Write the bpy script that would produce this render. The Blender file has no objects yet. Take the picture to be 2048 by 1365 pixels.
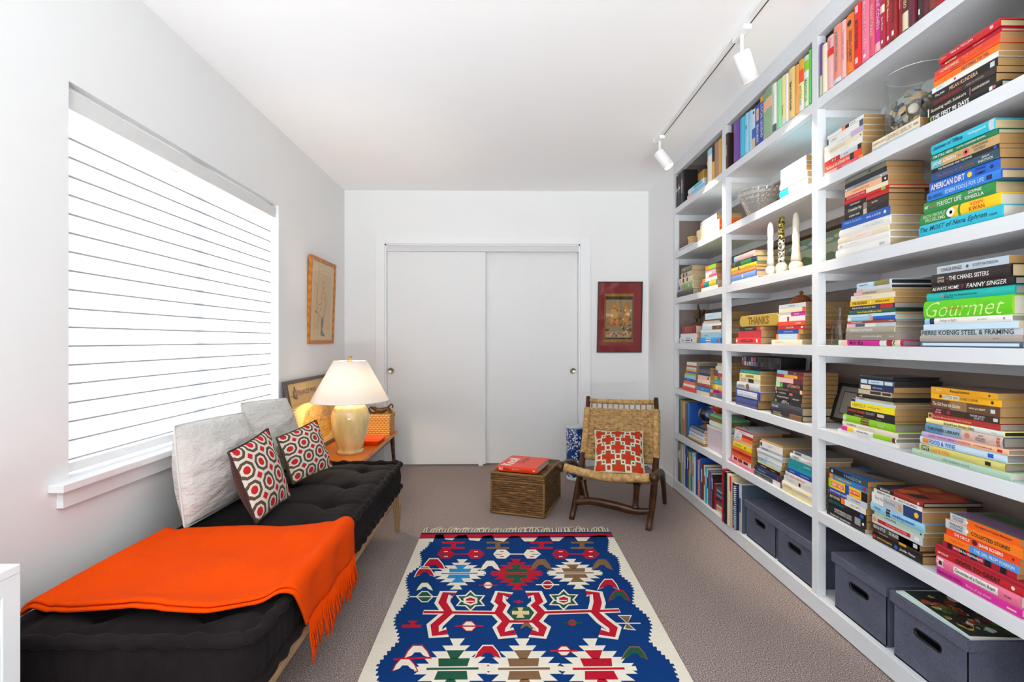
import bpy, bmesh, math, random
from mathutils import Vector, Matrix
random.seed(7)
PI = math.pi
scene = bpy.context.scene
COL = scene.collection

# ------------------------------------------------------------------ camera
F = 1000.0                      # focal length in pixels of the 2048 wide frame
YAW, HORIZON, CAMZ = 0.014, 681.0, 1.157
cam = bpy.data.cameras.new('camera'); cam.sensor_width = 36.0; cam.lens = 36.0*F/2048.0
cam.shift_y = -1.5/2048.0; cam.clip_start = 0.02
camo = bpy.data.objects.new('camera', cam); COL.objects.link(camo)
camo.location = (0, 0, CAMZ); camo.rotation_euler = (PI/2, 0, -YAW)
scene.camera = camo

# ------------------------------------------------------------------ room sizes (metres)
XL, XR = -1.467, 1.322          # left wall, right wall / bookcase front
YB, YF = 4.59, -2.6             # far wall, wall behind the camera
HC = 2.529                      # ceiling
WY0, WY1, WZ0, WZ1 = 1.702, 3.26, 0.69, 2.03   # left window opening
XBACK = 1.61                    # back of the bookcase niche
NY0, NY1 = 1.13, 3.90          # bookcase niche along the wall

# ------------------------------------------------------------------ light
w = bpy.data.worlds.new('world'); scene.world = w; w.use_nodes = True
bg = w.node_tree.nodes['Background']; bg.inputs[0].default_value = (0.93, 0.97, 1.0, 1); bg.inputs[1].default_value = 1.0

def area_light(name, loc, rot, sx, sy, power, color):
    l = bpy.data.lights.new(name, 'AREA'); l.shape = 'RECTANGLE'; l.size = sx; l.size_y = sy
    l.energy = power; l.color = color
    o = bpy.data.objects.new(name, l); COL.objects.link(o); o.location = loc; o.rotation_euler = rot
    return o
# daylight outside the left window, then a fill light added behind the unseen rear opening
area_light('window_daylight', (XL-0.55, (WY0+WY1)/2, 1.45), (0, -PI/2, 0), 1.7, 1.9, 112, (0.96, 0.98, 1.0))
area_light('rear_fill_light', (-0.1, YF-0.25, 1.40), (PI/2, 0, 0), 2.4, 2.2, 25, (0.97, 0.985, 1.0))
# unseen fill light added outside the rear opening to brighten the ceiling
area_light('ceiling_fill_light', (-0.1, YF-1.7, 0.0), (math.radians(176), 0, 0), 3.6, 2.9, 1700, (0.90, 0.965, 0.99))

scene.view_settings.view_transform = 'Standard'; scene.view_settings.look = 'None'
scene.view_settings.gamma = 1.0; scene.view_settings.use_curve_mapping = False
scene.view_settings.exposure = -0.19
scene.cycles.use_denoising = True
scene.cycles.max_bounces = 10; scene.cycles.diffuse_bounces = 7; scene.cycles.transparent_max_bounces = 12
scene.cycles.caustics_reflective = False; scene.cycles.caustics_refractive = False
scene.cycles.sample_clamp_indirect = 6.0

# ------------------------------------------------------------------ measuring helpers: a photo pixel seen on a real plane
def ray(px, py):
    a = (px-1024.0)/F; b = (HORIZON-py)/F
    c, s = math.cos(YAW), math.sin(YAW)
    return Vector((a*c+s, c-a*s, b))
def on_x(px, py, X):
    d = ray(px, py); return d*(X/d.x)+Vector((0, 0, CAMZ))
def on_y(px, py, Y):
    d = ray(px, py); return d*(Y/d.y)+Vector((0, 0, CAMZ))
def on_z(px, py, Z):
    d = ray(px, py); return d*((Z-CAMZ)/d.z)+Vector((0, 0, CAMZ))

# ------------------------------------------------------------------ colours and materials
def lin(h):
    if not isinstance(h, str): return tuple(h[:3])
    h = h.lstrip('#'); out = []
    for i in (0, 2, 4):
        c = int(h[i:i+2], 16)/255.0
        out.append(c/12.92 if c <= 0.04045 else ((c+0.055)/1.055)**2.4)
    return tuple(out)

class NT:
    """tiny node tree writer"""
    def __init__(s, name, rough=0.6, spec=0.3):
        s.m = bpy.data.materials.new(name); s.m.use_nodes = True
        s.t = s.m.node_tree; s.b = s.t.nodes['Principled BSDF']; s.out = s.t.nodes['Material Output']
        s.b.inputs['Roughness'].default_value = rough; s.b.inputs['Specular IOR Level'].default_value = spec
    def n(s, typ, **kw):
        o = s.t.nodes.new(typ)
        for k, v in kw.items(): setattr(o, k, v)
        return o
    def link(s, a, b): s.t.links.new(a, b)
    def put(s, sock, v):
        if isinstance(v, bpy.types.NodeSocket): s.link(v, sock)
        else: sock.default_value = v
    def m_(s, op, a, b=0.0, c=0.0):
        o = s.n('ShaderNodeMath', operation=op); s.put(o.inputs[0], a); s.put(o.inputs[1], b); s.put(o.inputs[2], c)
        return o.outputs[0]
    def mix(s, f, a, b):
        o = s.n('ShaderNodeMix', data_type='RGBA'); s.put(o.inputs[0], f)
        for i, v in ((6, a), (7, b)):
            s.put(o.inputs[i], v if isinstance(v, bpy.types.NodeSocket) else (*lin(v), 1))
        return o.outputs[2]
    def coord(s, kind='Object', scale=(1, 1, 1)):
        tc = s.n('ShaderNodeTexCoord'); mp = s.n('ShaderNodeMapping'); mp.inputs['Scale'].default_value = scale
        s.link(tc.outputs[kind], mp.inputs[0]); return mp.outputs[0]
    def noise(s, vec, scale, detail=3.0, rough=0.55):
        o = s.n('ShaderNodeTexNoise'); s.link(vec, o.inputs['Vector'])
        o.inputs['Scale'].default_value = scale; o.inputs['Detail'].default_value = detail; o.inputs['Roughness'].default_value = rough
        return o.outputs[0]
    def wave(s, vec, scale, dist=0.0, axis='X', detail=2.0, dscale=1.0):
        o = s.n('ShaderNodeTexWave', wave_type='BANDS', bands_direction=axis); s.link(vec, o.inputs['Vector'])
        o.inputs['Scale'].default_value = scale; o.inputs['Distortion'].default_value = dist
        o.inputs['Detail'].default_value = detail; o.inputs['Detail Scale'].default_value = dscale
        return o.outputs[1]
    def ramp(s, f, stops):
        o = s.n('ShaderNodeValToRGB'); s.put(o.inputs[0], f); e = o.color_ramp.elements
        while len(e) < len(stops): e.new(0.5)
        for x, (p, c) in zip(e, stops): x.position = p; x.color = (*lin(c), 1)
        return o.outputs[0]
    def bump(s, h, strength=0.3, dist=0.002):
        o = s.n('ShaderNodeBump'); o.inputs['Strength'].default_value = strength; o.inputs['Distance'].default_value = dist
        s.link(h, o.inputs['Height']); s.link(o.outputs[0], s.b.inputs['Normal'])
    def col(s, v): s.put(s.b.inputs['Base Color'], v if isinstance(v, bpy.types.NodeSocket) else (*lin(v), 1))

MATS = {}
def plain(name, c, rough=0.6, spec=0.3, metal=0.0, var=0.06, scale=30.0, bump=0.0):
    """solid colour with a little procedural unevenness"""
    if name in MATS: return MATS[name]
    t = NT(name, rough, spec); v = t.coord(); f = t.noise(v, scale)
    k = lin(c); t.col(t.mix(f, tuple(x*(1-var) for x in k), tuple(min(1, x*(1+var)) for x in k)))
    t.b.inputs['Metallic'].default_value = metal
    if bump: t.bump(f, bump)
    MATS[name] = t.m; return t.m

def glass_mat(name, tint=(1, 1, 1), rough=0.0):
    if name in MATS: return MATS[name]
    t = NT(name); g = t.n('ShaderNodeBsdfGlossy'); g.inputs[1].default_value = rough
    tr = t.n('ShaderNodeBsdfTransparent'); tr.inputs[0].default_value = (*tint, 1)
    lw = t.n('ShaderNodeLayerWeight'); lw.inputs[0].default_value = 0.5
    fr = t.m_('ADD', 0.035, t.m_('MULTIPLY', 0.9, t.m_('POWER', lw.outputs['Facing'], 4.5)))
    mx = t.n('ShaderNodeMixShader'); t.link(fr, mx.inputs[0]); t.link(tr.outputs[0], mx.inputs[1]); t.link(g.outputs[0], mx.inputs[2])
    t.link(mx.outputs[0], t.out.inputs[0]); MATS[name] = t.m; return t.m

def attr_mat(name, rough=0.45, spec=0.35, var=0.05, weave=0.0):
    """colour taken from the mesh's own colour attribute"""
    if name in MATS: return MATS[name]
    t = NT(name, rough, spec); a = t.n('ShaderNodeAttribute', attribute_name='Col'); v = t.coord(); f = t.noise(v, 60.0)
    mm = t.n('ShaderNodeMix', data_type='RGBA', blend_type='MULTIPLY'); mm.inputs[0].default_value = 1.0
    t.link(a.outputs[0], mm.inputs[6]); t.link(t.mix(f, (1-var,)*3, (1.0, 1.0, 1.0)), mm.inputs[7]); t.col(mm.outputs[2])
    if weave: t.bump(t.wave(v, weave, 1.5, 'Y'), 0.5, 0.001)
    MATS[name] = t.m; return t.m

# ------------------------------------------------------------------ objects
ROOTM = {}
def thing(name, label, cat, loc=(0, 0, 0), rotz=0.0, group=None, M=None):
    o = bpy.data.objects.new(name, None); COL.objects.link(o); o.empty_display_size = 0.05
    M = M or (Matrix.Translation(loc) @ Matrix.Rotation(rotz, 4, 'Z'))
    o.matrix_world = M; ROOTM[o.name] = M.copy()
    tag(o, label, cat, group); return o
def tag(o, label=None, cat=None, group=None, kind=None):
    if label: o['label'] = label
    if cat: o['category'] = cat
    if group: o['group'] = group
    if kind: o['kind'] = kind
    return o

class MB:
    """collects faces; build() links them as ONE mesh object"""
    def __init__(s): s.v = []; s.f = []; s.mi = []; s.c = []; s.sm = []; s.uv = None
    def face(s, idx, mi=0, c=None, sm=False): s.f.append(tuple(idx)); s.mi.append(mi); s.c.append(c); s.sm.append(sm)
    def add(s, verts): b = len(s.v); s.v.extend(Vector(p) for p in verts); return b
    def poly(s, pts, mi=0, c=None): b = s.add(pts); s.face(range(b, b+len(pts)), mi, c)
    def box(s, lo, hi, mi=0, c=None, M=None):
        (x0, y0, z0), (x1, y1, z1) = lo, hi
        P = [Vector(p) for p in ((x0, y0, z0), (x1, y0, z0), (x1, y1, z0), (x0, y1, z0), (x0, y0, z1), (x1, y0, z1), (x1, y1, z1), (x0, y1, z1))]
        if M is not None: P = [M @ p for p in P]
        b = s.add(P)
        for q in ((0, 3, 2, 1), (4, 5, 6, 7), (0, 1, 5, 4), (1, 2, 6, 5), (2, 3, 7, 6), (3, 0, 4, 7)): s.face([b+i for i in q], mi, c)
        return s
    def prism(s, pts, ext, mi=0, c=None):
        """planar outline pushed along ext"""
        pts = [Vector(p) for p in pts]; n = len(pts); b = s.add(pts + [p+Vector(ext) for p in pts])
        s.face([b+i for i in reversed(range(n))], mi, c); s.face([b+n+i for i in range(n)], mi, c)
        for i in range(n): j = (i+1) % n; s.face((b+i, b+j, b+n+j, b+n+i), mi, c)
        return s
    def tube(s, path, rad, n=8, mi=0, c=None, cap=True, closed=False, flat=1.0):
        P = [Vector(p) for p in path]; k = len(P); R = rad if isinstance(rad, (list, tuple)) else [rad]*k
        base = []; up = None
        for i in range(k):
            a = P[(i-1) % k] if (closed or i) else P[i]; z = P[(i+1) % k] if (closed or i < k-1) else P[i]
            t = (z-a)
            if t.length < 1e-9: t = Vector((0, 0, 1))
            t.normalize()
            if up is None:
                up = Vector((0, 0, 1)) if abs(t.z) < 0.9 else Vector((1, 0, 0))
            sd = t.cross(up)
            if sd.length < 1e-6: sd = t.orthogonal()
            sd.normalize(); up = sd.cross(t).normalized()
            base.append(s.add([P[i]+(sd*math.cos(2*PI*j/n)+up*math.sin(2*PI*j/n)*flat)*R[i] for j in range(n)]))
        for i in range(k if closed else k-1):
            a, b = base[i], base[(i+1) % k]
            for j in range(n): q = (j+1) % n; s.face((a+j, a+q, b+q, b+j), mi, c, True)
        if cap and not closed:
            s.face([base[0]+j for j in reversed(range(n))], mi, c); s.face([base[-1]+j for j in range(n)], mi, c)
        return s
    def lathe(s, prof, center, n=32, mi=0, c=None, M=None, smooth=True):
        """prof: [(r, z)...] round a vertical axis through center"""
        C = Vector(center); rows = []
        for r, z in prof:
            pts = [Vector((r*math.cos(2*PI*j/n), r*math.sin(2*PI*j/n), z)) for j in range(n)] if r > 1e-6 else [Vector((0, 0, z))]
            if M is not None: pts = [M @ p for p in pts]
            rows.append((s.add([p+C for p in pts]), len(pts)))
        for (a, na), (b, nb) in zip(rows, rows[1:]):
            for j in range(n):
                q = (j+1) % n
                if na == 1 and nb == 1: continue
                if na == 1: s.face((a, b+q, b+j), mi, c, smooth)
                elif nb == 1: s.face((a+j, a+q, b), mi, c, smooth)
                else: s.face((a+j, a+q, b+q, b+j), mi, c, smooth)
        return s
    def ball(s, ctr, rad, n=14, m=8, mi=0, c=None, M=None):
        rx, ry, rz = rad if isinstance(rad, (tuple, list)) else (rad,)*3
        rows = []
        C = Vector(ctr)
        for i in range(m+1):
            th = PI*i/m; k = 1 if i in (0, m) else n
            pts = [Vector((rx*math.sin(th)*math.cos(2*PI*j/n), ry*math.sin(th)*math.sin(2*PI*j/n), -rz*math.cos(th))) for j in range(k)]
            if M is not None: pts = [M @ p for p in pts]
            rows.append((s.add([p+C for p in pts]), k))
        for (a, na), (b, nb) in zip(rows, rows[1:]):
            for j in range(n):
                q = (j+1) % n
                if na == 1: s.face((a, b+q, b+j), mi, c, True)
                elif nb == 1: s.face((a+j, a+q, b), mi, c, True)
                else: s.face((a+j, a+q, b+q, b+j), mi, c, True)
        return s
    def grid(s, fn, nu, nv, mi=0, c=None, uv=False, wrap=False):
        """fn(u, v) -> point for u, v in 0..1"""
        b = s.add([fn(i/nu, j/nv) for j in range(nv+1) for i in range(nu+1)])
        if uv:
            if s.uv is None: s.uv = {}
            for j in range(nv+1):
                for i in range(nu+1): s.uv[b+j*(nu+1)+i] = (i/nu, j/nv)
        for j in range(nv):
            for i in range(nu):
                a = b+j*(nu+1)+i; s.face((a, a+1, a+nu+2, a+nu+1), mi, c, True)
        return s
    def build(s, name, mats, parent=None, label=None, local=False, bevel=0.0, weld=False):
        if not isinstance(mats, (list, tuple)): mats = [mats]
        V = s.v
        if parent is not None and not local:
            I = ROOTM.get(parent.name, Matrix()).inverted(); V = [I @ p for p in V]
        me = bpy.data.meshes.new(name); me.from_pydata([tuple(p) for p in V], [], s.f)
        for m in mats: me.materials.append(m)
        me.polygons.foreach_set('material_index', s.mi); me.polygons.foreach_set('use_smooth', s.sm)
        if any(c is not None for c in s.c):
            at = me.attributes.new('Col', 'FLOAT_COLOR', 'CORNER'); buf = []
            for f, c in zip(s.f, s.c):
                k = lin(c) if c is not None else (0.8, 0.8, 0.8)
                buf.extend([k[0], k[1], k[2], 1.0]*len(f))
            at.data.foreach_set('color', buf)
        if s.uv is not None:
            ul = me.uv_layers.new(name='UVMap'); li = 0
            for f in s.f:
                for vi in f: ul.data[li].uv = s.uv.get(vi, (0.0, 0.0)); li += 1
        me.update()
        o = bpy.data.objects.new(name, me); COL.objects.link(o)
        if parent is not None:
            o.parent = parent
            if parent.name in ROOTM: ROOTM[o.name] = ROOTM[parent.name]
        if weld:
            bm = bmesh.new(); bm.from_mesh(me); bmesh.ops.remove_doubles(bm, verts=bm.verts, dist=1e-5)
            bmesh.ops.recalc_face_normals(bm, faces=bm.faces); bm.to_mesh(me); bm.free()
        if bevel:
            b = o.modifiers.new('soft edges', 'BEVEL'); b.width = bevel; b.segments = 2; b.limit_method = 'ANGLE'; b.angle_limit = math.radians(50)
        if label: o['label'] = label
        return o
def struct(name, mb, mats, bevel=0.0): return tag(mb.build(name, mats, bevel=bevel), kind='structure')
def bx(lo, hi): return MB().box(lo, hi)

def smooth_path(pts, k=6):
    P = [Vector(p) for p in pts]; out = []
    for i in range(len(P)-1):
        p0 = P[max(i-1, 0)]; p1 = P[i]; p2 = P[i+1]; p3 = P[min(i+2, len(P)-1)]
        for j in range(k):
            t = j/k
            out.append(0.5*((2*p1)+(p2-p0)*t+(2*p0-5*p1+4*p2-p3)*t*t+(3*p1-p0-3*p2+p3)*t**3))
    out.append(P[-1]); return out

# ------------------------------------------------------------------ lettering as flat outlines of the built-in font
TXT = {}
def text_shape(s, bold=0.0, shear=0.0):
    """(points in a box of height 1 for a capital, faces, width)"""
    key = (s, bold, shear)
    if key in TXT: return TXT[key]
    cu = bpy.data.curves.new('lettering', 'FONT'); cu.body = s; cu.resolution_u = 2; cu.offset = bold; cu.shear = shear; cu.fill_mode = 'FRONT'
    o = bpy.data.objects.new('lettering', cu); COL.objects.link(o)
    dg = bpy.context.evaluated_depsgraph_get(); me = bpy.data.meshes.new_from_object(o.evaluated_get(dg))
    P = [v.co.copy() for v in me.vertices]; Fs = [tuple(p.vertices) for p in me.polygons]
    bpy.data.objects.remove(o); bpy.data.curves.remove(cu); bpy.data.meshes.remove(me)
    if not P: TXT[key] = ([], [], 1.0); return TXT[key]
    x0 = min(p.x for p in P); x1 = max(p.x for p in P); y0 = min(p.y for p in P); y1 = max(p.y for p in P)
    h = max(y1-y0, 1e-6)
    TXT[key] = ([((p.x-x0)/h, (p.y-y0)/h-0.5) for p in P], Fs, (x1-x0)/h); return TXT[key]
def put_text(mb, s, fn, x0, x1, yc, h, c, mi=0, bold=0.0, shear=0.0, align='L', squeeze=0.55):
    """letters between x0 and x1 with height h about yc; fn(x, y) -> point"""
    P, Fs, wd = text_shape(s, bold, shear)
    if not P: return
    sy = h; sx = h
    if wd*sx > (x1-x0):
        sx = (x1-x0)/wd
        if sx < sy*squeeze: sy = sx/squeeze
    off = x0 if align == 'L' else (x0+x1-wd*sx)/2 if align == 'C' else x1-wd*sx
    b = mb.add([fn(off+p[0]*sx, yc+p[1]*sy) for p in P])
    for f in Fs: mb.face([b+i for i in f], mi, c)

# ================================================================== materials of the room
wall_m = plain('wall_paint', (0.805, 0.81, 0.81), 0.75, 0.2, var=0.012, scale=6)
ceil_m = plain('ceiling_paint', (0.945, 0.945, 0.945), 0.8, 0.15, var=0.01, scale=5)
trim_m = plain('trim_paint', (0.82, 0.83, 0.84), 0.4, 0.35, var=0.01, scale=8)
door_m = plain('door_paint', (0.765, 0.77, 0.772), 0.5, 0.3, var=0.02, scale=40)
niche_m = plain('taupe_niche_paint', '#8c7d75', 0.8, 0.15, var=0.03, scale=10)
def carpet():
    t = NT('taupe_loop_carpet', 0.95, 0.1); v = t.coord(scale=(1, 1, 1)); f = t.noise(v, 240, 2, 0.8); g = t.noise(v, 14, 3)
    c = t.ramp(f, [(0.36, '#4b4039'), (0.5, '#9c8b86'), (0.64, '#e0d0ca')])
    t.col(t.mix(t.m_('MULTIPLY', g, 0.25), c, '#897b75')); t.bump(f, 0.9, 0.008); return t.m
floor_m = carpet()

# ================================================================== the setting
T = 0.12
struct('floor', bx((XL-T, YF-T, -0.1), (XBACK+0.2, YB+T, 0)), floor_m)
struct('ceiling', bx((XL-T, YF-T, HC), (XBACK+0.2, YB+T, HC+0.1)), ceil_m)
def wall_with_hole(name, horiz, fixed, thick, a0, a1, h0, h1, z1):
    """slab along Y (horiz 'Y') or X with one opening"""
    mb = MB()
    def part(p0, p1, q0, q1):
        if p1-p0 < 1e-4 or q1-q0 < 1e-4: return
        lo, hi = ((fixed, p0, q0), (fixed+thick, p1, q1)) if horiz == 'Y' else ((p0, fixed, q0), (p1, fixed+thick, q1))
        mb.box(tuple(min(a, b) for a, b in zip(lo, hi)), tuple(max(a, b) for a, b in zip(lo, hi)))
    part(a0, h0[0], 0, z1); part(h0[1], a1, 0, z1); part(h0[0], h0[1], 0, h1[0]); part(h0[0], h0[1], h1[1], z1)
    return struct(name, mb, wall_m)
wall_with_hole('wall_left', 'Y', XL, -T, YF, YB, (WY0, WY1), (WZ0-0.02, WZ1), HC)
# far wall with the closet opening (closet behind the sliding doors)
DX0, DX1, DZ = on_y(770, 700, YB).x, on_y(1160, 700, YB).x, on_y(1000, 489, YB).z
wall_with_hole('wall_far', 'X', YB, T, XL-T, XBACK+0.2, (DX0, DX1), (0.0, DZ), HC)
struct('wall_closet', bx((DX0-0.1, YB+0.62, 0), (DX1+0.1, YB+0.66, HC)), wall_m)
RX0, RX1, RZ0, RZ1 = -1.25, 1.05, 0.12, 2.38  # rear opening, added so the fill lights reach the room
wall_with_hole('wall_near', 'X', YF, -T, XL-T, XBACK+0.2, (RX0, RX1), (RZ0, RZ1), HC)
struct('wall_right', bx((XR, NY1, 0), (XR+0.4, YB, HC)).box((XR, YF, 0), (XR+0.4, NY0, HC)), wall_m)
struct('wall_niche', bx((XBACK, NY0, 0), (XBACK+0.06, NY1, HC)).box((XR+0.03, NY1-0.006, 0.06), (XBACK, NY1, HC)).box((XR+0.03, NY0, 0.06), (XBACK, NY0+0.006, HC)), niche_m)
# corner seam line beside the right wall
struct('baseboard_right', bx((XR-0.012, NY1+0.002, 0), (XR, YB, 0.085)), trim_m, 0.003)
struct('baseboard_far', bx((XL, YB-0.012, 0), (on_y(752, 700, YB).x, YB, 0.085)).box((on_y(1181, 700, YB).x, YB-0.012, 0), (XR-0.012, YB, 0.085)), trim_m, 0.003)
struct('baseboard_left', bx((XL, YF, 0), (XL+0.012, YB-0.012, 0.085)), trim_m, 0.003)

# ---- closet sliding doors, far wall
cz, co = 0.018, 0.02
CX0, CX1, CZ = on_y(752, 700, YB).x, on_y(1181, 700, YB).x, on_y(1000, 474, YB).z
fr = struct('door_1', bx((CX0, YB-cz, 0), (DX0, YB, CZ)).box((DX1, YB-cz, 0), (CX1, YB, CZ)).box((DX0, YB-cz, DZ), (DX1, YB, CZ)), trim_m, 0.003)
MB().box((DX0+0.001, YB+0.012, on_y(1000, 503, YB).z), (DX1-0.001, YB+0.03, DZ)).build('track_fascia', plain('fascia_paint', (0.66, 0.66, 0.66), 0.5), fr)
MB().box((DX0, YB, 0), (DX0+0.012, YB+T, DZ)).box((DX1-0.012, YB, 0), (DX1, YB+T, DZ)).box((DX0, YB, DZ-0.012), (DX1, YB+T, DZ)).build('jamb', trim_m, fr)
steel = plain('brushed_steel', '#b9b6ae', 0.28, 0.5, 1.0, 0.08)
def sliding(name, x0, x1, y, pull_px):
    d = MB().box((x0, y, 0.012), (x1, y+0.033, DZ-0.02)).build(name, door_m, bevel=0.002); tag(d, kind='structure')
    c = on_y(pull_px, 742, y); R = Matrix.Rotation(PI/2, 4, 'X')
    MB().lathe([(0, 0.0005), (0.020, 0.0012), (0.024, 0.006), (0.029, 0.006), (0.031, 0.0)], (c.x, y, c.z), 24, M=R).build('recessed_pull', steel, d)
    return d
mid = on_y(971, 700, YB).x
sliding('door_2', DX0+0.013, mid, YB+0.032, 782)
sliding('door_3', mid-0.03, DX1-0.013, YB+0.072, 1146)
MB().box((on_y(957, 0+930, YB+.03).x, YB+0.02, 0.0), (on_y(966, 930, YB+.03).x, YB+0.031, 0.045)).build('floor_guide', trim_m, fr)

# ---- left window: frame, panes, sill, apron
wd = struct('window_1', bx((XL-T, WY0, WZ0), (XL-0.075, WY0+0.04, WZ1)).box((XL-T, WY1-0.04, WZ0), (XL-0.075, WY1, WZ1))
            .box((XL-T, WY0, WZ1-0.04), (XL-0.075, WY1, WZ1)).box((XL-T, WY0, WZ0), (XL-0.075, WY1, WZ0+0.05))
            .box((XL-T, 2.45, WZ0), (XL-0.08, 2.53, WZ1)), trim_m)
MB().box((XL-0.104, WY0+0.04, WZ0+0.05), (XL-0.100, WY1-0.04, WZ1-0.04)).build('window_glass', glass_mat('window_glass'), wd)
struct('sill_left', bx((XL-0.074, WY0+0.0005, WZ0-0.02), (XL-0.0005, WY1-0.0005, WZ0)).box((XL, 1.625, WZ0-0.025), (XL+0.05, WY1+0.06, WZ0)), trim_m, 0.002)
struct('trim_1', bx((XL, 1.655, WZ0-0.085), (XL+0.022, WY1+0.03, WZ0-0.025)), trim_m, 0.002)

# ---- added window frame, unseen behind the camera, for the fill lights
rw = struct('added_rear_window', bx((RX0, YF-T, RZ0), (RX0+0.05, YF-0.04, RZ1)).box((RX1-0.05, YF-T, RZ0), (RX1, YF-0.04, RZ1)).box((RX0, YF-T, RZ1-0.05), (RX1, YF-0.04, RZ1)).box((RX0, YF-T, RZ0), (RX1, YF-0.04, RZ0+0.05)), trim_m)

# ---- the slatted blind
slat_t = NT('white_translucent_slat', 0.5, 0.3)
slat_t.col((0.86, 0.87, 0.88)); _tr = slat_t.n('ShaderNodeBsdfTranslucent'); _tr.inputs[0].default_value = (0.9, 0.92, 0.94, 1)
_mx = slat_t.n('ShaderNodeMixShader'); _mx.inputs[0].default_value = 0.5
slat_t.link(slat_t.b.outputs[0], _mx.inputs[1]); slat_t.link(_tr.outputs[0], _mx.inputs[2]); slat_t.link(_mx.outputs[0], slat_t.out.inputs[0])
slat_m = slat_t.m
slat_shade_edge = plain('slat_shade_strip', (0.42, 0.43, 0.45), 0.6, var=0.01)  # grey lower edge, paints the thin shadow line below each slat
BX = XL-0.035
bl = thing('window_blind', 'closed white slatted blind filling the window above the daybed', 'blind', (BX, (WY0+WY1)/2, WZ0+0.02))
by0, by1 = WY0+0.008, WY1-0.035
MB().box((BX-0.02, by0-0.004, 1.945), (BX+0.022, by1+0.022, 2.012)).build('valance', plain('valance_white', (0.70, 0.70, 0.69), 0.5), bl, bevel=0.002)
zs = 1.925; pitch = (1.860-0.752)/17
for i in range(18):
    zc = 1.860+0.031-i*pitch
    mb = MB(); n = 5
    def pr(q, side):
        a = (q-0.5)*0.072; bow = 0.0045*(1-(2*q-1)**2)
        return (BX-0.006+0.011*(0.5-q)+bow+(0.0014 if side else -0.0014), zc+a)
    outl = [pr(k/n, 0) for k in range(n+1)]+[pr(k/n, 1) for k in reversed(range(n+1))]
    mb.prism([(x, by0, z) for x, z in outl], (0, by1-by0, 0)); xe, ze = pr(0, 1)
    mb.box((xe-0.0032, by0-0.0006, ze-0.0046), (xe+0.0008, by1+0.0006, ze+0.0010), 1); mb.build('slat', [slat_m, slat_shade_edge], bl)
MB().box((BX-0.014, by0, 0.705), (BX+0.014, by1, 0.737)).build('bottom_rail', plain('blind_rail', (0.84, 0.84, 0.85), 0.4), bl, bevel=0.004)
for yy in (1.98, 2.45, 2.95):
    MB().tube([(BX-0.018, yy, 0.72), (BX-0.018, yy, 1.95)], 0.0012, 5).build('ladder_cord', trim_m, bl)

# ================================================================== track light on the ceiling
white_metal = plain('white_metal', (0.82, 0.82, 0.82), 0.35, 0.4, var=0.01)
glow = NT('lit_lamp_face'); glow.b.inputs['Emission Color'].default_value = (1, 0.93, 0.83, 1); glow.b.inputs['Emission Strength'].default_value = 9.0; glow = glow.m
dark_slot = plain('dark_slot', '#4a4038', 0.7)
TX = 1.035
tr = thing('light_track', 'white track rail on the ceiling in front of the bookcase', 'track light', (TX, 2.2, HC))
MB().box((TX-0.017, 0.55, HC-0.019), (TX+0.017, 3.40, HC)).build('rail', white_metal, tr, bevel=0.002)
MB().box((TX+0.009, 0.56, HC-0.0194), (TX+0.0145, 3.39, HC-0.0188)).build('conductor_slot', dark_slot, tr)
MB().box((TX-0.02, 3.395, HC-0.022), (TX+0.02, 3.43, HC)).build('end_cap', white_metal, tr)
def spot(y, label, power, aim):
    hx, hz = TX, HC-0.02
    s = thing('spot_light', label, 'spot light', (hx, y, hz), group='white spot heads on the ceiling track')
    MB().box((hx-0.018, y-0.055, hz-0.022), (hx+0.018, y+0.055, hz)).build('track_adapter', white_metal, s, bevel=0.003)
    piv = Vector((hx, y, hz-0.105)); d = (Vector(aim)-piv).normalized()
    MB().lathe([(0.016, -0.005), (0.016, 0.0), (0.0085, 0.004), (0.0085, 0.095)], (hx, y, hz-0.11), 14).build('stem', white_metal, s)
    q = d.to_track_quat('-Z', 'Y').to_matrix().to_4x4(); top = piv+Vector((0, 0, 0.0))
    R, L = 0.036, 0.115
    MB().lathe([(0, 0.012), (R*0.96, 0.012), (R, 0.008), (R, -L), (R*0.88, -L), (R*0.88, -L+0.012)], top, 28, M=q).build('lamp_housing', white_metal, s)
    MB().lathe([(0, -L+0.011), (R*0.88, -L+0.011)], top, 28, M=q).build('lamp_face', glow, s)
    l = bpy.data.lights.new('spot_beam', 'SPOT'); l.energy = power; l.spot_size = math.radians(62); l.spot_blend = 0.45; l.color = (1, 0.86, 0.68); l.shadow_soft_size = 0.03
    lo = bpy.data.objects.new('spot_beam', l); COL.objects.link(lo); lo.location = top+d*(L+0.012); lo.rotation_euler = d.to_track_quat('-Z', 'Y').to_euler()
spot(3.33, 'white spot head at the far end of the ceiling track', 60, (1.45, 3.05, 1.62))
spot(2.17, 'white spot head midway on the ceiling track, nearest to camera', 70, (1.45, 2.35, 1.55))

# ================================================================== daybed
wood_pale = None
def wood(name, c0, c1, scale=6.0, axis='X', rough=0.4, stretch=(1, 1, 1)):
    t = NT(name, rough, 0.35); v = t.coord(scale=stretch); f = t.wave(v, scale, 5.0, axis, 3, 1.5)
    t.col(t.mix(f, c0, c1)); return t.m
wood_pale = wood('pale_oak', '#8a6b48', '#b0906a', 5, 'X', 0.5, (6, 0.6, 6))
def cloth(name, c0, c1, scale=180, rough=0.95, bump=0.25, sheen=0.1):
    t = NT(name, rough, 0.1); t.b.inputs['Sheen Weight'].default_value = sheen; v = t.coord(); f = t.noise(v, scale, 2); g = t.noise(v, 9, 4)
    t.col(t.mix(t.m_('ADD', t.m_('MULTIPLY', f, 0.5), t.m_('MULTIPLY', g, 0.5)), c0, c1)); t.bump(f, bump, 0.001); return t.m
charcoal = cloth('charcoal_canvas', '#0b090a', '#272020', 180, 0.95, 0.25, 0.02)
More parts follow.
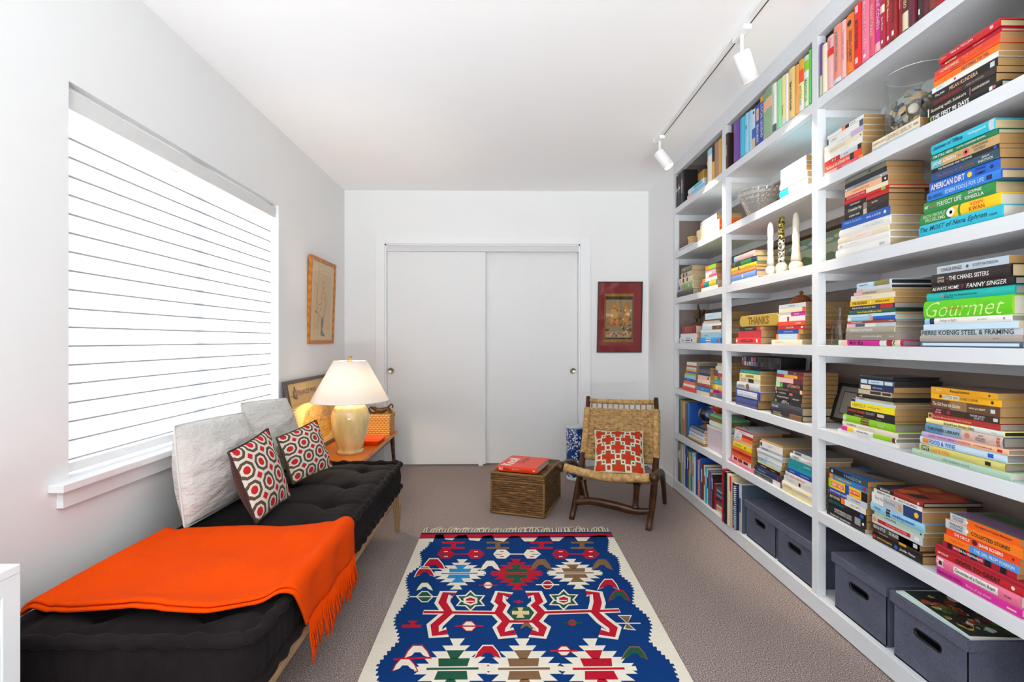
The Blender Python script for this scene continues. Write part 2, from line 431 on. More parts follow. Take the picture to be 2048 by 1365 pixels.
MX0, MX1, MY0, MY1, MZ0, MZ1 = -1.302, -0.630, 1.262, 3.10, 0.245, 0.402
db = thing('daybed', 'low wooden daybed with black tufted futon mattress under the window', 'daybed', ((MX0+MX1)/2, (MY0+MY1)/2, 0))
MB().box((MX1-0.045, MY0+0.02, 0.205), (MX1-0.008, MY1-0.06, 0.248)).build('side_rail', wood_pale, db, bevel=0.004)
MB().box((MX0+0.01, MY0+0.02, 0.205), (MX0+0.045, MY1-0.06, 0.248)).build('side_rail', wood_pale, db, bevel=0.004)
for yy in (MY0+0.02, MY1-0.10): MB().box((MX0+0.045, yy, 0.205), (MX1-0.045, yy+0.035, 0.245)).build('end_rail', wood_pale, db, bevel=0.003)
for k in range(9):
    yy = MY0+0.12+k*0.19; MB().box((MX0+0.02, yy, 0.232), (MX1-0.03, yy+0.07, 0.2445)).build('slat', wood_pale, db)
def dleg(x, y, sx, sy):
    mb = MB(); a, b = 0.022, 0.013
    x2, y2 = x+sx*0.0, y+sy*0.012
    top = [(x-a, y-0.034, 0.245), (x+a, y-0.034, 0.245), (x+a, y+0.034, 0.245), (x-a, y+0.034, 0.245)]
    bot = [(x2-b, y2-b, 0), (x2+b, y2-b, 0), (x2+b, y2+b, 0), (x2-b, y2+b, 0)]
    i = mb.add(bot+top)
    for q in ((3, 2, 1, 0), (4, 5, 6, 7), (0, 1, 5, 4), (1, 2, 6, 5), (2, 3, 7, 6), (3, 0, 4, 7)): mb.face([i+k for k in q])
    mb.build('leg', wood_pale, db, bevel=0.004)
for x in (MX0+0.03, MX1-0.026):
    for y, s in ((MY0+0.06, -1), (MY1-0.06, 1)): dleg(x, y, 0, s)
tufts = [(MX0+(MX1-MX0)*q_, MY0+(MY1-MY0)*(j+0.5)/6.0) for q_ in (0.28, 0.72) for j in range(6)]
def mtop(x, y):
    u = (x-MX0)/(MX1-MX0); v = (y-MY0)/(MY1-MY0)
    e = min(u, 1-u)*(MX1-MX0); g = min(v, 1-v)*(MY1-MY0); d = min(e, g)
    z = MZ1+0.010-0.012*math.exp(-((d-0.035)/0.02)**2)
    for tx, ty in tufts:
        r2 = (x-tx)**2+((y-ty)*0.95)**2
        z -= 0.036*math.exp(-r2/(2*0.026**2))+0.016*math.exp(-r2/(2*0.085**2))
    for tx in sorted({t[0] for t in tufts}):
        for ty in sorted({t[1] for t in tufts}):
            pass
    # creases running between neighbouring tufts
    for tx in sorted({t[0] for t in tufts}): z -= 0.005*math.exp(-((x-tx)/0.012)**2)
    for ty in sorted({t[1] for t in tufts}): z -= 0.009*math.exp(-((y-ty)/0.016)**2)
    z += 0.0022*math.sin(y*95+5*x)*math.exp(-e/0.10)+0.0018*math.sin(x*105+4*y)*math.exp(-g/0.10)+0.003*math.sin(x*19+y*7)*math.sin(y*16)
    return z
mb = MB()
ins = 0.016
mb.grid(lambda u, v: Vector((MX0+ins+u*(MX1-MX0-2*ins), MY0+ins+v*(MY1-MY0-2*ins), mtop(MX0+ins+u*(MX1-MX0-2*ins), MY0+ins+v*(MY1-MY0-2*ins)))), 70, 150)
def loop_pt(s, off=0.0):
    """point on the mattress outline, s in 0..1"""
    Lx, Ly = MX1-MX0, MY1-MY0; per = 2*(Lx+Ly); d = (s % 1.0)*per; r = 0.05
    if d < Ly: p = Vector((MX1, MY0+d, 0)); n = Vector((1, 0, 0))
    elif d < Ly+Lx: p = Vector((MX1-(d-Ly), MY1, 0)); n = Vector((0, 1, 0))
    elif d < 2*Ly+Lx: p = Vector((MX0, MY1-(d-Ly-Lx), 0)); n = Vector((-1, 0, 0))
    else: p = Vector((MX0+(d-2*Ly-Lx), MY0, 0)); n = Vector((0, -1, 0))
    cx = min(max(p.x, MX0+r), MX1-r); cy = min(max(p.y, MY0+r), MY1-r); q = Vector((cx, cy, 0)); dv = p-q
    if dv.length > r: p = q+dv.normalized()*r
    return p+n*off, n
def side(u, v):
    p, n = loop_pt(u); bulge = 0.010*math.sin(PI*v); pl = 0.004*math.sin(u*2*PI*110)*math.sin(PI*v)
    return p+n*(-0.016+bulge+pl)+Vector((0, 0, MZ0+0.012+v*(MZ1-MZ0-0.024)))
mb.grid(side, 440, 6)
mb.grid(lambda u, v: Vector((MX0+ins+u*(MX1-MX0-2*ins), MY1-ins-v*(MY1-MY0-2*ins), MZ0+0.006)), 4, 4)
mat_o = mb.build('mattress', charcoal, db)
for zc in (MZ1-0.004, MZ0+0.018):
    N = 340; path = [loop_pt(i/N, -0.010)[0]+Vector((0, 0, zc+0.0022*math.sin(i*0.9))) for i in range(N)]
    rad = [0.0165+0.0026*math.sin(i*2*PI*62/N)+0.0012*math.sin(i*1.7) for i in range(N)]
    MB().tube(path, rad, 9, closed=True).build('rolled_edge', charcoal, mat_o)

# ------------------------------------------------------------------ orange throw with fringe
orange = cloth('orange_wool', '#d23c00', '#e64c00', 150, 1.0, 0.45, 0.0)
th = thing('throw_blanket', 'bright orange fringed wool throw spread across the near half of the daybed', 'blanket', (-1.0, 1.7, MZ1))
def throw_pt(u, v, lift=0.0, shrink=0.0):
    """u from the wall to the hanging front hem, v from near edge to far edge"""
    yn = 1.375+0.150*max(0, (u-0.62))/0.38+0.018*math.sin(u*7+0.5)-0.02*math.exp(-((u-0.35)/0.2)**2)+shrink; yf = 1.915+0.115*u+0.008*math.sin(u*9)
    y = yn+(yf-yn)*v; s = u*1.0                       # metres across
    xa, xb = MX0-0.016, MX1+0.022; flat = xb-xa; tot = flat+0.135; d = u*tot
    r = 0.03
    if d < flat-r: x = xa+d; z = max(mtop(min(max(x, MX0+.02), MX1-.02), y), MZ1-0.004, MZ1+0.026*math.exp(-(min(x-MX0, MX1-x)/0.035)**2)); z += (MZ1+0.026-z)*max(0.0, 1-(flat-r-d)/0.05)**2
    else:
        q = d-(flat-r)
        if q < r*PI/2: a = q/r; x = xb-r+r*math.sin(a); z = MZ1+0.026-r+r*math.cos(a)
        else: x = xb+0.004*math.sin(y*30); z = MZ1+0.026-r-(q-r*PI/2)
    wave = 0.007*math.sin(y*23+x*5)*math.sin(u*PI)+0.006*math.sin(x*17-y*9)
    if d < 0.06: z -= 9.0*(0.06-d)**2
    hump = 0.022*math.exp(-((u-0.45)/0.22)**2)*math.exp(-(v/0.10)**2)
    return Vector((x, y, z+0.008+lift+((wave*0.5+0.007)*min(1, (flat-r-d)/0.05)+hump if d < flat-r else 0)))
for nm, lift, shr in (('top_layer', 0.012, 0.0), ('under_layer', 0.002, -0.012)):
    mb = MB(); mb.grid(lambda u, v: throw_pt(u, v, lift, shr), 70, 40); o = mb.build(nm, orange, th)
    so = o.modifiers.new('thickness', 'SOLIDIFY'); so.thickness = 0.007; so.offset = 0.0
fr_m = cloth('orange_fringe', '#d23a00', '#e64a00', 90, 1.0, 0.2, 0.0)
for i in range(72):
    v = 0.004+i/71*0.99; p = throw_pt(1.0, v, 0.004)+Vector((0.005, 0, 0)); rr = random.Random(i)
    L = 0.110+rr.uniform(-0.02, 0.025); sx, sy = rr.uniform(0.0, 0.014), rr.uniform(-0.012, 0.012)
    MB().tube([p+Vector((0, 0, 0.004)), p+Vector((0.003, sy*0.3, -L*0.4)), p+Vector((sx, sy*0.7, -L*0.75)), p+Vector((sx, sy, -L))], [0.0024, 0.0022, 0.0022, 0.0014], 5).build('tassel', fr_m, th)

# ================================================================== pillows
def pillow_geo(TL, TR, BR, BL, front, back, nu=26, pinch=0.06, crease=0.0, seed=1, puff=0.5):
    TL, TR, BR, BL = (Vector(p) for p in (TL, TR, BR, BL)); nrm = (TR-TL).cross(BL-TL).normalized()*-1
    ctr = (TL+TR+BR+BL)/4
    def P(u, v, side):
        # edges bow inwards a little between the corners
        a = TL.lerp(TR, u); b = BL.lerp(BR, u); p = b.lerp(a, v)
        e = pinch*(math.sin(PI*u)*(1-math.sin(PI*v))+math.sin(PI*v)*(1-math.sin(PI*u)))
        p = p.lerp(ctr, e*0.9)
        h = (math.sin(PI*u)*math.sin(PI*v))**puff if 0 < u < 1 and 0 < v < 1 else 0.0
        k = crease*(math.sin(u*13+seed+v*5)*0.5+math.sin(v*21+seed*2-u*4)*0.35+math.sin((u+v)*31+seed)*0.2)*math.sin(PI*u)*math.sin(PI*v)
        return p+nrm*(front*h+k if side else -back*h-k*0.5)
    return P
def pillow(name, label, TL, TR, BR, BL, front, back, m_front, m_back, cat='cushion', group=None, pinch=0.06, crease=0.0, piping=None, seed=1, n=30, puff=0.5):
    base = (Vector(BL)+Vector(BR))/2
    t = thing(name, label, cat, base, group=group); P = pillow_geo(TL, TR, BR, BL, front, back, n, pinch, crease, seed, puff)
    mb = MB(); mb.grid(lambda u, v: P(u, v, True), n, n, uv=True); mb.build('front_panel', m_front, t)
    mb = MB(); mb.grid(lambda u, v: P(1-u, v, False), n, n, uv=True); mb.build('back_panel', m_back, t)
    if piping:
        edge = [P(i/n, 0, True) for i in range(n)]+[P(1, i/n, True) for i in range(n)]+[P(1-i/n, 1, True) for i in range(n)]+[P(0, 1-i/n, True) for i in range(n)]
        MB().tube(edge, 0.0045, 6, closed=True).build('piping', piping, t)
    return t
linen = cloth('white_cotton', '#c9c6c2', '#dedbd6', 120, 0.95, 0.2)
def wrinkled():
    t = NT('wrinkled_white_cotton', 0.95, 0.1); v = t.coord(scale=(1.0, 0.6, 1.6)); f = t.noise(v, 13, 4, .6); g = t.noise(t.coord(), 160, 2)
    t.col(t.mix(g, '#c4c0bb', '#d9d6d1')); t.bump(f, 0.75, 0.035); return t.m
wrinkle_linen = wrinkled()
def octagons(name, n=4.0):
    t = NT(name, 0.95, 0.1); uvn = t.n('ShaderNodeUVMap'); sp = t.n('ShaderNodeSeparateXYZ'); t.link(uvn.outputs[0], sp.inputs[0])
    U = t.m_('MULTIPLY', sp.outputs[0], n); V = t.m_('MULTIPLY', sp.outputs[1], n)
    def cell(off):
        a = t.m_('ABSOLUTE', t.m_('SUBTRACT', t.m_('FRACT', t.m_('ADD', U, off)), 0.5)); b = t.m_('ABSOLUTE', t.m_('SUBTRACT', t.m_('FRACT', t.m_('ADD', V, off)), 0.5))
        return a, b
    a, b = cell(0.15); s = t.m_('ADD', a, b); d = t.m_('MAXIMUM', t.m_('MAXIMUM', a, b), t.m_('MULTIPLY', s, 0.7071))
    a2, b2 = cell(0.65); dd = t.m_('ADD', a2, b2)
    red, wh, br = '#c4121c', '#d9d3c9', '#5a4630'
    c = t.mix(t.m_('LESS_THAN', d, 0.43), wh, br); c = t.mix(t.m_('LESS_THAN', d, 0.29), c, wh); c = t.mix(t.m_('LESS_THAN', d, 0.185), c, red)
    c = t.mix(t.m_('LESS_THAN', dd, 0.19), c, red)
    v = t.coord('Object'); f = t.noise(v, 350, 2); t.col(t.mix(t.m_('MULTIPLY', f, 0.25), c, '#6f6358')); t.bump(f, 0.4, 0.001); return t.m
oct_m = octagons('octagon_print_linen', 3.5)
brown_velvet = cloth('brown_velvet', '#3a1f1c', '#5c3630', 120, 0.8, 0.15)
olive_velvet = cloth('olive_velvet', '#4d3d20', '#6d5a30', 120, 0.8, 0.15)
pillow('throw_pillow', 'plain white cotton pillow with piping, standing behind the brown-backed octagon pillow', (-1.315, 2.005, 0.815), (-1.335, 2.575, 0.785), (-1.225, 2.52, 0.432), (-1.235, 1.945, 0.432), 0.100, 0.105,
       wrinkle_linen, wrinkle_linen, 'pillow', 'white pillows against the window wall', -0.02, 0.016, linen, 1, 44, 0.5)
pillow('throw_pillow', 'plain white cotton pillow farther along the daybed, nearest the leaning city map', (-1.365, 2.60, 0.830), (-1.335, 3.075, 0.800), (-1.235, 3.06, 0.432), (-1.255, 2.58, 0.432), 0.090, 0.095,
       wrinkle_linen, wrinkle_linen, 'pillow', 'white pillows against the window wall', -0.02, 0.016, linen, 4, 44, 0.5)
pillow('printed_pillow', 'red and brown octagon print pillow with dark brown velvet back', (-1.115, 2.030, 0.705), (-1.115, 2.365, 0.742), (-0.985, 2.315, 0.440), (-0.985, 1.992, 0.430), 0.045, 0.085,
       oct_m, brown_velvet, 'pillow', 'octagon print pillows', 0.05, 0.004, plain('brown_cord', '#3d2623', 0.8), 2)
pillow('printed_pillow', 'red and brown octagon print pillow with olive back, nearer the lamp', (-1.175, 2.585, 0.655), (-1.105, 2.945, 0.690), (-0.975, 2.845, 0.438), (-1.065, 2.525, 0.434), 0.045, 0.075,
       oct_m, olive_velvet, 'pillow', 'octagon print pillows', 0.05, 0.004, plain('olive_cord', '#4b3d22', 0.8), 3)

# ================================================================== side table, lamp and what stands there
teak = wood('orange_teak', '#bd5a0e', '#dc7c22', 4, 'X', 0.3, (10, 1.0, 1))
walnut = wood('dark_walnut', '#3b1d10', '#5c3220', 6, 'Z', 0.35, (4, 4, 1))
TZ = 0.362
tb = thing('side_table', 'low orange teak side table between the daybed and the closet', 'table', (-1.19, 3.8, 0))
MB().box((-1.445, 3.20, TZ-0.026), (-0.943, 4.405, TZ)).build('tabletop', teak, tb, bevel=0.004)
MB().box((-1.40, 3.26, TZ-0.075), (-0.985, 4.34, TZ-0.027)).build('apron', walnut, tb, bevel=0.002)
MB().box((-1.39, 3.28, 0.10), (-0.99, 4.32, 0.115)).build('lower_shelf', walnut, tb)
for x in (-1.41, -0.98):
    for y in (3.25, 4.35):
        MB().tube([(x, y, TZ-0.028), (x+(0.02 if x > -1.2 else -0.01), y+(0.02 if y > 4 else -0.02), 0)], [0.02, 0.012], 12).build('leg', walnut, tb)
def lamp():
    cx, cy = -1.097, 3.56; L = thing('table_lamp', 'cream ceramic table lamp with white cone shade on the teak table', 'lamp', (cx, cy, TZ))
    cer = NT('cream_glazed_ceramic', 0.12, 0.6); cer.b.inputs['Coat Weight'].default_value = 0.6; v = cer.coord(scale=(1, 1, 0.25)); cer.col(cer.ramp(cer.noise(v, 14, 3), [(0.35, '#c9ad6c'), (0.7, '#e3cf96')])); cer = cer.m
    MB().lathe([(0, 0), (0.088, 0), (0.092, 0.004), (0.092, 0.020), (0.088, 0.025), (0, 0.025)], (cx, cy, TZ), 40).build('base_ring', cer, L)
    prof = [(0.0, 0.026), (0.078, 0.026), (0.084, 0.034), (0.094, 0.062), (0.108, 0.11), (0.121, 0.165), (0.128, 0.215), (0.130, 0.25), (0.126, 0.285), (0.113, 0.318), (0.094, 0.338), (0.076, 0.347), (0.070, 0.352), (0.068, 0.380), (0.062, 0.384), (0, 0.384)]
    MB().lathe([tuple(p) for p in smooth_path([(r, z, 0) for r, z in prof], 3) and [(max(0, p.x), p.y) for p in smooth_path([(r, z, 0) for r, z in prof], 3)]], (cx, cy, TZ), 48).build('ceramic_body', cer, L)
    brass = plain('polished_brass', '#c79a3c', 0.25, 0.5, 1.0, 0.05)
    MB().tube([(cx, cy, TZ+0.384), (cx, cy, TZ+0.47)], 0.012, 12).build('stem', brass, L)
    # harp: wire loop carrying the shade
    harp = smooth_path([(cx-0.012, cy, TZ+0.42), (cx-0.05, cy, TZ+0.50), (cx-0.04, cy, TZ+0.60), (cx, cy, 1.018), (cx+0.04, cy, TZ+0.60), (cx+0.05, cy, TZ+0.50), (cx+0.012, cy, TZ+0.42)], 5)
    MB().tube(harp, 0.002, 6).build('harp', brass, L)
    sh = NT('white_lamp_shade', 0.9, 0.1); sh.col((0.85, 0.83, 0.8)); tl = sh.n('ShaderNodeBsdfTranslucent'); tl.inputs[0].default_value = (0.95, 0.95, 0.95, 1)
    mx = sh.n('ShaderNodeMixShader'); mx.inputs[0].default_value = 0.55; sh.link(sh.b.outputs[0], mx.inputs[1]); sh.link(tl.outputs[0], mx.inputs[2]); sh.link(mx.outputs[0], sh.out.inputs[0])
    z0, z1, r0, r1 = 0.728, 1.012, 0.268, 0.113
    MB().lathe([(r0, z0), (r1, z1), (r1-0.002, z1), (r0-0.002, z0), (r0, z0)], (cx, cy, 0), 64).build('lamp_shade', sh.m, L)
    for r, z in ((r0-0.001, z0+0.003), (r1-0.001, z1-0.003)):
        MB().tube([(cx+r*math.cos(2*PI*i/64), cy+r*math.sin(2*PI*i/64), z) for i in range(64)], 0.0035, 6, closed=True).build('shade_rim', plain('shade_trim', (0.8, 0.78, 0.75), 0.8), L)
    mb = MB()
    for a in (0, 2*PI/3, 4*PI/3): mb.tube([(cx, cy, z1-0.003), (cx+(r1-.002)*math.cos(a), cy+(r1-.002)*math.sin(a), z1-0.003)], 0.0018, 5)
    mb.build('spider', brass, L)
    MB().lathe([(0, 0), (0.012, 0.002), (0.006, 0.010), (0.012, 0.016), (0.013, 0.024), (0.008, 0.030), (0, 0.032)], (cx, cy, 1.012), 16).build('finial', brass, L)
    eb = NT('lit_bulb'); eb.b.inputs['Emission Color'].default_value = (1, 0.80, 0.55, 1); eb.b.inputs['Emission Strength'].default_value = 30.0
    MB().ball((cx, cy, 0.875), (0.028, 0.028, 0.036), 14, 8).build('bulb', eb.m, L)
    pl = bpy.data.lights.new('bulb_light', 'POINT'); pl.energy = 24; pl.color = (1, 0.80, 0.56); pl.shadow_soft_size = 0.045
    po = bpy.data.objects.new('bulb_light', pl); COL.objects.link(po); po.location = (cx, cy-0.0, 0.83)
lamp()

# leaning framed city plan
def framed(name, label, cat, TLc, ux, uy, W, H, fw, depth, frame_m, art_fn, glass=True, group=None):
    """picture in a plane: TLc top-left corner of the frame's face, ux to the right, uy downwards"""
    ux, uy = Vector(ux).normalized(), Vector(uy).normalized(); nz = uy.cross(ux)
    nz = nz if True else nz
    O = Vector(TLc); n = ux.cross(uy)*-1
    def P(x, y, z=0.0): return O+ux*x+uy*y+n*z          # z towards the viewer
    t = thing(name, label, cat, P(W/2, H, -depth), group=group)
    mb = MB()
    for a, b, c, d in ((0, 0, W, fw), (0, H-fw, W, H), (0, fw, fw, H-fw), (W-fw, fw, W, H-fw)):
        mb.prism([P(a, b), P(c, b), P(c, d), P(a, d)], n*-depth)
    mb.build('frame', frame_m, t, weld=False)
    mb = MB(); mb.poly([P(fw*0.8, fw*0.8, -depth), P(fw*0.8, H-fw*0.8, -depth), P(W-fw*0.8, H-fw*0.8, -depth), P(W-fw*0.8, fw*0.8, -depth)]); mb.build('backing_board', plain('backing_brown', '#4d3b2a', 0.9), t)
    art = MB(); art_fn(art, P, -depth*0.45); art.build('picture', attr_mat('printed_paper', 0.8, 0.2), t)
    if glass:
        g = MB(); z = -depth*0.25; g.poly([P(fw*.9, fw*.9, z), P(fw*.9, H-fw*.9, z), P(W-fw*.9, H-fw*.9, z), P(W-fw*.9, fw*.9, z)]); g.build('glass', glass_mat('picture_glass'), t)
    return t
def rect(mb, P, a, b, c, d, z, col): mb.poly([P(a, b, z), P(a, d, z), P(c, d, z), P(c, b, z)], 0, col)
def blob(mb, P, cx, cy, rx, ry, z, col, seed=0, n=18, j=0.15):
    r = random.Random(seed); mb.poly([P(cx+rx*math.cos(-2*PI*i/n)*(1+r.uniform(-j, j)), cy+ry*math.sin(-2*PI*i/n)*(1+r.uniform(-j, j)), z) for i in range(n)], 0, col)
def pen(mb, P, pts, wd, z, col):
    Q = [Vector((x, y, 0)) for x, y in pts]
    if len(Q) > 2: Q = smooth_path(Q, 5)
    L, R = [], []
    for i, p in enumerate(Q):
        d = (Q[min(i+1, len(Q)-1)]-Q[max(i-1, 0)]); d = d.normalized() if d.length > 1e-9 else Vector((1, 0, 0)); nn = Vector((-d.y, d.x, 0))*wd/2
        L.append(P(p.x+nn.x, p.y+nn.y, z)); R.append(P(p.x-nn.x, p.y-nn.y, z))
    b = mb.add(L+R); k = len(Q)
    for i in range(k-1): mb.face((b+i, b+i+1, b+k+i+1, b+k+i), 0, col)
PW, PH = 0.92, 0.528
def paris(mb, P, z):
    W, H = PW, PH; rect(mb, P, 0.02, 0.02, W-0.02, H-0.02, z, '#d9b878')
    rect(mb, P, 0.035, 0.165, W-0.035, H-0.03, z+0.0006, '#cfa95f'); rect(mb, P, 0.05, 0.18, W-0.05, H-0.045, z+0.001, '#d6b56e')
    e = z+0.0015
    # crest
    for x, y, rx, ry, c in ((0.135, 0.098, 0.026, 0.034, '#5b3c1e'), (0.135, 0.098, 0.018, 0.026, '#b98f4e'), (0.135, 0.056, 0.012, 0.011, '#5b3c1e')): blob(mb, P, x, y, rx, ry, e, c, 3); e += 0.0003
    for s in (-1, 1): pen(mb, P, [(0.135+s*0.03, 0.07), (0.135+s*0.037, 0.1), (0.135+s*0.02, 0.135)], 0.006, e, '#6b4a25')
    put_text(mb, 'PLAN DE PARIS', lambda x, y: P(x, 0.095-y, e), 0.19, 0.60, 0, 0.034, '#6b4a25', bold=0.01)
    put_text(mb, '1:20.000', lambda x, y: P(x, 0.107-y, e), 0.055, 0.098, 0, 0.012, '#6b4a25')
    r = random.Random(5); e += 0.0003
    blob(mb, P, 0.46, 0.335, 0.30, 0.135, e, '#b98c3e', 1, 30, 0.05); e += 0.0003
    for i in range(150):
        a, q = r.uniform(0, 2*PI), math.sqrt(r.random()); x, y = 0.46+0.29*q*math.cos(a), 0.335+0.128*q*math.sin(a)
        blob(mb, P, x, y, r.uniform(0.004, 0.018), r.uniform(0.003, 0.012), e+i*2e-6, r.choice(['#a87c30', '#c79c4b', '#8f7a3a', '#b56f36', '#d3ad60', '#7d6a34']), i, 6, 0.3)
    for i in range(46):
        a = r.uniform(0, 2*PI); x, y = 0.46+r.uniform(-.2, .2), 0.335+r.uniform(-.08, .08); l = r.uniform(0.02, 0.13)
        pen(mb, P, [(x, y), (x+l*math.cos(a), y+l*math.sin(a)*0.6)], 0.0016, e+0.0006, '#6e4f22')
    pen(mb, P, [(0.14, 0.40), (0.3, 0.36), (0.42, 0.40), (0.5, 0.33), (0.62, 0.30), (0.78, 0.36)], 0.008, e+0.0007, '#7f8a6a')
    for x, h in ((0.075, 0.2), (0.84, 0.2)):
        for k in range(14): rect(mb, P, x-0.018, 0.2+k*0.019, x+0.018, 0.2+k*0.019+0.008, e, '#a88549')
tl = Vector((-1.455, 3.285, 0.887)); dn = Vector((0.095, 0, -0.505))
dark_frame = wood('dark_grained_frame', '#3a2f28', '#5b4c40', 9, 'X', 0.5, (3, 3, 12))
framed('framed_map', 'framed brown plan of Paris leaning on the wall behind the lamp', 'picture', tl+Vector((0.02, 0, 0)), (0, 1, 0), dn, PW, PH, 0.024, 0.022, dark_frame, paris)

# woven lidded box, monkeys, tray
def wicker(name, c0, c1, c2, sv=60.0, sh=120.0, rough=0.6, bump=0.8, streak=0.0):
    t = NT(name, rough, 0.3); v = t.coord(); sp = t.n('ShaderNodeSeparateXYZ'); t.link(v, sp.inputs[0])
    xy = t.m_('ADD', sp.outputs[0], sp.outputs[1]); row = t.m_('FLOOR', t.m_('MULTIPLY', sp.outputs[2], sv))
    fz = t.m_('ABSOLUTE', t.m_('SUBTRACT', t.m_('FRACT', t.m_('MULTIPLY', sp.outputs[2], sv)), 0.5))
    fx = t.m_('ABSOLUTE', t.m_('SUBTRACT', t.m_('FRACT', t.m_('ADD', t.m_('MULTIPLY', xy, sh), t.m_('MULTIPLY', row, 0.5))), 0.5))
    h = t.m_('SUBTRACT', 1.0, t.m_('MAXIMUM', t.m_('MULTIPLY', fz, 1.6), t.m_('MULTIPLY', fx, 1.2)))
    st = t.coord(scale=(1, 1, 12)); f = t.noise(st, 7, 3); s2 = t.noise(t.coord(scale=(1, 1, 9)), 16, 3, .7); hh = t.m_('ADD', t.m_('MULTIPLY', h, 0.17 if streak else 0.85), t.m_('MULTIPLY', f, 0.3 if streak else 0.22))
    if streak: hh = t.m_('ADD', hh, t.m_('MULTIPLY', s2, .72*streak))
    c = t.ramp(hh, [(0.34 if not streak else .42, c0), (0.55 if not streak else .62, c1), (0.82 if not streak else .86, c2)])
    t.col(c); t.bump(h, bump, 0.003); return t.m
woven = wicker('golden_woven_straw', '#8a4a10', '#d1923f', '#f0c078', 62, 34)
wb = thing('woven_box', 'lidded golden woven straw box on the far end of the teak table', 'box', (-1.10, 4.275, TZ))
MB().box((-1.255, 4.18, TZ), (-0.962, 4.37, TZ+0.128)).build('body', woven, wb, bevel=0.004)
MB().box((-1.259, 4.176, TZ+0.130), (-0.958, 4.374, TZ+0.172)).build('lid', woven, wb, bevel=0.004)
bronze = plain('brown_bronze', '#6b4a26', 0.35, 0.5, 0.5, 0.25, 60)
BM = 'skin'
def skin_fig(name, chains, mat, parent, levels=1):
    """chains: lists of (point, radius) sharing points by equality; grown with a skin modifier"""
    V = []; E = []; R = []; idx = {}
    I = ROOTM[parent.name].inverted() if parent is not None else Matrix()
    for ch in chains:
        prev = None
        for p, r in ch:
            k = tuple(round(x, 5) for x in p)
            if k not in idx: idx[k] = len(V); V.append(tuple(I @ Vector(p))); R.append(r)
            if prev is not None and prev != idx[k]: E.append((prev, idx[k]))
            prev = idx[k]
    me = bpy.data.meshes.new(name); me.from_pydata(V, E, []); o = bpy.data.objects.new(name, me); COL.objects.link(o); me.materials.append(mat)
    if parent is not None: o.parent = parent
    sk = o.modifiers.new('skin', 'SKIN'); sk.use_smooth_shade = True
    for v, r in zip(me.skin_vertices[0].data, R): v.radius = (r, r)
    me.skin_vertices[0].data[0].use_root = True
    ss = o.modifiers.new('sub', 'SUBSURF'); ss.levels = levels; ss.render_levels = levels
    return o
def monkey(name, label, x, y, z, s, tail=True):
    t = thing(name, label, 'figurine', (x, y, z)); q = lambda a, b, c: (x+a*s, y+b*s, z+c*s)
    pel, ch, nk, hd = q(0.45, 0, 0.22), q(-0.15, 0, 0.26), q(-0.42, 0, 0.36), q(-0.62, 0, 0.50)
    C = [[(pel, 0.264*s), (q(.15, 0, .2), 0.279*s), (ch, 0.295*s), (nk, 0.155*s), (hd, 0.264*s)]]
    for k in (-1, 1):
        C.append([(pel, 0.264*s), (q(.65, k*.18, .40), 0.139*s), (q(.85, k*.2, .12), 0.109*s), (q(1.02, k*.2, .08), 0.093*s)])
        C.append([(ch, 0.295*s), (q(-.25, k*.25, .30), 0.124*s), (q(-.42, k*.3, .10), 0.093*s), (q(-.62, k*.26, .07), 0.085*s)])
    C.append([(pel, 0.264*s), (q(.72, .0, .62), 0.078*s), (q(.92, 0, .80), 0.078*s), (q(1.06, 0, .62), 0.070*s), (q(.98, 0, .42), 0.062*s)])
    skin_fig('body', C, bronze, t, 2)
    MB().ball(q(-0.77, 0, 0.46), (.07*s, .08*s, 0.093*s), 10, 6).build('muzzle', bronze, t)
    for k in (-1, 1): MB().ball(q(-0.60, k*.17, .52), (.03*s, .03*s, 0.078*s), 8, 6).build('ear', bronze, t)
    return t
monkey('monkey_figurine', 'small brown bronze monkey with curled tail lying on the woven box', -1.06, 4.275, TZ+0.1725, 0.100)
monkey('monkey_figurine', 'second brown bronze monkey half hidden behind the lamp shade edge', -1.205, 4.275, TZ+0.1725, 0.072)
lac = plain('orange_lacquer', '#e8520e', 0.2, 0.5, 0, 0.03)
ty = thing('lacquer_tray', 'small orange lacquer tray beside the lamp base', 'tray', (-1.03, 3.92, TZ))
R3 = Matrix.Translation((-1.045, 3.90, TZ)) @ Matrix.Rotation(0.0, 4, 'Z')
mb = MB(); ln = [((-0.10, -0.13), (0.10, -0.13), (0.10, 0.13), (-0.10, 0.13))]
o0 = [R3 @ Vector((x, y, 0.001)) for x, y in ((-.075, -.11), (.075, -.11), (.075, .11), (-.075, .11))]; o1 = [R3 @ Vector((x, y, 0.036)) for x, y in ((-.10, -.135), (.10, -.135), (.10, .135), (-.10, .135))]
i1 = [R3 @ Vector((x, y, 0.036)) for x, y in ((-.094, -.129), (.094, -.129), (.094, .129), (-.094, .129))]; i0 = [R3 @ Vector((x, y, 0.006)) for x, y in ((-.070, -.105), (.070, -.105), (.070, .105), (-.070, .105))]
b = mb.add(o0+o1+i1+i0); mb.face((b+3, b+2, b+1, b))
for r in range(3):
    for k in range(4): q = (k+1) % 4; mb.face((b+r*4+k, b+r*4+q, b+r*4+4+q, b+r*4+4+k))
mb.face((b+12, b+13, b+14, b+15)); mb.build('dish', lac, ty, bevel=0.003)
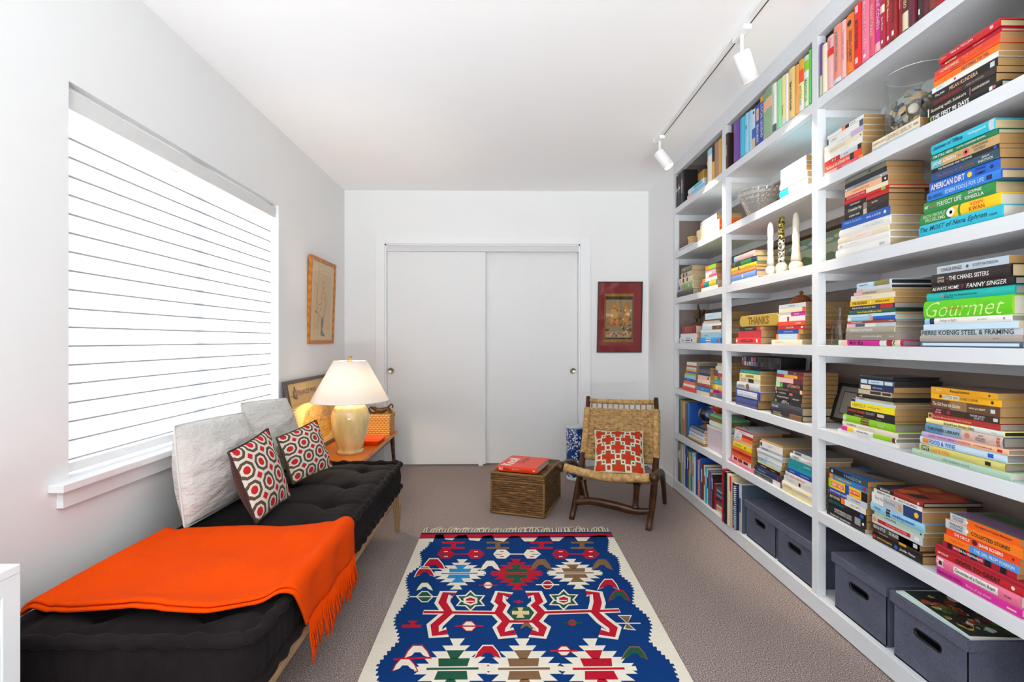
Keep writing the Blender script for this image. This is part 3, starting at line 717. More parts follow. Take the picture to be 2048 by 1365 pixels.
# ================================================================== pictures on the walls
def drawing(mb, P, z):
    W, H = 0.545, 0.665; rect(mb, P, .02, .02, W-.02, H-.02, z, '#d8bd8c'); rect(mb, P, .085, .11, W-.10, H-.11, z+.0006, '#d3ae78'); e = z+.0012
    ink, grey = '#4d4339', '#57534f'
    for pts, wd in (([(.10, .20), (.16, .23), (.15, .33), (.17, .40), (.12, .42)], .004), ([(.25, .19), (.29, .17), (.31, .20), (.28, .23), (.25, .21), (.25, .19)], .004), ([(.28, .23), (.24, .30), (.25, .36), (.20, .44)], .004),
                    ([(.31, .24), (.33, .30), (.31, .38), (.29, .47)], .004), ([(.38, .29), (.34, .38), (.31, .50)], .003), ([(.24, .30), (.30, .31), (.34, .28)], .003), ([(.14, .33), (.20, .36), (.27, .34)], .003),
                    ([(.12, .42), (.18, .43), (.20, .50)], .006), ([(.20, .44), (.26, .46), (.28, .44)], .003), ([(.17, .50), (.20, .55), (.19, .58)], .003), ([(.33, .31), (.37, .34), (.36, .42)], .003), ([(.22, .38), (.23, .41)], .004), ([(.26, .26), (.30, .26)], .003)):
        pen(mb, P, pts, wd, e, ink)
    mb.poly([P(x, y, e+.0003) for x, y in ((.255, .47), (.255, .53), (.29, .545), (.30, .49), (.275, .455))], 0, grey)
    mb.poly([P(x, y, e+.0003) for x, y in ((.265, .53), (.30, .575), (.345, .60), (.34, .61), (.26, .60), (.25, .58))], 0, grey)
    pen(mb, P, [(.355, .33), (.32, .43), (.30, .50)], .016, e+.0004, '#a89272'); pen(mb, P, [(.09, .115), (W-.105, .115), (W-.105, H-.115), (.09, H-.115), (.09, .115)], .0015, e, '#8d744d')
honey = wood('honey_frame_wood', '#a9610f', '#c98024', 6, 'Z', 0.35, (6, 6, 0.8))
framed('framed_drawing', 'ink figure drawing in a honey wood frame on the window wall', 'picture', (-1.432, 3.725, 1.795), (0, 1, 0), (-0.022, 0, -0.66), 0.545, 0.665, 0.028, 0.02, honey, drawing)
def mini(mb, P, z):
    W, H = 0.412, 0.652; rect(mb, P, .008, .008, W-.008, H-.008, z, '#7d2a2c'); e = z+.0006
    rect(mb, P, .065, .11, .33, .555, e, '#8f6a22'); rect(mb, P, .07, .135, .325, .53, e+.0004, '#3d3426'); rect(mb, P, .075, .165, .32, .515, e+.0008, '#8c7a5c'); e += .0012
    for cx, wd in ((.155, .10), (.265, .07)):
        mb.poly([P(cx-wd/2, .40, e), P(cx+wd/2, .40, e), P(cx+wd/2, .27, e), P(cx+wd*.3, .21, e), P(cx, .18, e), P(cx-wd*.3, .21, e), P(cx-wd/2, .27, e)], 0, '#a4733a')
        mb.poly([P(cx-wd*.36, .40, e+.0003), P(cx+wd*.36, .40, e+.0003), P(cx+wd*.36, .28, e+.0003), P(cx, .205, e+.0003), P(cx-wd*.36, .28, e+.0003)], 0, '#b98a48')
    r = random.Random(9); e += .0006
    for i in range(60): blob(mb, P, r.uniform(.085, .31), r.uniform(.24, .50), r.uniform(.006, .022), r.uniform(.005, .02), e+i*4e-6, r.choice(['#9a6a3a', '#c79a62', '#6e5334', '#b0543a', '#d3bd93', '#4e4a3f', '#a87a50']), i, 9, .3)
    rect(mb, P, .08, .46, .315, .512, e+.0005, '#a58a6a')
    for i in range(14): blob(mb, P, .09+i*.017, r.uniform(.47, .50), .007, .01, e+.0008, r.choice(['#7a5238', '#c2a274', '#8f4a3a', '#3f3a33']), i, 8, .3)
ang = math.radians(1.1); p0 = on_y(1195.8, 564, YB)
framed('framed_print', 'figure painting on wide dark red mat, thin frame, right of the closet', 'picture', (p0.x, YB-0.016, p0.z), (math.cos(ang), 0, 0*math.sin(ang)), (-math.sin(ang), 0, -math.cos(ang)), 0.412, 0.652, 0.009, 0.015,
       plain('dark_bronze_frame', '#3a2a20', 0.4, 0.4, 0.3), mini)

# ================================================================== white cabinet, near corner
cab_m = plain('white_lacquer', (0.82, 0.83, 0.84), 0.3, 0.4, var=0.01)
X1c, Y1c, ZTc = -1.078, 1.128, 0.660
cb = thing('cabinet', 'low white cabinet against the left wall in front of the daybed', 'cabinet', (-1.27, 0.7, 0))
MB().box((XL+0.014, 0.30, 0.0), (X1c-0.022, Y1c-0.004, ZTc-0.02)).build('carcass', cab_m, cb, bevel=0.002)
MB().box((XL+0.014, 0.296, ZTc-0.02), (X1c, Y1c, ZTc)).build('top', cab_m, cb, bevel=0.002)
fx = X1c-0.001
MB().box((X1c-0.022, Y1c-0.038, 0.0), (fx, Y1c, ZTc-0.02)).box((X1c-0.022, 0.30, ZTc-0.055), (fx, Y1c-0.038, ZTc-0.02)).build('face_frame', cab_m, cb)
d = MB().box((X1c-0.018, 0.34, 0.05), (fx-0.004, Y1c-0.041, 0.532)).build('door', cab_m, cb, bevel=0.002)
d2 = MB().box((X1c-0.018, 0.34, 0.575), (fx-0.004, Y1c-0.041, ZTc-0.058)).build('door', cab_m, cb, bevel=0.002)
MB().box((X1c-0.0215, 0.36, 0.537), (X1c-0.014, Y1c-0.062, 0.573)).build('finger_slot', plain('slot_dark', '#23252b', 0.7), cb)

# ================================================================== kilim rug
RZ = 0.006
def rp(zx, zy, z=0.0):
    p = on_z(700+zx/2.9257, 1030+zy/2.9257, RZ); return Vector((p.x, p.y, RZ+z))
RUX0, RUX1, RUY1, RUY0 = -0.497, 0.635, 3.0, 1.02
NAVY, CREAM, RED, GREEN, BROWN, SKY, DK = '#0a3672', '#e4dccb', '#b3162c', '#24543f', '#7d5f43', '#2b86bd', '#122a55'
rug = thing('kilim_rug', 'blue and cream patterned flatweave rug with fringe on the carpet', 'rug', ((RUX0+RUX1)/2, 2.0, 0))
rb = MB(); rb.box((RUX0, RUY0, 0.0005), (RUX1, RUY1, RZ), 0, CREAM)
LV = 0.0003
def field(pts, lv, c): rb.poly([p+Vector((0, 0, lv*LV)) for p in pts], 0, c)
# stripes across the far end
for ya, yb, c in ((2.995, 2.968, DK), (2.968, 2.925, RED), (2.925, 2.912, DK), (2.905, 2.900, RED)):
    rb.poly([Vector((RUX0, yb, RZ+LV)), Vector((RUX1, yb, RZ+LV)), Vector((RUX1, ya, RZ+LV)), Vector((RUX0, ya, RZ+LV))], 0, c)
left = [(500, 118), (470, 150), (455, 185), (408, 222), (417, 265), (412, 300), (340, 350), (328, 375), (330, 420), (345, 465), (330, 510), (262, 600), (258, 640), (280, 700), (285, 740), (225, 800), (160, 880), (155, 930), (165, 975)]
right = [(1500, 122), (1515, 155), (1510, 215), (1565, 250), (1580, 300), (1578, 350), (1640, 400), (1660, 440), (1655, 520), (1745, 600), (1765, 650), (1750, 740), (1800, 790), (1890, 880), (1915, 950), (1905, 975)]
top = [(500, 118), (545, 116), (556, 145), (600, 150), (630, 121), (680, 118), (700, 150), (755, 155), (780, 124), (830, 120), (850, 150), (900, 160), (940, 126), (990, 126), (1020, 160), (1075, 165), (1105, 126), (1165, 126), (1185, 155), (1225, 160), (1260, 126), (1310, 126), (1335, 158), (1385, 160), (1410, 126), (1460, 121), (1500, 122)]
def jag(pts, step=0.016, amp=0.005):
    """stepped woven edge between points on the floor"""
    out = []
    for a, b in zip(pts, pts[1:]):
        k = max(1, int((b-a).length/step)); d = (b-a); n = Vector((-d.y, d.x, 0)).normalized()*amp
        for i in range(k): out.append(a+d*(i/k)+(n if i % 2 else Vector())); out.append(a+d*((i+0.02)/k)+(Vector() if i % 2 else n))
    out.append(pts[-1]); return out
Lf = jag([rp(*p) for p in left]); Rf = jag([rp(*p) for p in right]); Tf = [rp(*p) for p in top]
ym = rp(165, 975).y
mirL = [Vector((p.x, 2*ym-p.y, p.z)) for p in Lf if 2*ym-p.y > RUY0+0.06]; mirR = [Vector((p.x, 2*ym-p.y, p.z)) for p in Rf if 2*ym-p.y > RUY0+0.06]
# the field is laid in horizontal bands so that its two wavy sides stay simple
def interp(side, y):
    S = sorted(side, key=lambda p: p.y)
    for a, b in zip(S, S[1:]):
        if a.y <= y <= b.y: return a.x+(b.x-a.x)*((y-a.y)/max(b.y-a.y, 1e-6))
    return S[0].x if y < S[0].y else S[-1].x
Ls = [rp(*p) for p in left]; Rs = [rp(*p) for p in right]
ytop = rp(500, 160).y
yy = ytop; step = 0.0125; k = 0
while yy > RUY0+0.08:
    y2 = yy-step; ya = yy-step/2; yr = ya if ya > ym else 2*ym-ya
    j = 0.004 if k % 2 else -0.003
    x0, x1 = interp(Ls, yr)+j, interp(Rs, yr)+j
    rb.poly([Vector((x0, y2, RZ+LV)), Vector((x1, y2, RZ+LV)), Vector((x1, yy, RZ+LV)), Vector((x0, yy, RZ+LV))], 0, NAVY); yy = y2; k += 1
for i in range(0, len(top)-1):
    if top[i][1] < 135 or top[i+1][1] < 135:
        a, b = Tf[i], Tf[i+1]
        rb.poly([Vector((a.x, ytop, RZ+LV)), Vector((b.x, ytop, RZ+LV)), Vector((b.x, max(b.y, ytop), RZ+LV)), Vector((a.x, max(a.y, ytop), RZ+LV))], 0, NAVY)
    elif top[i][1] <= 160:
        a, b = Tf[i], Tf[i+1]
        rb.poly([Vector((a.x, ytop, RZ+LV)), Vector((b.x, ytop, RZ+LV)), Vector((b.x, b.y, RZ+LV)), Vector((a.x, a.y, RZ+LV))], 0, NAVY)
lay = [2]; n_field = len(rb.f)
def nxt(): lay[0] += 0.02; return lay[0]
def poly_z(pts, c, base=0): field([rp(*p) for p in pts], nxt()+base, c)
def stroke(pts, wd, c, base=0):
    Q = [rp(*p) for p in pts]
    L, R = [], []
    for i, p in enumerate(Q):
        d = (Q[min(i+1, len(Q)-1)]-Q[max(i-1, 0)]); d.z = 0; d.normalize(); n = Vector((-d.y, d.x, 0))*wd/2; L.append(p+n); R.append(p-n)
    lv = nxt()+base
    for i in range(len(Q)-1): field([L[i], R[i], R[i+1], L[i+1]], lv, c)
def med(cx, cy, hw, hh, c, ci, half=False):
    """stepped medallion: serrated bars narrowing to both ends, cross inside"""
    C = rp(cx, cy); lv = nxt()
    rows = [(1.0, 0.22, 0.16), (0.80, 0.40, 0.26), (0.60, 0.66, 0.50), (0.38, 0.86, 0.70), (0.14, 1.0, 0.88)]
    for s in (-1, 1):
        prev = 1.18
        for (q, w0, w1), q0 in zip(rows, [1.0, 0.80, 0.60, 0.38, 0.14]):
            pass
        edges = [1.12, 0.84, 0.62, 0.40, 0.18, 0.0]
        for i in range(5):
            a, b = edges[i], edges[i+1]; wo = rows[i][1]; wi = rows[i][2] if i else 0.09
            field([C+Vector((-wo*hw, s*a*hh, 0)), C+Vector((wo*hw, s*a*hh, 0)), C+Vector((wi*hw*0.95, s*b*hh, 0)), C+Vector((-wi*hw*0.95, s*b*hh, 0))][::(1 if s < 0 else -1)], lv, c)
    lv = nxt(); k = 0.44
    for s in (-1, 1):
        field([C+Vector((-k*hw*0.85, s*0.0, 0)), C+Vector((k*hw*0.85, 0, 0)), C+Vector((k*hw, s*0.36*hh, 0)), C+Vector((-k*hw, s*0.36*hh, 0))][::s], lv, ci)
        field([C+Vector((-0.10*hw, s*0.34*hh, 0)), C+Vector((0.10*hw, s*0.34*hh, 0)), C+Vector((0.26*hw, s*0.66*hh, 0)), C+Vector((-0.26*hw, s*0.66*hh, 0))][::s], lv, ci)
    lv = nxt(); field([C+Vector((-1.02*hw, -0.012, 0)), C+Vector((1.02*hw, -0.012, 0)), C+Vector((1.02*hw, 0.012, 0)), C+Vector((-1.02*hw, 0.012, 0))], lv, c)
    lv = nxt(); field([C+Vector((-0.7*hw, -0.006, 0)), C+Vector((0.7*hw, -0.006, 0)), C+Vector((0.7*hw, 0.006, 0)), C+Vector((-0.7*hw, 0.006, 0))], lv, ci)
med(640, 345, 0.128, 0.142, CREAM, SKY); med(975, 345, 0.126, 0.146, RED, GREEN); med(1315, 342, 0.134, 0.142, CREAM, BROWN)
for cx, ci in ((600, GREEN), (1018, BROWN), (1455, RED)): med(cx, 903, 0.130, 0.158, CREAM, ci)
# H marks
for cx, c in ((605, RED), (865, BROWN), (1120, RED), (1358, BROWN)):
    for dy in (-16, 16): stroke([(cx-66, 180+dy), (cx+66, 180+dy)], 0.026, c)
    stroke([(cx, 163), (cx, 197)], 0.028, c)
# double-headed bars
for cx, c, e in ((650, RED, CREAM), (978, CREAM, RED), (1322, RED, CREAM)):
    stroke([(cx-90, 232), (cx+90, 232)], 0.012, c)
    for s in (-1, 1):
        x = cx+s*88; poly_z([(x-52, 232), (x-30, 205), (x+20, 205), (x+52, 232), (x+20, 258), (x-30, 258)], c)
        for dy in (-14, 14): stroke([(x-12, 232+dy), (x+10, 232+dy)], 0.010, e)
        stroke([(x, 233), (x+s*40, 233)], 0.006, NAVY)
# hooked figures of the middle band
HK = [[(612, 470), (560, 462), (540, 515), (580, 575), (495, 650), (500, 700), (570, 688)], [(938, 478), (880, 464), (868, 510), (892, 532), (868, 575), (915, 625), (883, 665), (893, 702), (968, 690)],
      [(1035, 470), (1090, 464), (1108, 510), (1080, 532), (1122, 575), (1080, 625), (1128, 665), (1118, 702), (1058, 690)], [(1382, 460), (1440, 462), (1450, 515), (1435, 575), (1482, 620), (1542, 665), (1535, 705), (1462, 690)]]
for h in HK: stroke(h, 0.070, CREAM)
for a in ([(428, 572), (880, 578)], [(1115, 575), (1578, 562)], [(905, 627), (1085, 627)]): stroke(a, 0.034, CREAM)
for h in HK: stroke(h, 0.036, RED, 0.2)
for a in ([(430, 572), (880, 578)], [(1115, 575), (1576, 562)], [(905, 627), (1085, 627)]): stroke(a, 0.018, RED, 0.2)
for h in HK:
    for p in (h[0], h[-1]): stroke([(p[0]-26, p[1]), (p[0]-8, p[1])], 0.010, NAVY, 0.4)
poly_z([(930, 570), (962, 541), (1048, 541), (1078, 575), (1050, 617), (960, 619)], GREEN, .3); stroke([(948, 576), (1048, 576)], 0.028, '#d9c48f', .4); poly_z([(980, 545), (1015, 545), (1003, 575), (1022, 606), (972, 606), (990, 575)], '#d9c48f', .5)
# star rosettes
for cx, cy in ((705, 505), (1250, 500)):
    def star(r0, r1): return [(cx+(r0 if i % 2 == 0 else r1)*math.sin(PI*i/6)*1.0, cy-(r0 if i % 2 == 0 else r1)*0.62*math.cos(PI*i/6)) for i in range(12)]
    poly_z(star(100, 62), CREAM); poly_z(star(84, 50), GREEN); poly_z(star(48, 40), CREAM); poly_z(star(30, 26), RED); stroke([(cx-62, cy+4), (cx+20, cy+4)], 0.008, CREAM)
# small scattered motifs
def cup(cx, cy, s, c, e):
    P = [(cx-s, cy+.45*s), (cx-.75*s, cy-.05*s), (cx-.35*s, cy-.5*s), (cx+.35*s, cy-.5*s), (cx+.75*s, cy-.05*s), (cx+s, cy+.45*s), (cx+.45*s, cy+.25*s), (cx+.22*s, cy), (cx-.22*s, cy), (cx-.45*s, cy+.25*s)]
    poly_z([(cx+(x-cx)*1.14, cy+(y-cy)*1.2) for x, y in P], e); poly_z(P, c)
def bud(cx, cy, s, c, e):
    P = [(cx-s, cy), (cx-.35*s, cy-.62*s), (cx+.35*s, cy-.62*s), (cx+s, cy), (cx+.35*s, cy+.62*s), (cx-.35*s, cy+.62*s)]
    poly_z([(cx+(x-cx)*1.2, cy+(y-cy)*1.2) for x, y in P], e); poly_z(P, c); stroke([(cx-2.0*s, cy), (cx+2.0*s, cy)], 0.010, e)
cup(490, 295, 66, RED, CREAM); cup(437, 338, 56, RED, CREAM); stroke([(402, 318), (565, 320)], 0.008, CREAM); cup(820, 302, 52, CREAM, CREAM); cup(1118, 296, 58, BROWN, BROWN); cup(1475, 296, 56, BROWN, BROWN)
bud(808, 415, 28, CREAM, RED); bud(1156, 412, 34, RED, CREAM); cup(1512, 412, 58, RED, CREAM); cup(437, 425, 48, CREAM, GREEN); bud(437, 482, 44, GREEN, CREAM); cup(1575, 478, 58, GREEN, RED); bud(985, 512, 14, RED, RED)
stroke([(302, 655), (416, 655)], .022, RED); poly_z([(335, 625), (398, 622), (380, 640), (390, 658), (350, 658), (356, 640)], RED); bud(696, 655, 42, CREAM, RED); cup(1032, 655, 34, BROWN, BROWN); bud(1300, 636, 28, RED, GREEN)
poly_z([(1565, 590), (1650, 590), (1625, 636), (1675, 680), (1598, 672), (1618, 636)], CREAM); poly_z([(1576, 596), (1640, 596), (1618, 636), (1662, 674), (1610, 668), (1624, 636)], BROWN, .2); stroke([(1545, 638), (1700, 638)], .008, CREAM, .3)
cup(395, 808, 74, CREAM, RED); stroke([(255, 850), (470, 840)], .010, RED); cup(322, 885, 70, CREAM, RED); cup(806, 810, 76, RED, CREAM); bud(1252, 800, 40, CREAM, RED); cup(1664, 815, 70, GREEN, BROWN)
def rug_mat():
    t = NT('woven_kilim_wool', 0.95, 0.1); a = t.n('ShaderNodeAttribute', attribute_name='Col'); v = t.coord(scale=(1, 1, 1)); st = t.coord(scale=(2, 40, 1))
    f = t.noise(st, 6, 3); g = t.noise(v, 420, 2)
    mm = t.n('ShaderNodeMix', data_type='RGBA', blend_type='MULTIPLY'); mm.inputs[0].default_value = 1; t.link(a.outputs[0], mm.inputs[6])
    t.link(t.mix(t.m_('ADD', t.m_('MULTIPLY', f, .6), t.m_('MULTIPLY', g, .4)), (.74, .74, .74), (1.15, 1.15, 1.15)), mm.inputs[7]); t.col(mm.outputs[2]); t.bump(t.wave(v, 160, 0.8, 'Y'), .35, .001); return t.m
# the near half repeats the far half's figures, turned about the row of large medallions
ymid = rp(600, 903).y
for f, c in list(zip(rb.f, rb.c))[n_field:]:
    P_ = [rb.v[i] for i in f]
    if min(p.y for p in P_) > ymid+0.17:
        Q_ = [Vector((p.x, 2*ymid-p.y, p.z)) for p in reversed(P_)]
        if min(q.y for q in Q_) > RUY0+0.10: rb.poly(Q_, 0, c)
rb.build('woven_field', rug_mat(), rug)
fm = plain('cream_fringe', '#d5cab2', 0.95, 0.1)
rr = random.Random(3)
for i in range(64):
    x = RUX0+0.012+(RUX1-RUX0-0.024)*i/63+rr.uniform(-.004, .004); L = rr.uniform(.045, .075); dx = rr.uniform(-.02, .05)
    pts = smooth_path([(x, RUY1-.004, .005), (x+dx*.2, RUY1+L*.4, .010+rr.random()*.006), (x+dx*.8, RUY1+L*.8, .006+rr.random()*.008), (x+dx*1.3, RUY1+L, .004+rr.random()*.006)], 4)
    MB().tube(pts, [0.0042-0.0022*k/(len(pts)-1) for k in range(len(pts))], 5).build('fringe_knot', fm, rug)

# ================================================================== wicker trunk and the red book
def trunk():
    A = Vector((-0.097, 3.344, 0)); ux = Vector((0.3516, -0.121, 0)).normalized(); uy = Vector((-ux.y, ux.x, 0)); M = Matrix.Translation(A) @ Matrix(((ux.x, uy.x, 0, 0), (ux.y, uy.y, 0, 0), (0, 0, 1, 0), (0, 0, 0, 1)))
    t = thing('wicker_trunk', 'square brown wicker trunk with lid on the carpet beside the chair', 'trunk', M=M)
    m = wicker('brown_banana_wicker', '#1c0e07', '#65421f', '#b58a50', 70, 70, 0.55, 1.0, 1.0); rim = wicker('wicker_rim', '#2e1a0c', '#83602f', '#bf9a5c', 300, 85, 0.55, 0.8)
    W, D = 0.372, 0.464
    MB().box((0.004, 0.004, 0.002), (W-0.004, D-0.004, 0.225)).build('body', m, t, local=True, bevel=0.004)
    lid = MB().box((0, 0, 0.228), (W, D, 0.272)).build('lid', m, t, local=True, bevel=0.004)
    def ring(z, o, r, nm, par):
        mb = MB(); c = [(o, o, z), (W-o, o, z), (W-o, D-o, z), (o, D-o, z)]
        for a, b in zip(c, c[1:]+c[:1]): mb.tube([a, b], r, 8)
        mb.build(nm, rim, par, local=True)
    ring(0.272, 0.008, 0.0085, 'rim', lid); ring(0.222, 0.004, 0.006, 'rim', t); ring(0.010, 0.004, 0.006, 'rim', t)
    for x, y in ((0.004, 0.004), (W-.004, .004), (W-.004, D-.004), (.004, D-.004)):
        MB().tube([(x, y, 0.008), (x, y, 0.226)], 0.0075, 8).build('corner_binding', rim, t, local=True)
    return M
trunkM = trunk()

# ================================================================== folding rope chair
chw = wood('chair_walnut', '#38200f', '#4a2a15', 3, 'Z', 0.28, (5, 5, 1.2))
rope = NT('natural_paper_cord', 0.8, 0.2); _v = rope.coord(); rope.col(rope.ramp(rope.noise(_v, 45, 3), [(0.3, '#8a6a42'), (0.55, '#b8935f'), (0.75, '#d0ad78')])); rope.bump(rope.noise(_v, 300, 2), 0.3, .001); rope = rope.m
FLf, FRf = Vector((0.428, 3.218, 0)), Vector((0.871, 3.025, 0)); RLf, RRf = Vector((0.575, 3.73, 0)), Vector((1.13, 3.52, 0))
TLb, TRb = on_y(1176.5, 795, 3.90), on_y(1312, 798, 3.70)
SFL, SFR = on_y(1121, 934, 3.17), on_y(1309, 957, 2.93)
ch = thing('folding_chair', 'low folding rope chair with dark walnut frame in front of the closet', 'chair', (0.75, 3.3, 0))
def bez(a, b, c, k=14): return [(1-t)**2*Vector(a)+2*t*(1-t)*Vector(b)+t*t*Vector(c) for t in [i/k for i in range(k+1)]]
side_out = (FRf-FLf).normalized()
# back stiles run on down as the front legs
STL, STR = [], []
for foot, topp, st in ((FLf, TLb, STL), (FRf, TRb, STR)):
    ctl = foot.lerp(topp, 0.42)+Vector((0.0, -0.03, -0.05)) if False else foot.lerp(topp, 0.45)+Vector((0.035, -0.035, 0.0))
    p = bez(foot, ctl, topp, 16); st.extend(p)
    MB().tube(p, [0.0175+0.006*math.sin(PI*min(1, i/10)) for i in range(17)], 12, flat=0.85).build('stile', chw, ch)
# seat side rails running back and curving down into the rear legs
for front, foot, s in ((SFL, RLf, -1), (SFR, RRf, 1)):
    d = foot-front; d.z = 0
    p = smooth_path([front+Vector((0, 0, 0)), front+d*0.35+Vector((0, 0, -0.02)), front+d*0.66+Vector((0, 0, -0.075)), front+d*0.86+Vector((0, 0, -0.20)), foot], 6)
    MB().tube(p, [0.024-0.009*i/(len(p)-1) for i in range(len(p))], 12).build('rear_leg', chw, ch)
    MB().ball(front, (0.030, 0.030, 0.034), 12, 8).build('rail_knob', chw, ch)
def wrapped(a, b, r, sag, nm):
    a, b = Vector(a), Vector(b); k = 96
    path = [a.lerp(b, i/k)+Vector((0, 0, -sag*math.sin(PI*i/k))) for i in range(k+1)]
    MB().tube(path, [r*(1.0+0.05*(i % 2)) for i in range(k+1)], 12).build(nm, rope, ch)
wrapped(SFL.lerp(SFR, .045), SFL.lerp(SFR, .955), 0.026, 0.028, 'front_rail_wrap')
def on_stile(st, t): x = t*(len(st)-1); i = min(int(x), len(st)-2); return st[i].lerp(st[i+1], x-i)
wrapped(on_stile(STL, .97).lerp(on_stile(STR, .97), .03), on_stile(STL, .97).lerp(on_stile(STR, .97), .97), 0.018, 0.004, 'top_rail_wrap')
wrapped(on_stile(STL, .50).lerp(on_stile(STR, .50), .03), on_stile(STL, .50).lerp(on_stile(STR, .50), .97), 0.019, 0.004, 'lower_rail_wrap')
for st in (STL, STR):
    k = 90; path = [on_stile(st, .52+(.90-.52)*i/k) for i in range(k+1)]
    MB().tube(path, [0.0245*(1+.04*(i % 2)) for i in range(k+1)], 12, flat=.9).build('stile_wrap', rope, ch)
# woven back: warp pairs from rail to rail, weft cords going over and under them
bn = (on_stile(STR, .75)-on_stile(STL, .75)).cross(on_stile(STL, .9)-on_stile(STL, .6)).normalized()
NW = 12
mb = MB()
for w_ in range(NW):
    q = (w_+.75)/(NW+.5)
    for dq in (-.006, .006):
        pts = [on_stile(STL, t).lerp(on_stile(STR, t), q+dq) for t in (.50, .60, .70, .80, .90, .97)]; mb.tube(pts, 0.003, 5)
mb.build('warp_cords', rope, ch)
mb = MB(); rows = 36
for r_ in range(rows):
    t = .525+(.90-.525)*r_/(rows-1); A, B = on_stile(STL, t), on_stile(STR, t); pts = []; k = NW*4+6
    for i in range(k+1):
        q = i/k; ph = math.cos(PI*(q*(NW+.5)-.75)); amp = 0.0052*ph*(1 if (r_//2) % 2 else -1)
        pts.append(A.lerp(B, q)+bn*(amp if 0.04 < q < .96 else 0))
    mb.tube(pts, 0.0064, 6)
mb.build('woven_back', rope, ch)
# woven seat
mb = MB(); rows = 30; sb0, sb1 = on_stile(STL, .34), on_stile(STR, .34); f0, f1 = SFL.lerp(SFR, .05), SFL.lerp(SFR, .95)
for r_ in range(rows):
    t = .04+.93*r_/(rows-1); A, B = f0.lerp(sb0, t), f1.lerp(sb1, t); pts = []
    for i in range(49):
        q = i/48; pts.append(A.lerp(B, q)+Vector((0, 0, .005*math.cos(PI*q*12)*(1 if (r_//2) % 2 else -1)-.014*math.sin(PI*q))))
    mb.tube(pts, 0.0047, 5)
mb.build('woven_seat', rope, ch)
mb = MB()
for w_ in range(NW):
    q = (w_+.75)/(NW+.5); mb.tube([f0.lerp(f1, q)+Vector((0, 0, -.014*math.sin(PI*q))), sb0.lerp(sb1, q)+Vector((0, 0, -.014*math.sin(PI*q)))], .004, 5)
mb.build('seat_warp_cords', rope, ch)
# sculpted H stretcher with two uprights to the seat
sa, sbp = on_stile(STL, .13), on_stile(STR, .14); mid = lambda q, dz=0.0: sa.lerp(sbp, q)+Vector((0, 0, dz))
p = smooth_path([mid(0), mid(.2, .022), mid(.5, .012), mid(.8, -.01), mid(1)], 6)
MB().tube(p, [0.015+0.009*math.sin(PI*i/(len(p)-1)) for i in range(len(p))], 10, flat=1.2).build('stretcher', chw, ch)
for q, tx in ((.17, on_y(1166, 962, 3.33)), (.80, on_y(1274, 968, 3.13))):
    a = mid(q, .012); p = smooth_path([a, a.lerp(tx, .3), a.lerp(tx, .7), tx], 5); MB().tube(p, [0.026, 0.022, 0.019, 0.018, 0.018, 0.018, 0.018, 0.018, .018, .019, .019, .02, .021, .022, .024, .026][:len(p)], 10).build('upright', chw, ch)
def crosses(name, n=3.0):
    t = NT(name, 0.95, 0.1); uvn = t.n('ShaderNodeUVMap'); sp = t.n('ShaderNodeSeparateXYZ'); t.link(uvn.outputs[0], sp.inputs[0])
    def cell(ou, ov, k=n):
        return [t.m_('ABSOLUTE', t.m_('SUBTRACT', t.m_('FRACT', t.m_('ADD', t.m_('MULTIPLY', sp.outputs[i], k), o)), .5)) for i, o in ((0, ou), (1, ov))]
    def cross(a, b, l, h): return t.m_('MAXIMUM', t.m_('MULTIPLY', t.m_('LESS_THAN', a, l), t.m_('LESS_THAN', b, h)), t.m_('MULTIPLY', t.m_('LESS_THAN', a, h), t.m_('LESS_THAN', b, l)))
    c = None; wh, red, ol = '#ddd6c6', '#c22a14', '#7a6a35'
    M1, M2 = cell(.3, .35), cell(.8, .85)
    col = wh
    for a, b in (M1, M2):
        col = t.mix(cross(a, b, .335, .14), col, ol) if not isinstance(col, str) else t.mix(cross(a, b, .335, .14), wh, ol)
    for a, b in (M1, M2): col = t.mix(cross(a, b, .295, .098), col, red)
    for o in ((.3, .85), (.8, .35)):
        a, b = cell(*o); col = t.mix(cross(a, b, .088, .088), col, red)
    for o in ((.05, .1), (.55, .6), (.05, .6), (.55, .1)):
        a, b = cell(*o); col = t.mix(cross(a, b, .045, .045), col, '#4a3d20')
    v = t.coord(); f = t.noise(v, 380, 2); t.col(t.mix(t.m_('MULTIPLY', f, .22), col, '#75604a')); t.bump(f, .5, .001); return t.m
def on_back(px, py, off):
    n = bn if bn.y < 0 else -bn; p = on_stile(STL, .7)+n*off; d_ = ray(px, py); o = Vector((0, 0, CAMZ)); return o+d_*((p-o).dot(n)/d_.dot(n))
cd = [on_back(1190, 862, .05), on_back(1286, 863, .05), on_z(1289, 950, .325), on_z(1189.5, 945, .322)]
pillow('seat_cushion', 'small cushion with red crosses on cream lattice, leaning in the rope chair', cd[0], cd[1], cd[2], cd[3], 0.04, 0.035, crosses('cross_print_wool', 2.45), linen, 'pillow', None, .05, .003, plain('cream_cord', '#cdbf9f', .9), 5)

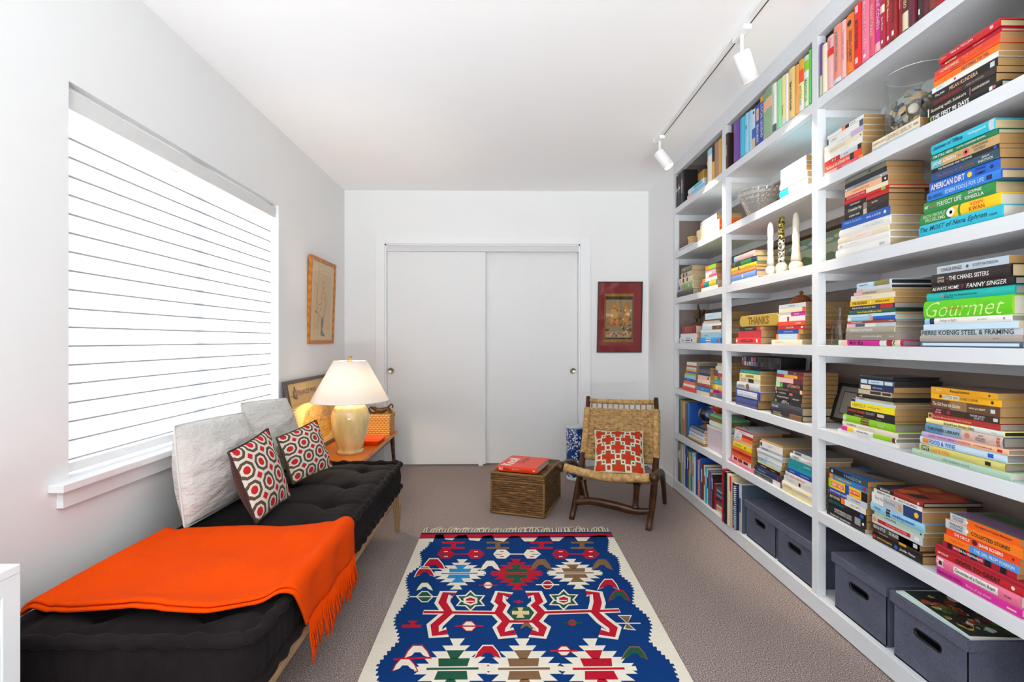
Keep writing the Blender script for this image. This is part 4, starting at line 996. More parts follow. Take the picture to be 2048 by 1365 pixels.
# ================================================================== blue and white ceramic stand
us = thing('umbrella_stand', 'blue and white floral porcelain cylinder standing behind the rope chair', 'umbrella stand', (0.590, 4.16, 0))
def porcelain():
    t = NT('blue_white_porcelain', .12, .6); v = t.coord(); vo = t.n('ShaderNodeTexVoronoi', feature='F1'); vo.inputs['Scale'].default_value = 17; t.link(v, vo.inputs[0]); d = vo.outputs['Distance']
    v2 = t.n('ShaderNodeTexVoronoi', feature='F1'); v2.inputs['Scale'].default_value = 62; t.link(v, v2.inputs[0]); dots = t.m_('LESS_THAN', v2.outputs['Distance'], .46)
    ring = t.m_('MULTIPLY', t.m_('LESS_THAN', d, .60), dots); n_ = t.noise(v, 30, 2)
    c = t.mix(n_, '#0f2a66', '#1c4690'); c = t.mix(ring, c, '#c9d6e2'); c = t.mix(t.m_('LESS_THAN', d, .10), c, '#1a3f86'); t.col(c); return t.m
po = porcelain(); wp = plain('white_porcelain', '#c9d2d6', .15, .6); c0 = (0.590, 4.16, 0); r = .0795
MB().lathe([(r-.002, .03), (r, .034), (r, .424), (r-.002, .428)], c0, 40).build('painted_wall', po, us)
MB().lathe([(0, 0.001), (r-.004, .001), (r+.001, .006), (r+.001, .026), (r-.002, .030)], c0, 40).build('foot_ring', wp, us)
MB().lathe([(r-.002, .428), (r+.004, .432), (r+.004, .447), (r-.002, .450), (r-.012, .447), (r-.012, .012), (0, .010)], c0, 40).build('rim', wp, us)

# ================================================================== built-in bookcase
case_m = NT('bookcase_paint', 0.45, 0.3); _v = case_m.coord(scale=(1, .3, 3)); case_m.col(case_m.mix(case_m.noise(_v, 30, 3), (.64, .665, .69), (.69, .71, .735))); case_m = case_m.m
SZ = [2.177, 1.834, 1.484, 1.136, 0.787, 0.439, 0.078]
bk = thing('bookcase', 'white built-in bookcase of three bays filling the right wall', 'bookcase', (XR+.14, 2.55, 0))
PO = [(3.866, 3.899), (2.967, 3.018), (2.090, 2.130), (NY0+.001, NY0+.045)]
XF = XR-0.004
for a, b in PO: MB().box((XF, a, SZ[6]-.0005), (XR+.032, b, HC-.001)).build('post', case_m, bk, bevel=.0015)
for k, z in enumerate(SZ):
    mb = MB()
    for (a0, a1), (b0, b1) in zip(PO[1:], PO[:-1]): mb.box((XF, a1, z-.044), (XR+.032, b0, z))
    if k < 6:
        MB().box((XR+.0325, NY0+.007, z-.044), (XBACK-.0005, NY1-.007, z)).build('shelf', case_m, bk)
        mb.build('shelf_edge', case_m, bk, bevel=.0015)
        MB().box((XBACK-.019, NY0+.008, z-.0445-.045), (XBACK-.001, NY1-.025, z-.0445)).build('cleat', case_m, bk)
        MB().box((XR+.033, NY1-.024, z-.0445-.045), (XBACK-.020, NY1-.0065, z-.0445)).build('cleat', case_m, bk)
        for a, b in PO[1:3]: MB().box((XR+.033, a+.008, z-.0445-.030), (XBACK-.020, a+.026, z-.0445)).build('bracket', case_m, bk)
    else:
        MB().box((XR+.0325, NY0+.007, z-.03), (XBACK-.0005, NY1-.007, z)).build('shelf', case_m, bk)
mb = MB()
for (a0, a1), (b0, b1) in zip(PO[1:], PO[:-1]): mb.box((XF, a1, 2.44), (XR+.032, b0, HC-.001))
mb.build('fascia', case_m, bk, bevel=.0015)
MB().box((XF-.006, NY0+.001, 0.006), (XR+.032, NY1-.001, SZ[6]-.001)).build('plinth', case_m, bk, bevel=.0015)
MB().box((XF-.002, NY0+.001, 0.0), (XR+.03, NY1-.001, 0.0055)).build('toe_shadow_strip', plain('toe_shadow_paint', '#6b625e', .8), bk)  # dark strip painted as the shadow line where plinth meets carpet

# ------------------------------------------------------------------ books
PAL = dict(white='#e4e2dd', cream='#e3d7bb', black='#1d1c1f', grey='#97989a', pale_grey='#c3c8cc', taupe='#8d8177', beige='#c8b694', tan='#c4a06a', brown='#5f402c', dark_brown='#3a2a22', red='#c01f26', bright_red='#e0251c', crimson='#a9192f',
           dark_red='#8c2226', maroon='#5f1f30', pink='#e0708f', pale_pink='#e9b3b3', rose='#d8576b', magenta='#cf2393', salmon='#e58a77', orange='#ef7a1e', orange_red='#ea4a1c', yellow='#f0c313', pale_yellow='#e9dc94', gold='#d99f2b', olive='#8a8248', lime='#8fc31f',
           green='#2f8a45', dark_green='#1d5844', mint='#a9c6b0', pale_green='#c3d9b0', teal='#0f8a8f', turquoise='#27b5cc', light_blue='#8fc3dd', pale_blue='#c0d8e8', blue='#1f56b0', royal_blue='#1646a4', navy='#1d2a55', purple='#6b3a94', lilac='#b9a9c9', peach='#e8b38c', olive_grey='#6d6e5a', slate='#4c5866')
def C(n): return PAL.get(n, n)
COVER = attr_mat('printed_book_cover', 0.38, 0.4, 0.06)
def page_mat(name, c0, c1):
    t = NT(name, .9, .1); v = t.coord(scale=(.4, 1, 1)); f = t.noise(v, 900, 1, .5); st = t.wave(v, 330, 1.2, 'Y', 1); t.col(t.mix(t.m_('ADD', t.m_('MULTIPLY', f, .4), t.m_('MULTIPLY', st, .6)), c0, c1)); return t.m
PAGES = {'c': page_mat('cream_pages', '#a58d68', '#d0bb96'), 't': page_mat('tan_pages', '#8a683e', '#b59162'), 'w': page_mat('white_pages', '#b8b0a2', '#ded6c8'), 'o': plain('orange_slipcase_side', '#e8500f', .5), 'k': plain('black_page_block', '#2a2826', .8), 'g': page_mat('grey_pages', '#7a736a', '#a39b90')}
def book(M, L, Tk, W, col, hard, label, group, segs=(), texts=(), pages=None, top=None, art=None, name=None, cat='book', upright=False):
    """local frame: x along the spine, y thickness, z outwards from the spine"""
    nm = name or ('hardback_book' if hard else 'paperback_book')
    t = thing(nm, label, cat, group=group, M=M)
    ct = 0.0024 if hard else 0.0007; ov = 0.0028 if hard else 0.0; ct = min(ct, Tk*.2)
    bul = min(0.0045, Tk*.12) if hard else 0.0
    ns = 6 if hard else 2
    prof = [(y, bul*(1-(2*y/Tk-1)**2)) for y in [Tk*i/ns for i in range(ns+1)]]
    def bz(y): q = min(max(y/Tk, 0), 1); return bul*(1-(2*q-1)**2)
    mb = MB(); base = C(col); topc = C(top) if top else base
    cuts = [0.0]; cc = []
    ss = sorted(segs, key=lambda s: s[0]); x = 0.0
    for a, b, c in ss:
        if a > x+1e-4: cuts.append(a); cc.append(base)
        cuts.append(b); cc.append(C(c)); x = b
    if x < 1-1e-4: cuts.append(1.0); cc.append(base)
    for i, c in enumerate(cc):
        xa, xb = cuts[i]*L, cuts[i+1]*L
        for (y0, z0), (y1, z1) in zip(prof, prof[1:]): mb.poly([(xa, y0, z0), (xb, y0, z0), (xb, y1, z1), (xa, y1, z1)], 0, c)
    # two boards and the inside of the spine
    mb.poly([(0, 0, 0), (0, 0, -W), (L, 0, -W), (L, 0, 0)], 0, base); mb.poly([(0, Tk, 0), (L, Tk, 0), (L, Tk, -W), (0, Tk, -W)], 0, topc)
    mb.poly([(0, ct, -ct), (L, ct, -ct), (L, ct, -W), (0, ct, -W)], 0, base); mb.poly([(0, Tk-ct, -ct), (0, Tk-ct, -W), (L, Tk-ct, -W), (L, Tk-ct, -ct)], 0, topc)
    mb.poly([(0, ct, -ct), (0, Tk-ct, -ct), (L, Tk-ct, -ct), (L, ct, -ct)], 0, base)
    mb.poly([(0, 0, -W), (0, ct, -W), (L, ct, -W), (L, 0, -W)], 0, base); mb.poly([(0, Tk-ct, -W), (0, Tk, -W), (L, Tk, -W), (L, Tk-ct, -W)], 0, topc)
    for xe, flip in ((0, 1), (L, -1)):
        for q in ([(xe, 0, 0), (xe, ct, -ct), (xe, ct, -W), (xe, 0, -W)], [(xe, Tk, 0), (xe, Tk, -W), (xe, Tk-ct, -W), (xe, Tk-ct, -ct)]): mb.poly(q[::flip], 0, base)
        mb.poly([(xe, y, z) for y, z in prof][::-flip]+[(xe, Tk-ct, -ct), (xe, ct, -ct)][::-flip] if flip < 0 else [(xe, Tk-ct, -ct), (xe, ct, -ct)][::-1][::-1]+[(xe, y, z) for y, z in prof], 0, base)
    for tx in texts:
        s, x0, x1, c = tx[:4]; o = tx[4] if len(tx) > 4 else {}
        h = o.get('h', .5)*Tk; yc = o.get('y', .5)*Tk
        if len(s) and s[0] == '#':                       # a plain mark
            xa, xb, ya, yb = x0*L, x1*L, yc-h/2, yc+h/2
            if s == '#o':
                n = 12; mb.poly([((xa+xb)/2+h/2*math.cos(2*PI*i/n), yc+h/2*math.sin(2*PI*i/n), bz(yc)+.0005) for i in range(n)], 0, C(c))
            else: mb.poly([(xa, ya, bz(ya)+.0005), (xb, ya, bz(ya)+.0005), (xb, yc, bz(yc)+.0005), (xa, yc, bz(yc)+.0005)], 0, C(c)); mb.poly([(xa, yc, bz(yc)+.0005), (xb, yc, bz(yc)+.0005), (xb, yb, bz(yb)+.0005), (xa, yb, bz(yb)+.0005)], 0, C(c))
        else: put_text(mb, s, lambda x, y: (x, y, bz(y)+.0009), x0*L, x1*L, yc, h, C(c), 0, o.get('b', .012), o.get('i', 0), o.get('a', 'C'), o.get('q', .5))
    if art:
        for pts, c in art: mb.poly([(u*L, Tk+.0004+k_*.0, -v*W) for u, v in pts for k_ in (0,)], 0, C(c))
    mb.build('cover', COVER, t, local=True)
    e = .0004
    pg = pages or ('c' if hard else 't')
    MB().box((ov+e, ct+e*.3, -(W-ov-.001)), (L-ov-e, Tk-ct-e*.3, -ct-e)).build('pages', PAGES[pg], t, local=True)
    return t
FLAT = lambda X, Y, Z, yaw=0.0: Matrix.Translation((X, Y, Z)) @ Matrix.Rotation(yaw, 4, 'Z') @ Matrix(((0, 0, -1, 0), (-1, 0, 0, 0), (0, 1, 0, 0), (0, 0, 0, 1)))
UPR = lambda X, Y, Z, lean=0.0: Matrix.Translation((X, Y, Z)) @ Matrix.Rotation(lean, 4, 'X') @ Matrix(((0, 0, -1, 0), (0, -1, 0, 0), (-1, 0, 0, 0), (0, 0, 0, 1)))
ORD = ['lowest', 'second', 'third', 'fourth', 'fifth', 'sixth', 'seventh', 'eighth', 'ninth', 'tenth', 'eleventh', 'twelfth', 'thirteenth', 'fourteenth', 'fifteenth']
rb_ = random.Random(11)
def clear_posts(a, b, X):
    if X > XR+.0325: return a, b
    for p0, p1 in PO:
        if a > p0 and b < p1:
            if (a+b) > p0+p1: b = p1+.001
            else: a = p0-.001
    return a, b
def stack(place, zm, row, ybot, books, X=None, z0=None, W=None, gap=0.0, endmap=None):
    """books from the bottom: (xL, xR, yTop, colour, hard, texts, options) in zoomed photo pixels; their ends are read on the spine plane"""
    ox, oy, s = zm; X = X or XR+.014; z = (SZ[row-1] if z0 is None else z0)+.0004; yb = ybot
    n = len(books); out = []
    for i, bkk in enumerate(books):
        xl, xr, yt, col, hard = bkk[:5]; texts = bkk[5] if len(bkk) > 5 else (); o = bkk[6] if len(bkk) > 6 else {}
        dx = rb_.uniform(-.003, .003)+o.get('dx', 0)
        a, b = on_x(ox+xl/s, 700, X+dx).y, on_x(ox+xr/s, 700, X+dx).y
        Tk = (yb-yt)/s/F*a*1.0; yb = yt
        a, b = clear_posts(a, b, X+dx)
        w = o.get('W') or W or (rb_.uniform(.150, .160) if hard else rb_.uniform(.126, .138))
        w = min(w, XBACK-.004-(X+dx)); w = min(w, max((a-b)*1.05, .10))
        desc = o.get('n') or f"{col.replace('_', ' ')} {'hardback' if hard else 'paperback'}"
        pos = 'topmost' if i == n-1 else ORD[i] if i == 0 else ORD[i]+' lowest'
        lab = o.get('label') or f"{desc}, {pos} in the {place}"
        book(FLAT(X+dx, a, z), a-b, max(Tk-.0003, .003), w, col, hard, lab, 'books in the '+place, o.get('seg', ()), texts, o.get('p'), o.get('top'), o.get('art'), o.get('name'), o.get('cat', 'book'))
        z += Tk; out.append((a, b, z))
    return out
def row_up(place, zm, row, books, X=None, xend=None, W=.16, first='leftmost', z0=None):
    """books standing side by side, left to right: (xLeft at the shelf, colour, height m, hard, texts, options)"""
    ox, oy, s = zm; X0 = X or XR-.006; z = (SZ[row-1] if z0 is None else z0)+.0004; n = len(books)
    for i, bkk in enumerate(books):
        xl, col, H, hard = bkk[:4]; texts = bkk[4] if len(bkk) > 4 else (); o = bkk[5] if len(bkk) > 5 else {}
        xn = o.get('xr') or (books[i+1][0] if i < n-1 else xend)
        Xs = X0+rb_.uniform(-.004, .004)+o.get('dx', 0)
        a, b = on_x(ox+xl/s, 700, X0).y, on_x(ox+xn/s, 700, X0).y
        a, b = clear_posts(a, b, Xs)
        desc = o.get('n') or f"{col.replace('_', ' ')} upright {'hardback' if hard else 'paperback'}"
        pos = f"{'first' if i == 0 else ORD[i]} from far end" if i < n/2 else f"{'first' if i == n-1 else ORD[n-1-i]} from near end"
        lab = o.get('label') or f"{desc}, {pos} of the {place}"
        book(UPR(Xs, a-.0003, z+H, 0), H, max(a-b-.0006, .004), o.get('W', min(W, H*.72)), col, hard, lab, 'books in the '+place, o.get('seg', ()), texts, o.get('p', 'c'), o.get('top'), None, o.get('name'), o.get('cat', 'book'))

# ================================================================== near bay
Z1, Z2, Z3, Z4, Z5, Z6 = [(1640, y, 5.02) for y in (0, 230, 490, 700, 900, 1093)]
Wt, Bk, Rd, Yl = 'white', 'black', 'red', 'yellow'
def t(s, xa_, xb_, c='white', **k): return (s, xa_, xb_, c, k)
row_up('pink top row', Z1, 1, [
    (2, 'purple', .215, 0, (), {'seg': [(.62, 1, 'pale_green')]}), (22, 'cream', .20, 1), (66, 'pale_pink', .212, 1, (t('Colette', .05, .25, 'rose'),), {'seg': [(.24, .38, 'bright_red')]}),
    (138, 'salmon', .226, 1, (t('A RECIPE FOR LIVING', .1, .8, 'teal', h=.3),), {'seg': [(.93, 1, 'pale_blue')]}), (214, 'pale_pink', .222, 1, (t('TALKING AS FAST', .1, .75, 'rose', h=.4),)),
    (262, 'orange', .222, 1, (t('LESSONS in CHEMISTRY', .28, .84, 'navy', h=.3, y=.62), t('Bonnie Garmus', .4, .8, 'black', h=.2, y=.28), ('#o', .1, .2, 'black', {'h': .5})),),
    (348, 'bright_red', .232, 1, (t('MALIBU SEA FANGS', .25, .72, 'black', h=.45), ('#', .03, .14, 'pale_grey', {'h': .4}), ('#', .86, .95, 'pale_grey', {'h': .4}))),
    (420, 'pink', .235, 1, (t('Mermaid of a Good Fox', .06, .82, 'pale_pink', h=.5, i=.3), ('#', .9, .95, 'white', {'h': .35}))), (494, 'rose', .215, 1, (t('DEARIE CRANE', .1, .72, 'pale_pink', h=.5),)),
    (545, 'magenta', .222, 1, (t('JANE COHEN', .08, .66, 'pale_pink', h=.6),), {'seg': [(.86, 1, 'pale_pink')]}),
    (614, 'crimson', .225, 1, (t('Islands', .1, .3, 'white', h=.4), ('#', .36, .48, 'cream', {'h': .8}), t('Jane Green', .53, .76, 'white', h=.4), ('#', .9, .95, 'white', {'h': .3}))),
    (668, 'crimson', .22, 1, (t('HOTEL Madeline', .2, .75, 'pale_yellow', h=.4), ('#', .9, .96, 'white', {'h': .35}))), (718, 'dark_red', .222, 1, (t('THE WINTER STATION', .1, .75, 'maroon', h=.4), ('#', .88, .95, 'white', {'h': .35}))),
    (778, 'dark_red', .22, 1, (t('Napoleon', .4, .7, 'pale_pink', h=.4), ('#o', .15, .25, 'pale_yellow', {'h': .5}))), (822, 'maroon', .225, 1, (t('RICHARD RUSSO', .15, .68, 'pale_yellow', h=.4),), {'seg': [(.74, 1, 'cream')]}),
    (898, 'maroon', .222, 1, (t('THE LATTE', .2, .6, 'white', h=.45),)), (962, 'dark_brown', .222, 1, (t('ALLISON', .2, .6, 'rose', h=.4), ('#', .85, .93, 'white', {'h': .25}))), (1022, 'purple', .225, 1, (t('THE ATLAS', .2, .7, 'lilac', h=.4),), {'seg': [(0, 1, 'maroon')]}),
    (1086, 'brown', .222, 1, (), {'seg': [(.0, 1, '#7a3322')]}), (1166, 'crimson', .222, 1), (1250, 'red', .222, 1)], xend=1325)
ST_A = stack('stack left of the shell jar', Z2, 2, 635, [
    (45, 430, 592, 'rose', 0, (t('White Lapis Love', .35, .85, 'white', h=.4),), {'seg': [(0, .35, 'pale_pink'), (.92, 1, 'gold')]}), (48, 420, 528, 'orange_red', 0, (t('The Second Life of Mirielle West', .05, .7, 'white', h=.5, i=.2),), {'seg': [(.7, .8, 'dark_brown')]}),
    (48, 418, 480, 'pale_grey', 0, (t('I B I S', .12, .40, 'white'), t('Circling', .5, .7, 'slate', h=.4)), {'seg': [(0, .44, 'red'), (.9, 1, 'black')]}), (45, 425, 425, 'white', 0, (t('a place we knew', .4, .7, 'pale_grey', h=.3),)),
    (45, 430, 375, 'cream', 0, (t('THE BOOK LOVERS', .1, .6, 'beige', h=.4), ('#o', .93, .97, 'black', {'h': .3}))), (46, 435, 325, 'white', 0, (t('A YEAR BY THE SEA', .4, .8, 'pale_grey', h=.4),), {'seg': [(.7, 1, 'lilac')]}), (70, 436, 268, 'white', 0, (t('SUMMER', .1, .3, 'pale_grey', h=.4),), {'seg': [(.9, 1, 'slate'), (0, .05, 'navy')]}),
    (75, 438, 235, 'white', 0, (t('Annie Falk', .62, .84, 'slate', h=.4),), {'seg': [(.42, .52, 'orange'), (.52, .62, 'black')]})], X=XR+.012)
ST_B = stack('pair under the shell jar', Z2, 2, 412, [(520, 1003, 375, 'pale_blue', 0, (t('THE HAPPIEST SUMMER', .02, .45, 'blue', h=.35), t('Erin Hilder', .5, .8, 'light_blue', h=.4))), (524, 1003, 298, 'cream', 0, (t('JOSEPH KANON', .02, .3, 'taupe', h=.28), t('LEAVING BERLIN', .33, .84, '#a08a76', h=.5, b=0), ('#', .88, .97, 'grey', {'h': .3})), {'p': 't'})], X=XR+.010)
stack('stack right of the shell jar', Z1, 2, 1275, [
    (1097, 1825, 1205, 'black', 1, (t('THE FIRST 90 DAYS', .06, .6, 'white', h=.62, b=.03), ('#', .03, .05, 'lime', {'h': .7}), ('#', .86, .9, 'white', {'h': .5}), ('#o', .9, .95, 'rose', {'h': .4})), {'p': 'w'}), (1083, 1768, 1122, 'black', 0, (t('Running with Scissors', .04, .62, 'cream', h=.5), ('#', .65, .658, 'salmon', {'h': .9}), t('AUGUSTEN BURROUGHS', .68, .92, 'cream', h=.3)), {'seg': [(0, .02, 'cream')]}),
    (1115, 1772, 1062, 'dark_brown', 0, (t('THE AFTERLIFE REVIEW', .05, .5, 'crimson', h=.5), t('AMELIA PARKER', .55, .85, 'grey', h=.3))), (1122, 1785, 985, 'black', 0, (t('The Joke', .06, .22, 'white', h=.4, i=.3), t('MILAN KUNDERA', .3, .73, 'peach', h=.5), ('#', .9, .96, 'pale_grey', {'h': .6}))),
    (1125, 1790, 935, 'white', 0, (t('SAFE', .05, .2, 'light_blue', h=.5), ('#o', .36, .4, 'red', {'h': .5}))), (1143, 1800, 868, 'orange', 0, (t('GETTING TO YES', .46, .86, 'navy', h=.45), t('Negotiating agreement', .15, .43, 'orange_red', h=.3))), (1140, 1802, 835, 'orange_red', 0, (t('WRITERS & LOVERS', .1, .7, 'maroon', h=.4),)),
    (1150, 1815, 775, 'salmon', 0, (t('HOMECOMING', .1, .4, 'cream', h=.45), t('THE GUEST', .45, .74, 'orange', h=.6)), {'seg': [(0, 1, '#d9402f')]}), (1210, 1818, 735, 'crimson', 1, (t('MARRIAGE', .05, .35, 'pale_yellow', h=.5), t('Anita Amirrezvani', .5, .85, 'peach', h=.3))),
    (1200, 1810, 665, 'red', 1, (t('Cicero', .04, .14, 'pale_pink', h=.3), t('How to Tell a Joke', .2, .62, 'white', h=.42), ('#', .86, .91, 'pale_pink', {'h': .4})), {'top': 'black', 'p': 'c'})], X=XR+.008, W=.155)
stack('tall stack left of the turquoise books', Z2, 3, 1461, [
    (165, 700, 1380, 'white', 1, (t('ESSAYS', .85, .94, 'grey', h=.3),)), (185, 700, 1320, 'white', 1, (t('LIFE', .05, .1, 'slate', h=.4), t('Selected poems', .2, .5, 'pale_grey', h=.3))), (185, 695, 1262, 'cream', 1, (t('the light we carry', .3, .7, 'peach', h=.3),), {'seg': [(.3, .7, '#ecd9cf')]}), (200, 712, 1182, 'white', 1, (t('THE FRIENDS', .5, .9, 'pale_grey', h=.4),), {'top': 'maroon'}),
    (218, 705, 1105, 'blue', 0, (t('What is not yours', .06, .45, 'light_blue', h=.4, y=.62, i=.2), t('VIRGIL A. KOSTER', .53, .84, 'white', h=.22), ('#o', .88, .93, 'white', {'h': .4}))), (245, 688, 1048, 'black', 0, (t('orphan train', .12, .38, 'white', h=.5), ('#', .46, .54, 'beige', {'h': .9}), t('NOVEL', .6, .8, 'brown', h=.3))), (245, 690, 985, 'dark_brown', 0, (t('Commander Key', .1, .42, 'white', h=.6), ('#', .46, .54, 'taupe', {'h': .95}), t('BEATRIX', .58, .85, 'white', h=.22))),
    (245, 690, 945, 'black', 0, (t('HIGH FIDELITY', .08, .46, 'white', h=.4),), {'seg': [(.52, 1, 'red')]}), (245, 692, 912, 'red', 1, (('#', .85, .94, 'lime', {'h': .9}),)), (250, 685, 870, 'red', 0, (t('A LONG HOLIDAY HERE', .05, .5, 'pale_pink', h=.4),), {'seg': [(.52, 1, 'cream'), (.0, .03, 'dark_brown')]}), (250, 683, 815, 'peach', 0, (t('UNEXPECTED HOPE', .2, .6, 'orange', h=.4), ('#o', .92, .97, 'white', {'h': .4})), {'seg': [(.87, 1, 'black')]}),
    (250, 680, 780, 'grey', 0, (t('THE HOUSE RULES', .2, .6, 'slate', h=.5), ('#o', .02, .06, 'white', {'h': .6}), ('#o', .84, .88, 'white', {'h': .5}))), (250, 670, 735, 'black', 0, (t('CLARA PETERS', .3, .6, 'slate', h=.4),), {'seg': [(0, 1, '#20242c')]}), (255, 665, 688, 'olive_grey', 0, (t('THE NATURE OF GRASS', .1, .55, 'grey', h=.4), ('#o', .6, .66, 'black', {'h': .5})))], X=XR+.014)
stack('turquoise and green stack', Z2, 3, 1258, [
    (1005, 1838, 1140, 'turquoise', 1, (t('The MOST of Nora Ephron', .02, .85, 'navy', h=.52, i=.25, b=.004), t('KNOPF', .88, .96, 'navy', h=.16, y=.4)), {'p': 'w'}), (1015, 1812, 1030, 'yellow', 1, (t('RICH PEOPLE', .05, .36, 'pale_green', h=.30, y=.68), t('PROBLEMS', .08, .36, 'pale_green', h=.32, y=.3), ('#o', .36, .5, 'white', {'h': .8}), ('#o', .41, .46, 'red', {'h': .3}), t('KEVIN', .66, .84, 'orange_red', h=.3, y=.7), t('KWAN', .66, .84, 'red', h=.32, y=.3)), {'seg': [(0, .42, 'green'), (.52, .55, 'green')], 'p': 'w'}),
    (1050, 1760, 918, 'green', 1, (t('MY', .03, .09, 'white', h=.3), t('not so', .1, .2, '#b08a5a', h=.3, i=.3), t('PERFECT LIFE', .22, .58, 'white', h=.4), t('SOPHIE', .66, .86, 'white', h=.26, y=.7), t('KINSELLA', .62, .88, 'white', h=.28, y=.3)), {'p': 'c'}), (1080, 1825, 835, 'blue', 1, (t('BE USEFUL', .03, .25, 'navy', h=.4, y=.4), t('SEVEN TOOLS FOR LIFE', .28, .8, 'pale_blue', h=.44, y=.5), ('#', .83, .9, 'navy', {'h': .5})), {'seg': [(0, 1, '#2d7fd6')]}),
    (1098, 1812, 735, 'royal_blue', 0, (t('AMERICAN DIRT', .03, .54, 'white', h=.6, b=.02), ('#o', .57, .64, 'yellow', {'h': .5}), t('JEANINE', .68, .82, 'navy', h=.25, y=.68), t('CUMMINS', .68, .82, 'navy', h=.25, y=.32), ('#o', .87, .92, 'navy', {'h': .35})), {'seg': [(0, 1, '#1e63c8')]}), (1115, 1805, 650, 'navy', 0, (t('The Women in the Castle', .1, .66, '#8a5a48', h=.4, i=.2), t('JESSICA', .74, .9, 'white', h=.24, y=.68), t('SHATTUCK', .72, .92, 'white', h=.26, y=.34)), {'seg': [(0, .5, '#1f4a7a'), (.5, 1, '#2f4f5f')]}), (1118, 1800, 605, 'black', 0, (t('THE THOUSAND AND THE NAVEL', .12, .64, 'white', h=.4), ('#o', .93, .97, 'blue', {'h': .7}))),
    (1115, 1800, 518, 'tan', 0, (t('JANE GREEN', .03, .40, 'white', h=.55), t('the', .43, .48, 'olive', h=.3), ('#o', .5, .6, 'rose', {'h': .75}), ('#o', .53, .57, 'white', {'h': .3}), t('SUNSHINE', .64, .86, 'slate', h=.28, y=.7), t('SISTERS', .65, .84, 'slate', h=.28, y=.32)), {'seg': [(0, .18, '#5aa9b8')], 'n': 'cream and teal paperback'}), (1120, 1790, 465, 'dark_green', 1, (t("I'M STILL HERE", .03, .38, 'white', h=.5, b=.02), t('AUSTIN CHANNING BROWN', .42, .84, 'white', h=.32)), {'seg': [(0, 1, '#1f7a52')]}), (1125, 1755, 368, 'turquoise', 1, (t('Summer of Tiffany', .05, .55, 'navy', h=.5, i=.25), t('Hollingsworth', .62, .9, 'white', h=.3)), {'seg': [(.93, 1, 'pale_grey')], 'top': 'brown'})], X=XR+.006, W=.165)
stack('stack right of the glass carafe', Z3, 4, 1005, [
    (190, 835, 950, 'magenta', 1, (t('Mod', .2, .3, 'black', h=.6), t('Miles', .33, .43, 'black', h=.8, i=.3), t('R', .84, .92, 'black', h=.7, i=.3)), {'seg': [(0, .05, 'pale_green'), (.05, .16, 'pale_pink'), (.68, .78, 'white'), (.78, .86, 'crimson'), (.86, .97, 'cream'), (.97, 1, 'crimson')], 'n': 'pink patterned hardback', 'p': 'g'}), (258, 770, 885, 'taupe', 0, (t('LONDON | HOTELS & MORE', .3, .78, 'white', h=.3), t('TASCHEN', .85, .97, 'cream', h=.16)), {'p': 'g'}), (268, 750, 825, 'beige', 1, (t('WEEKEND RETREATS', .06, .62, 'white', h=.4, b=.02),), {'seg': [(0, 1, '#a39f8c')], 'p': 'g', 'n': 'grey speckled hardback'}), (270, 758, 788, 'white', 0, (('#', .2, .4, 'slate', {'h': .8}),), {'seg': [(0, .2, 'pale_pink'), (.62, 1, 'pale_grey')], 'p': 'g'}), (275, 764, 765, 'dark_red', 0, (t('RICHARD NEUTRA', .08, .35, 'white', h=.6), t('TASCHEN', .85, .97, 'white', h=.4)), {'seg': [(0, 1, '#9a3f24')], 'p': 'g'}),
    (280, 760, 727, 'light_blue', 1, (), {'seg': [(.5, .56, 'salmon'), (.56, 1, 'blue'), (0, .08, 'white')]}), (280, 756, 700, 'pale_blue', 0, (t('ETHICS', .4, .6, 'slate', h=.4),)), (295, 758, 660, 'dark_green', 1, (t('Natural Radio and Mexican Radio', .2, .74, 'yellow', h=.5),), {'p': 'k'}), (305, 750, 615, 'navy', 0, (t('THE SHORTS WITHOUT MEN', .05, .6, 'pale_yellow', h=.4),), {'seg': [(.7, .96, 'red')], 'p': 'g'}), (302, 740, 563, 'gold', 0, (t('THE ADDRESS', .06, .42, 'black', h=.5), t('FIONA DAVIS', .58, .95, 'black', h=.4), ('#o', .46, .54, 'pale_yellow', {'h': .5})), {'seg': [(0, 1, '#e8b81a')], 'n': 'yellow paperback'}),
    (310, 755, 512, 'cream', 0, (t('Letters of Norman Keys', .05, .6, 'beige', h=.4),)), (340, 725, 482, 'beige', 0, (t('THE PRINCETONIANS', .1, .75, 'dark_brown', h=.5),), {'seg': [(0, .3, 'pale_pink')]}), (370, 715, 440, 'pale_grey', 1, (t('nest', .1, .2, 'salmon', h=.4),), {'p': 'k'}), (372, 715, 392, 'pale_blue', 1, (t('George Nelson', .08, .36, 'black', h=.4),), {'seg': [(.5, .54, 'light_blue'), (.54, .96, 'olive')], 'p': 'k', 'top': 'black'})], X=XR+.012, W=.16)
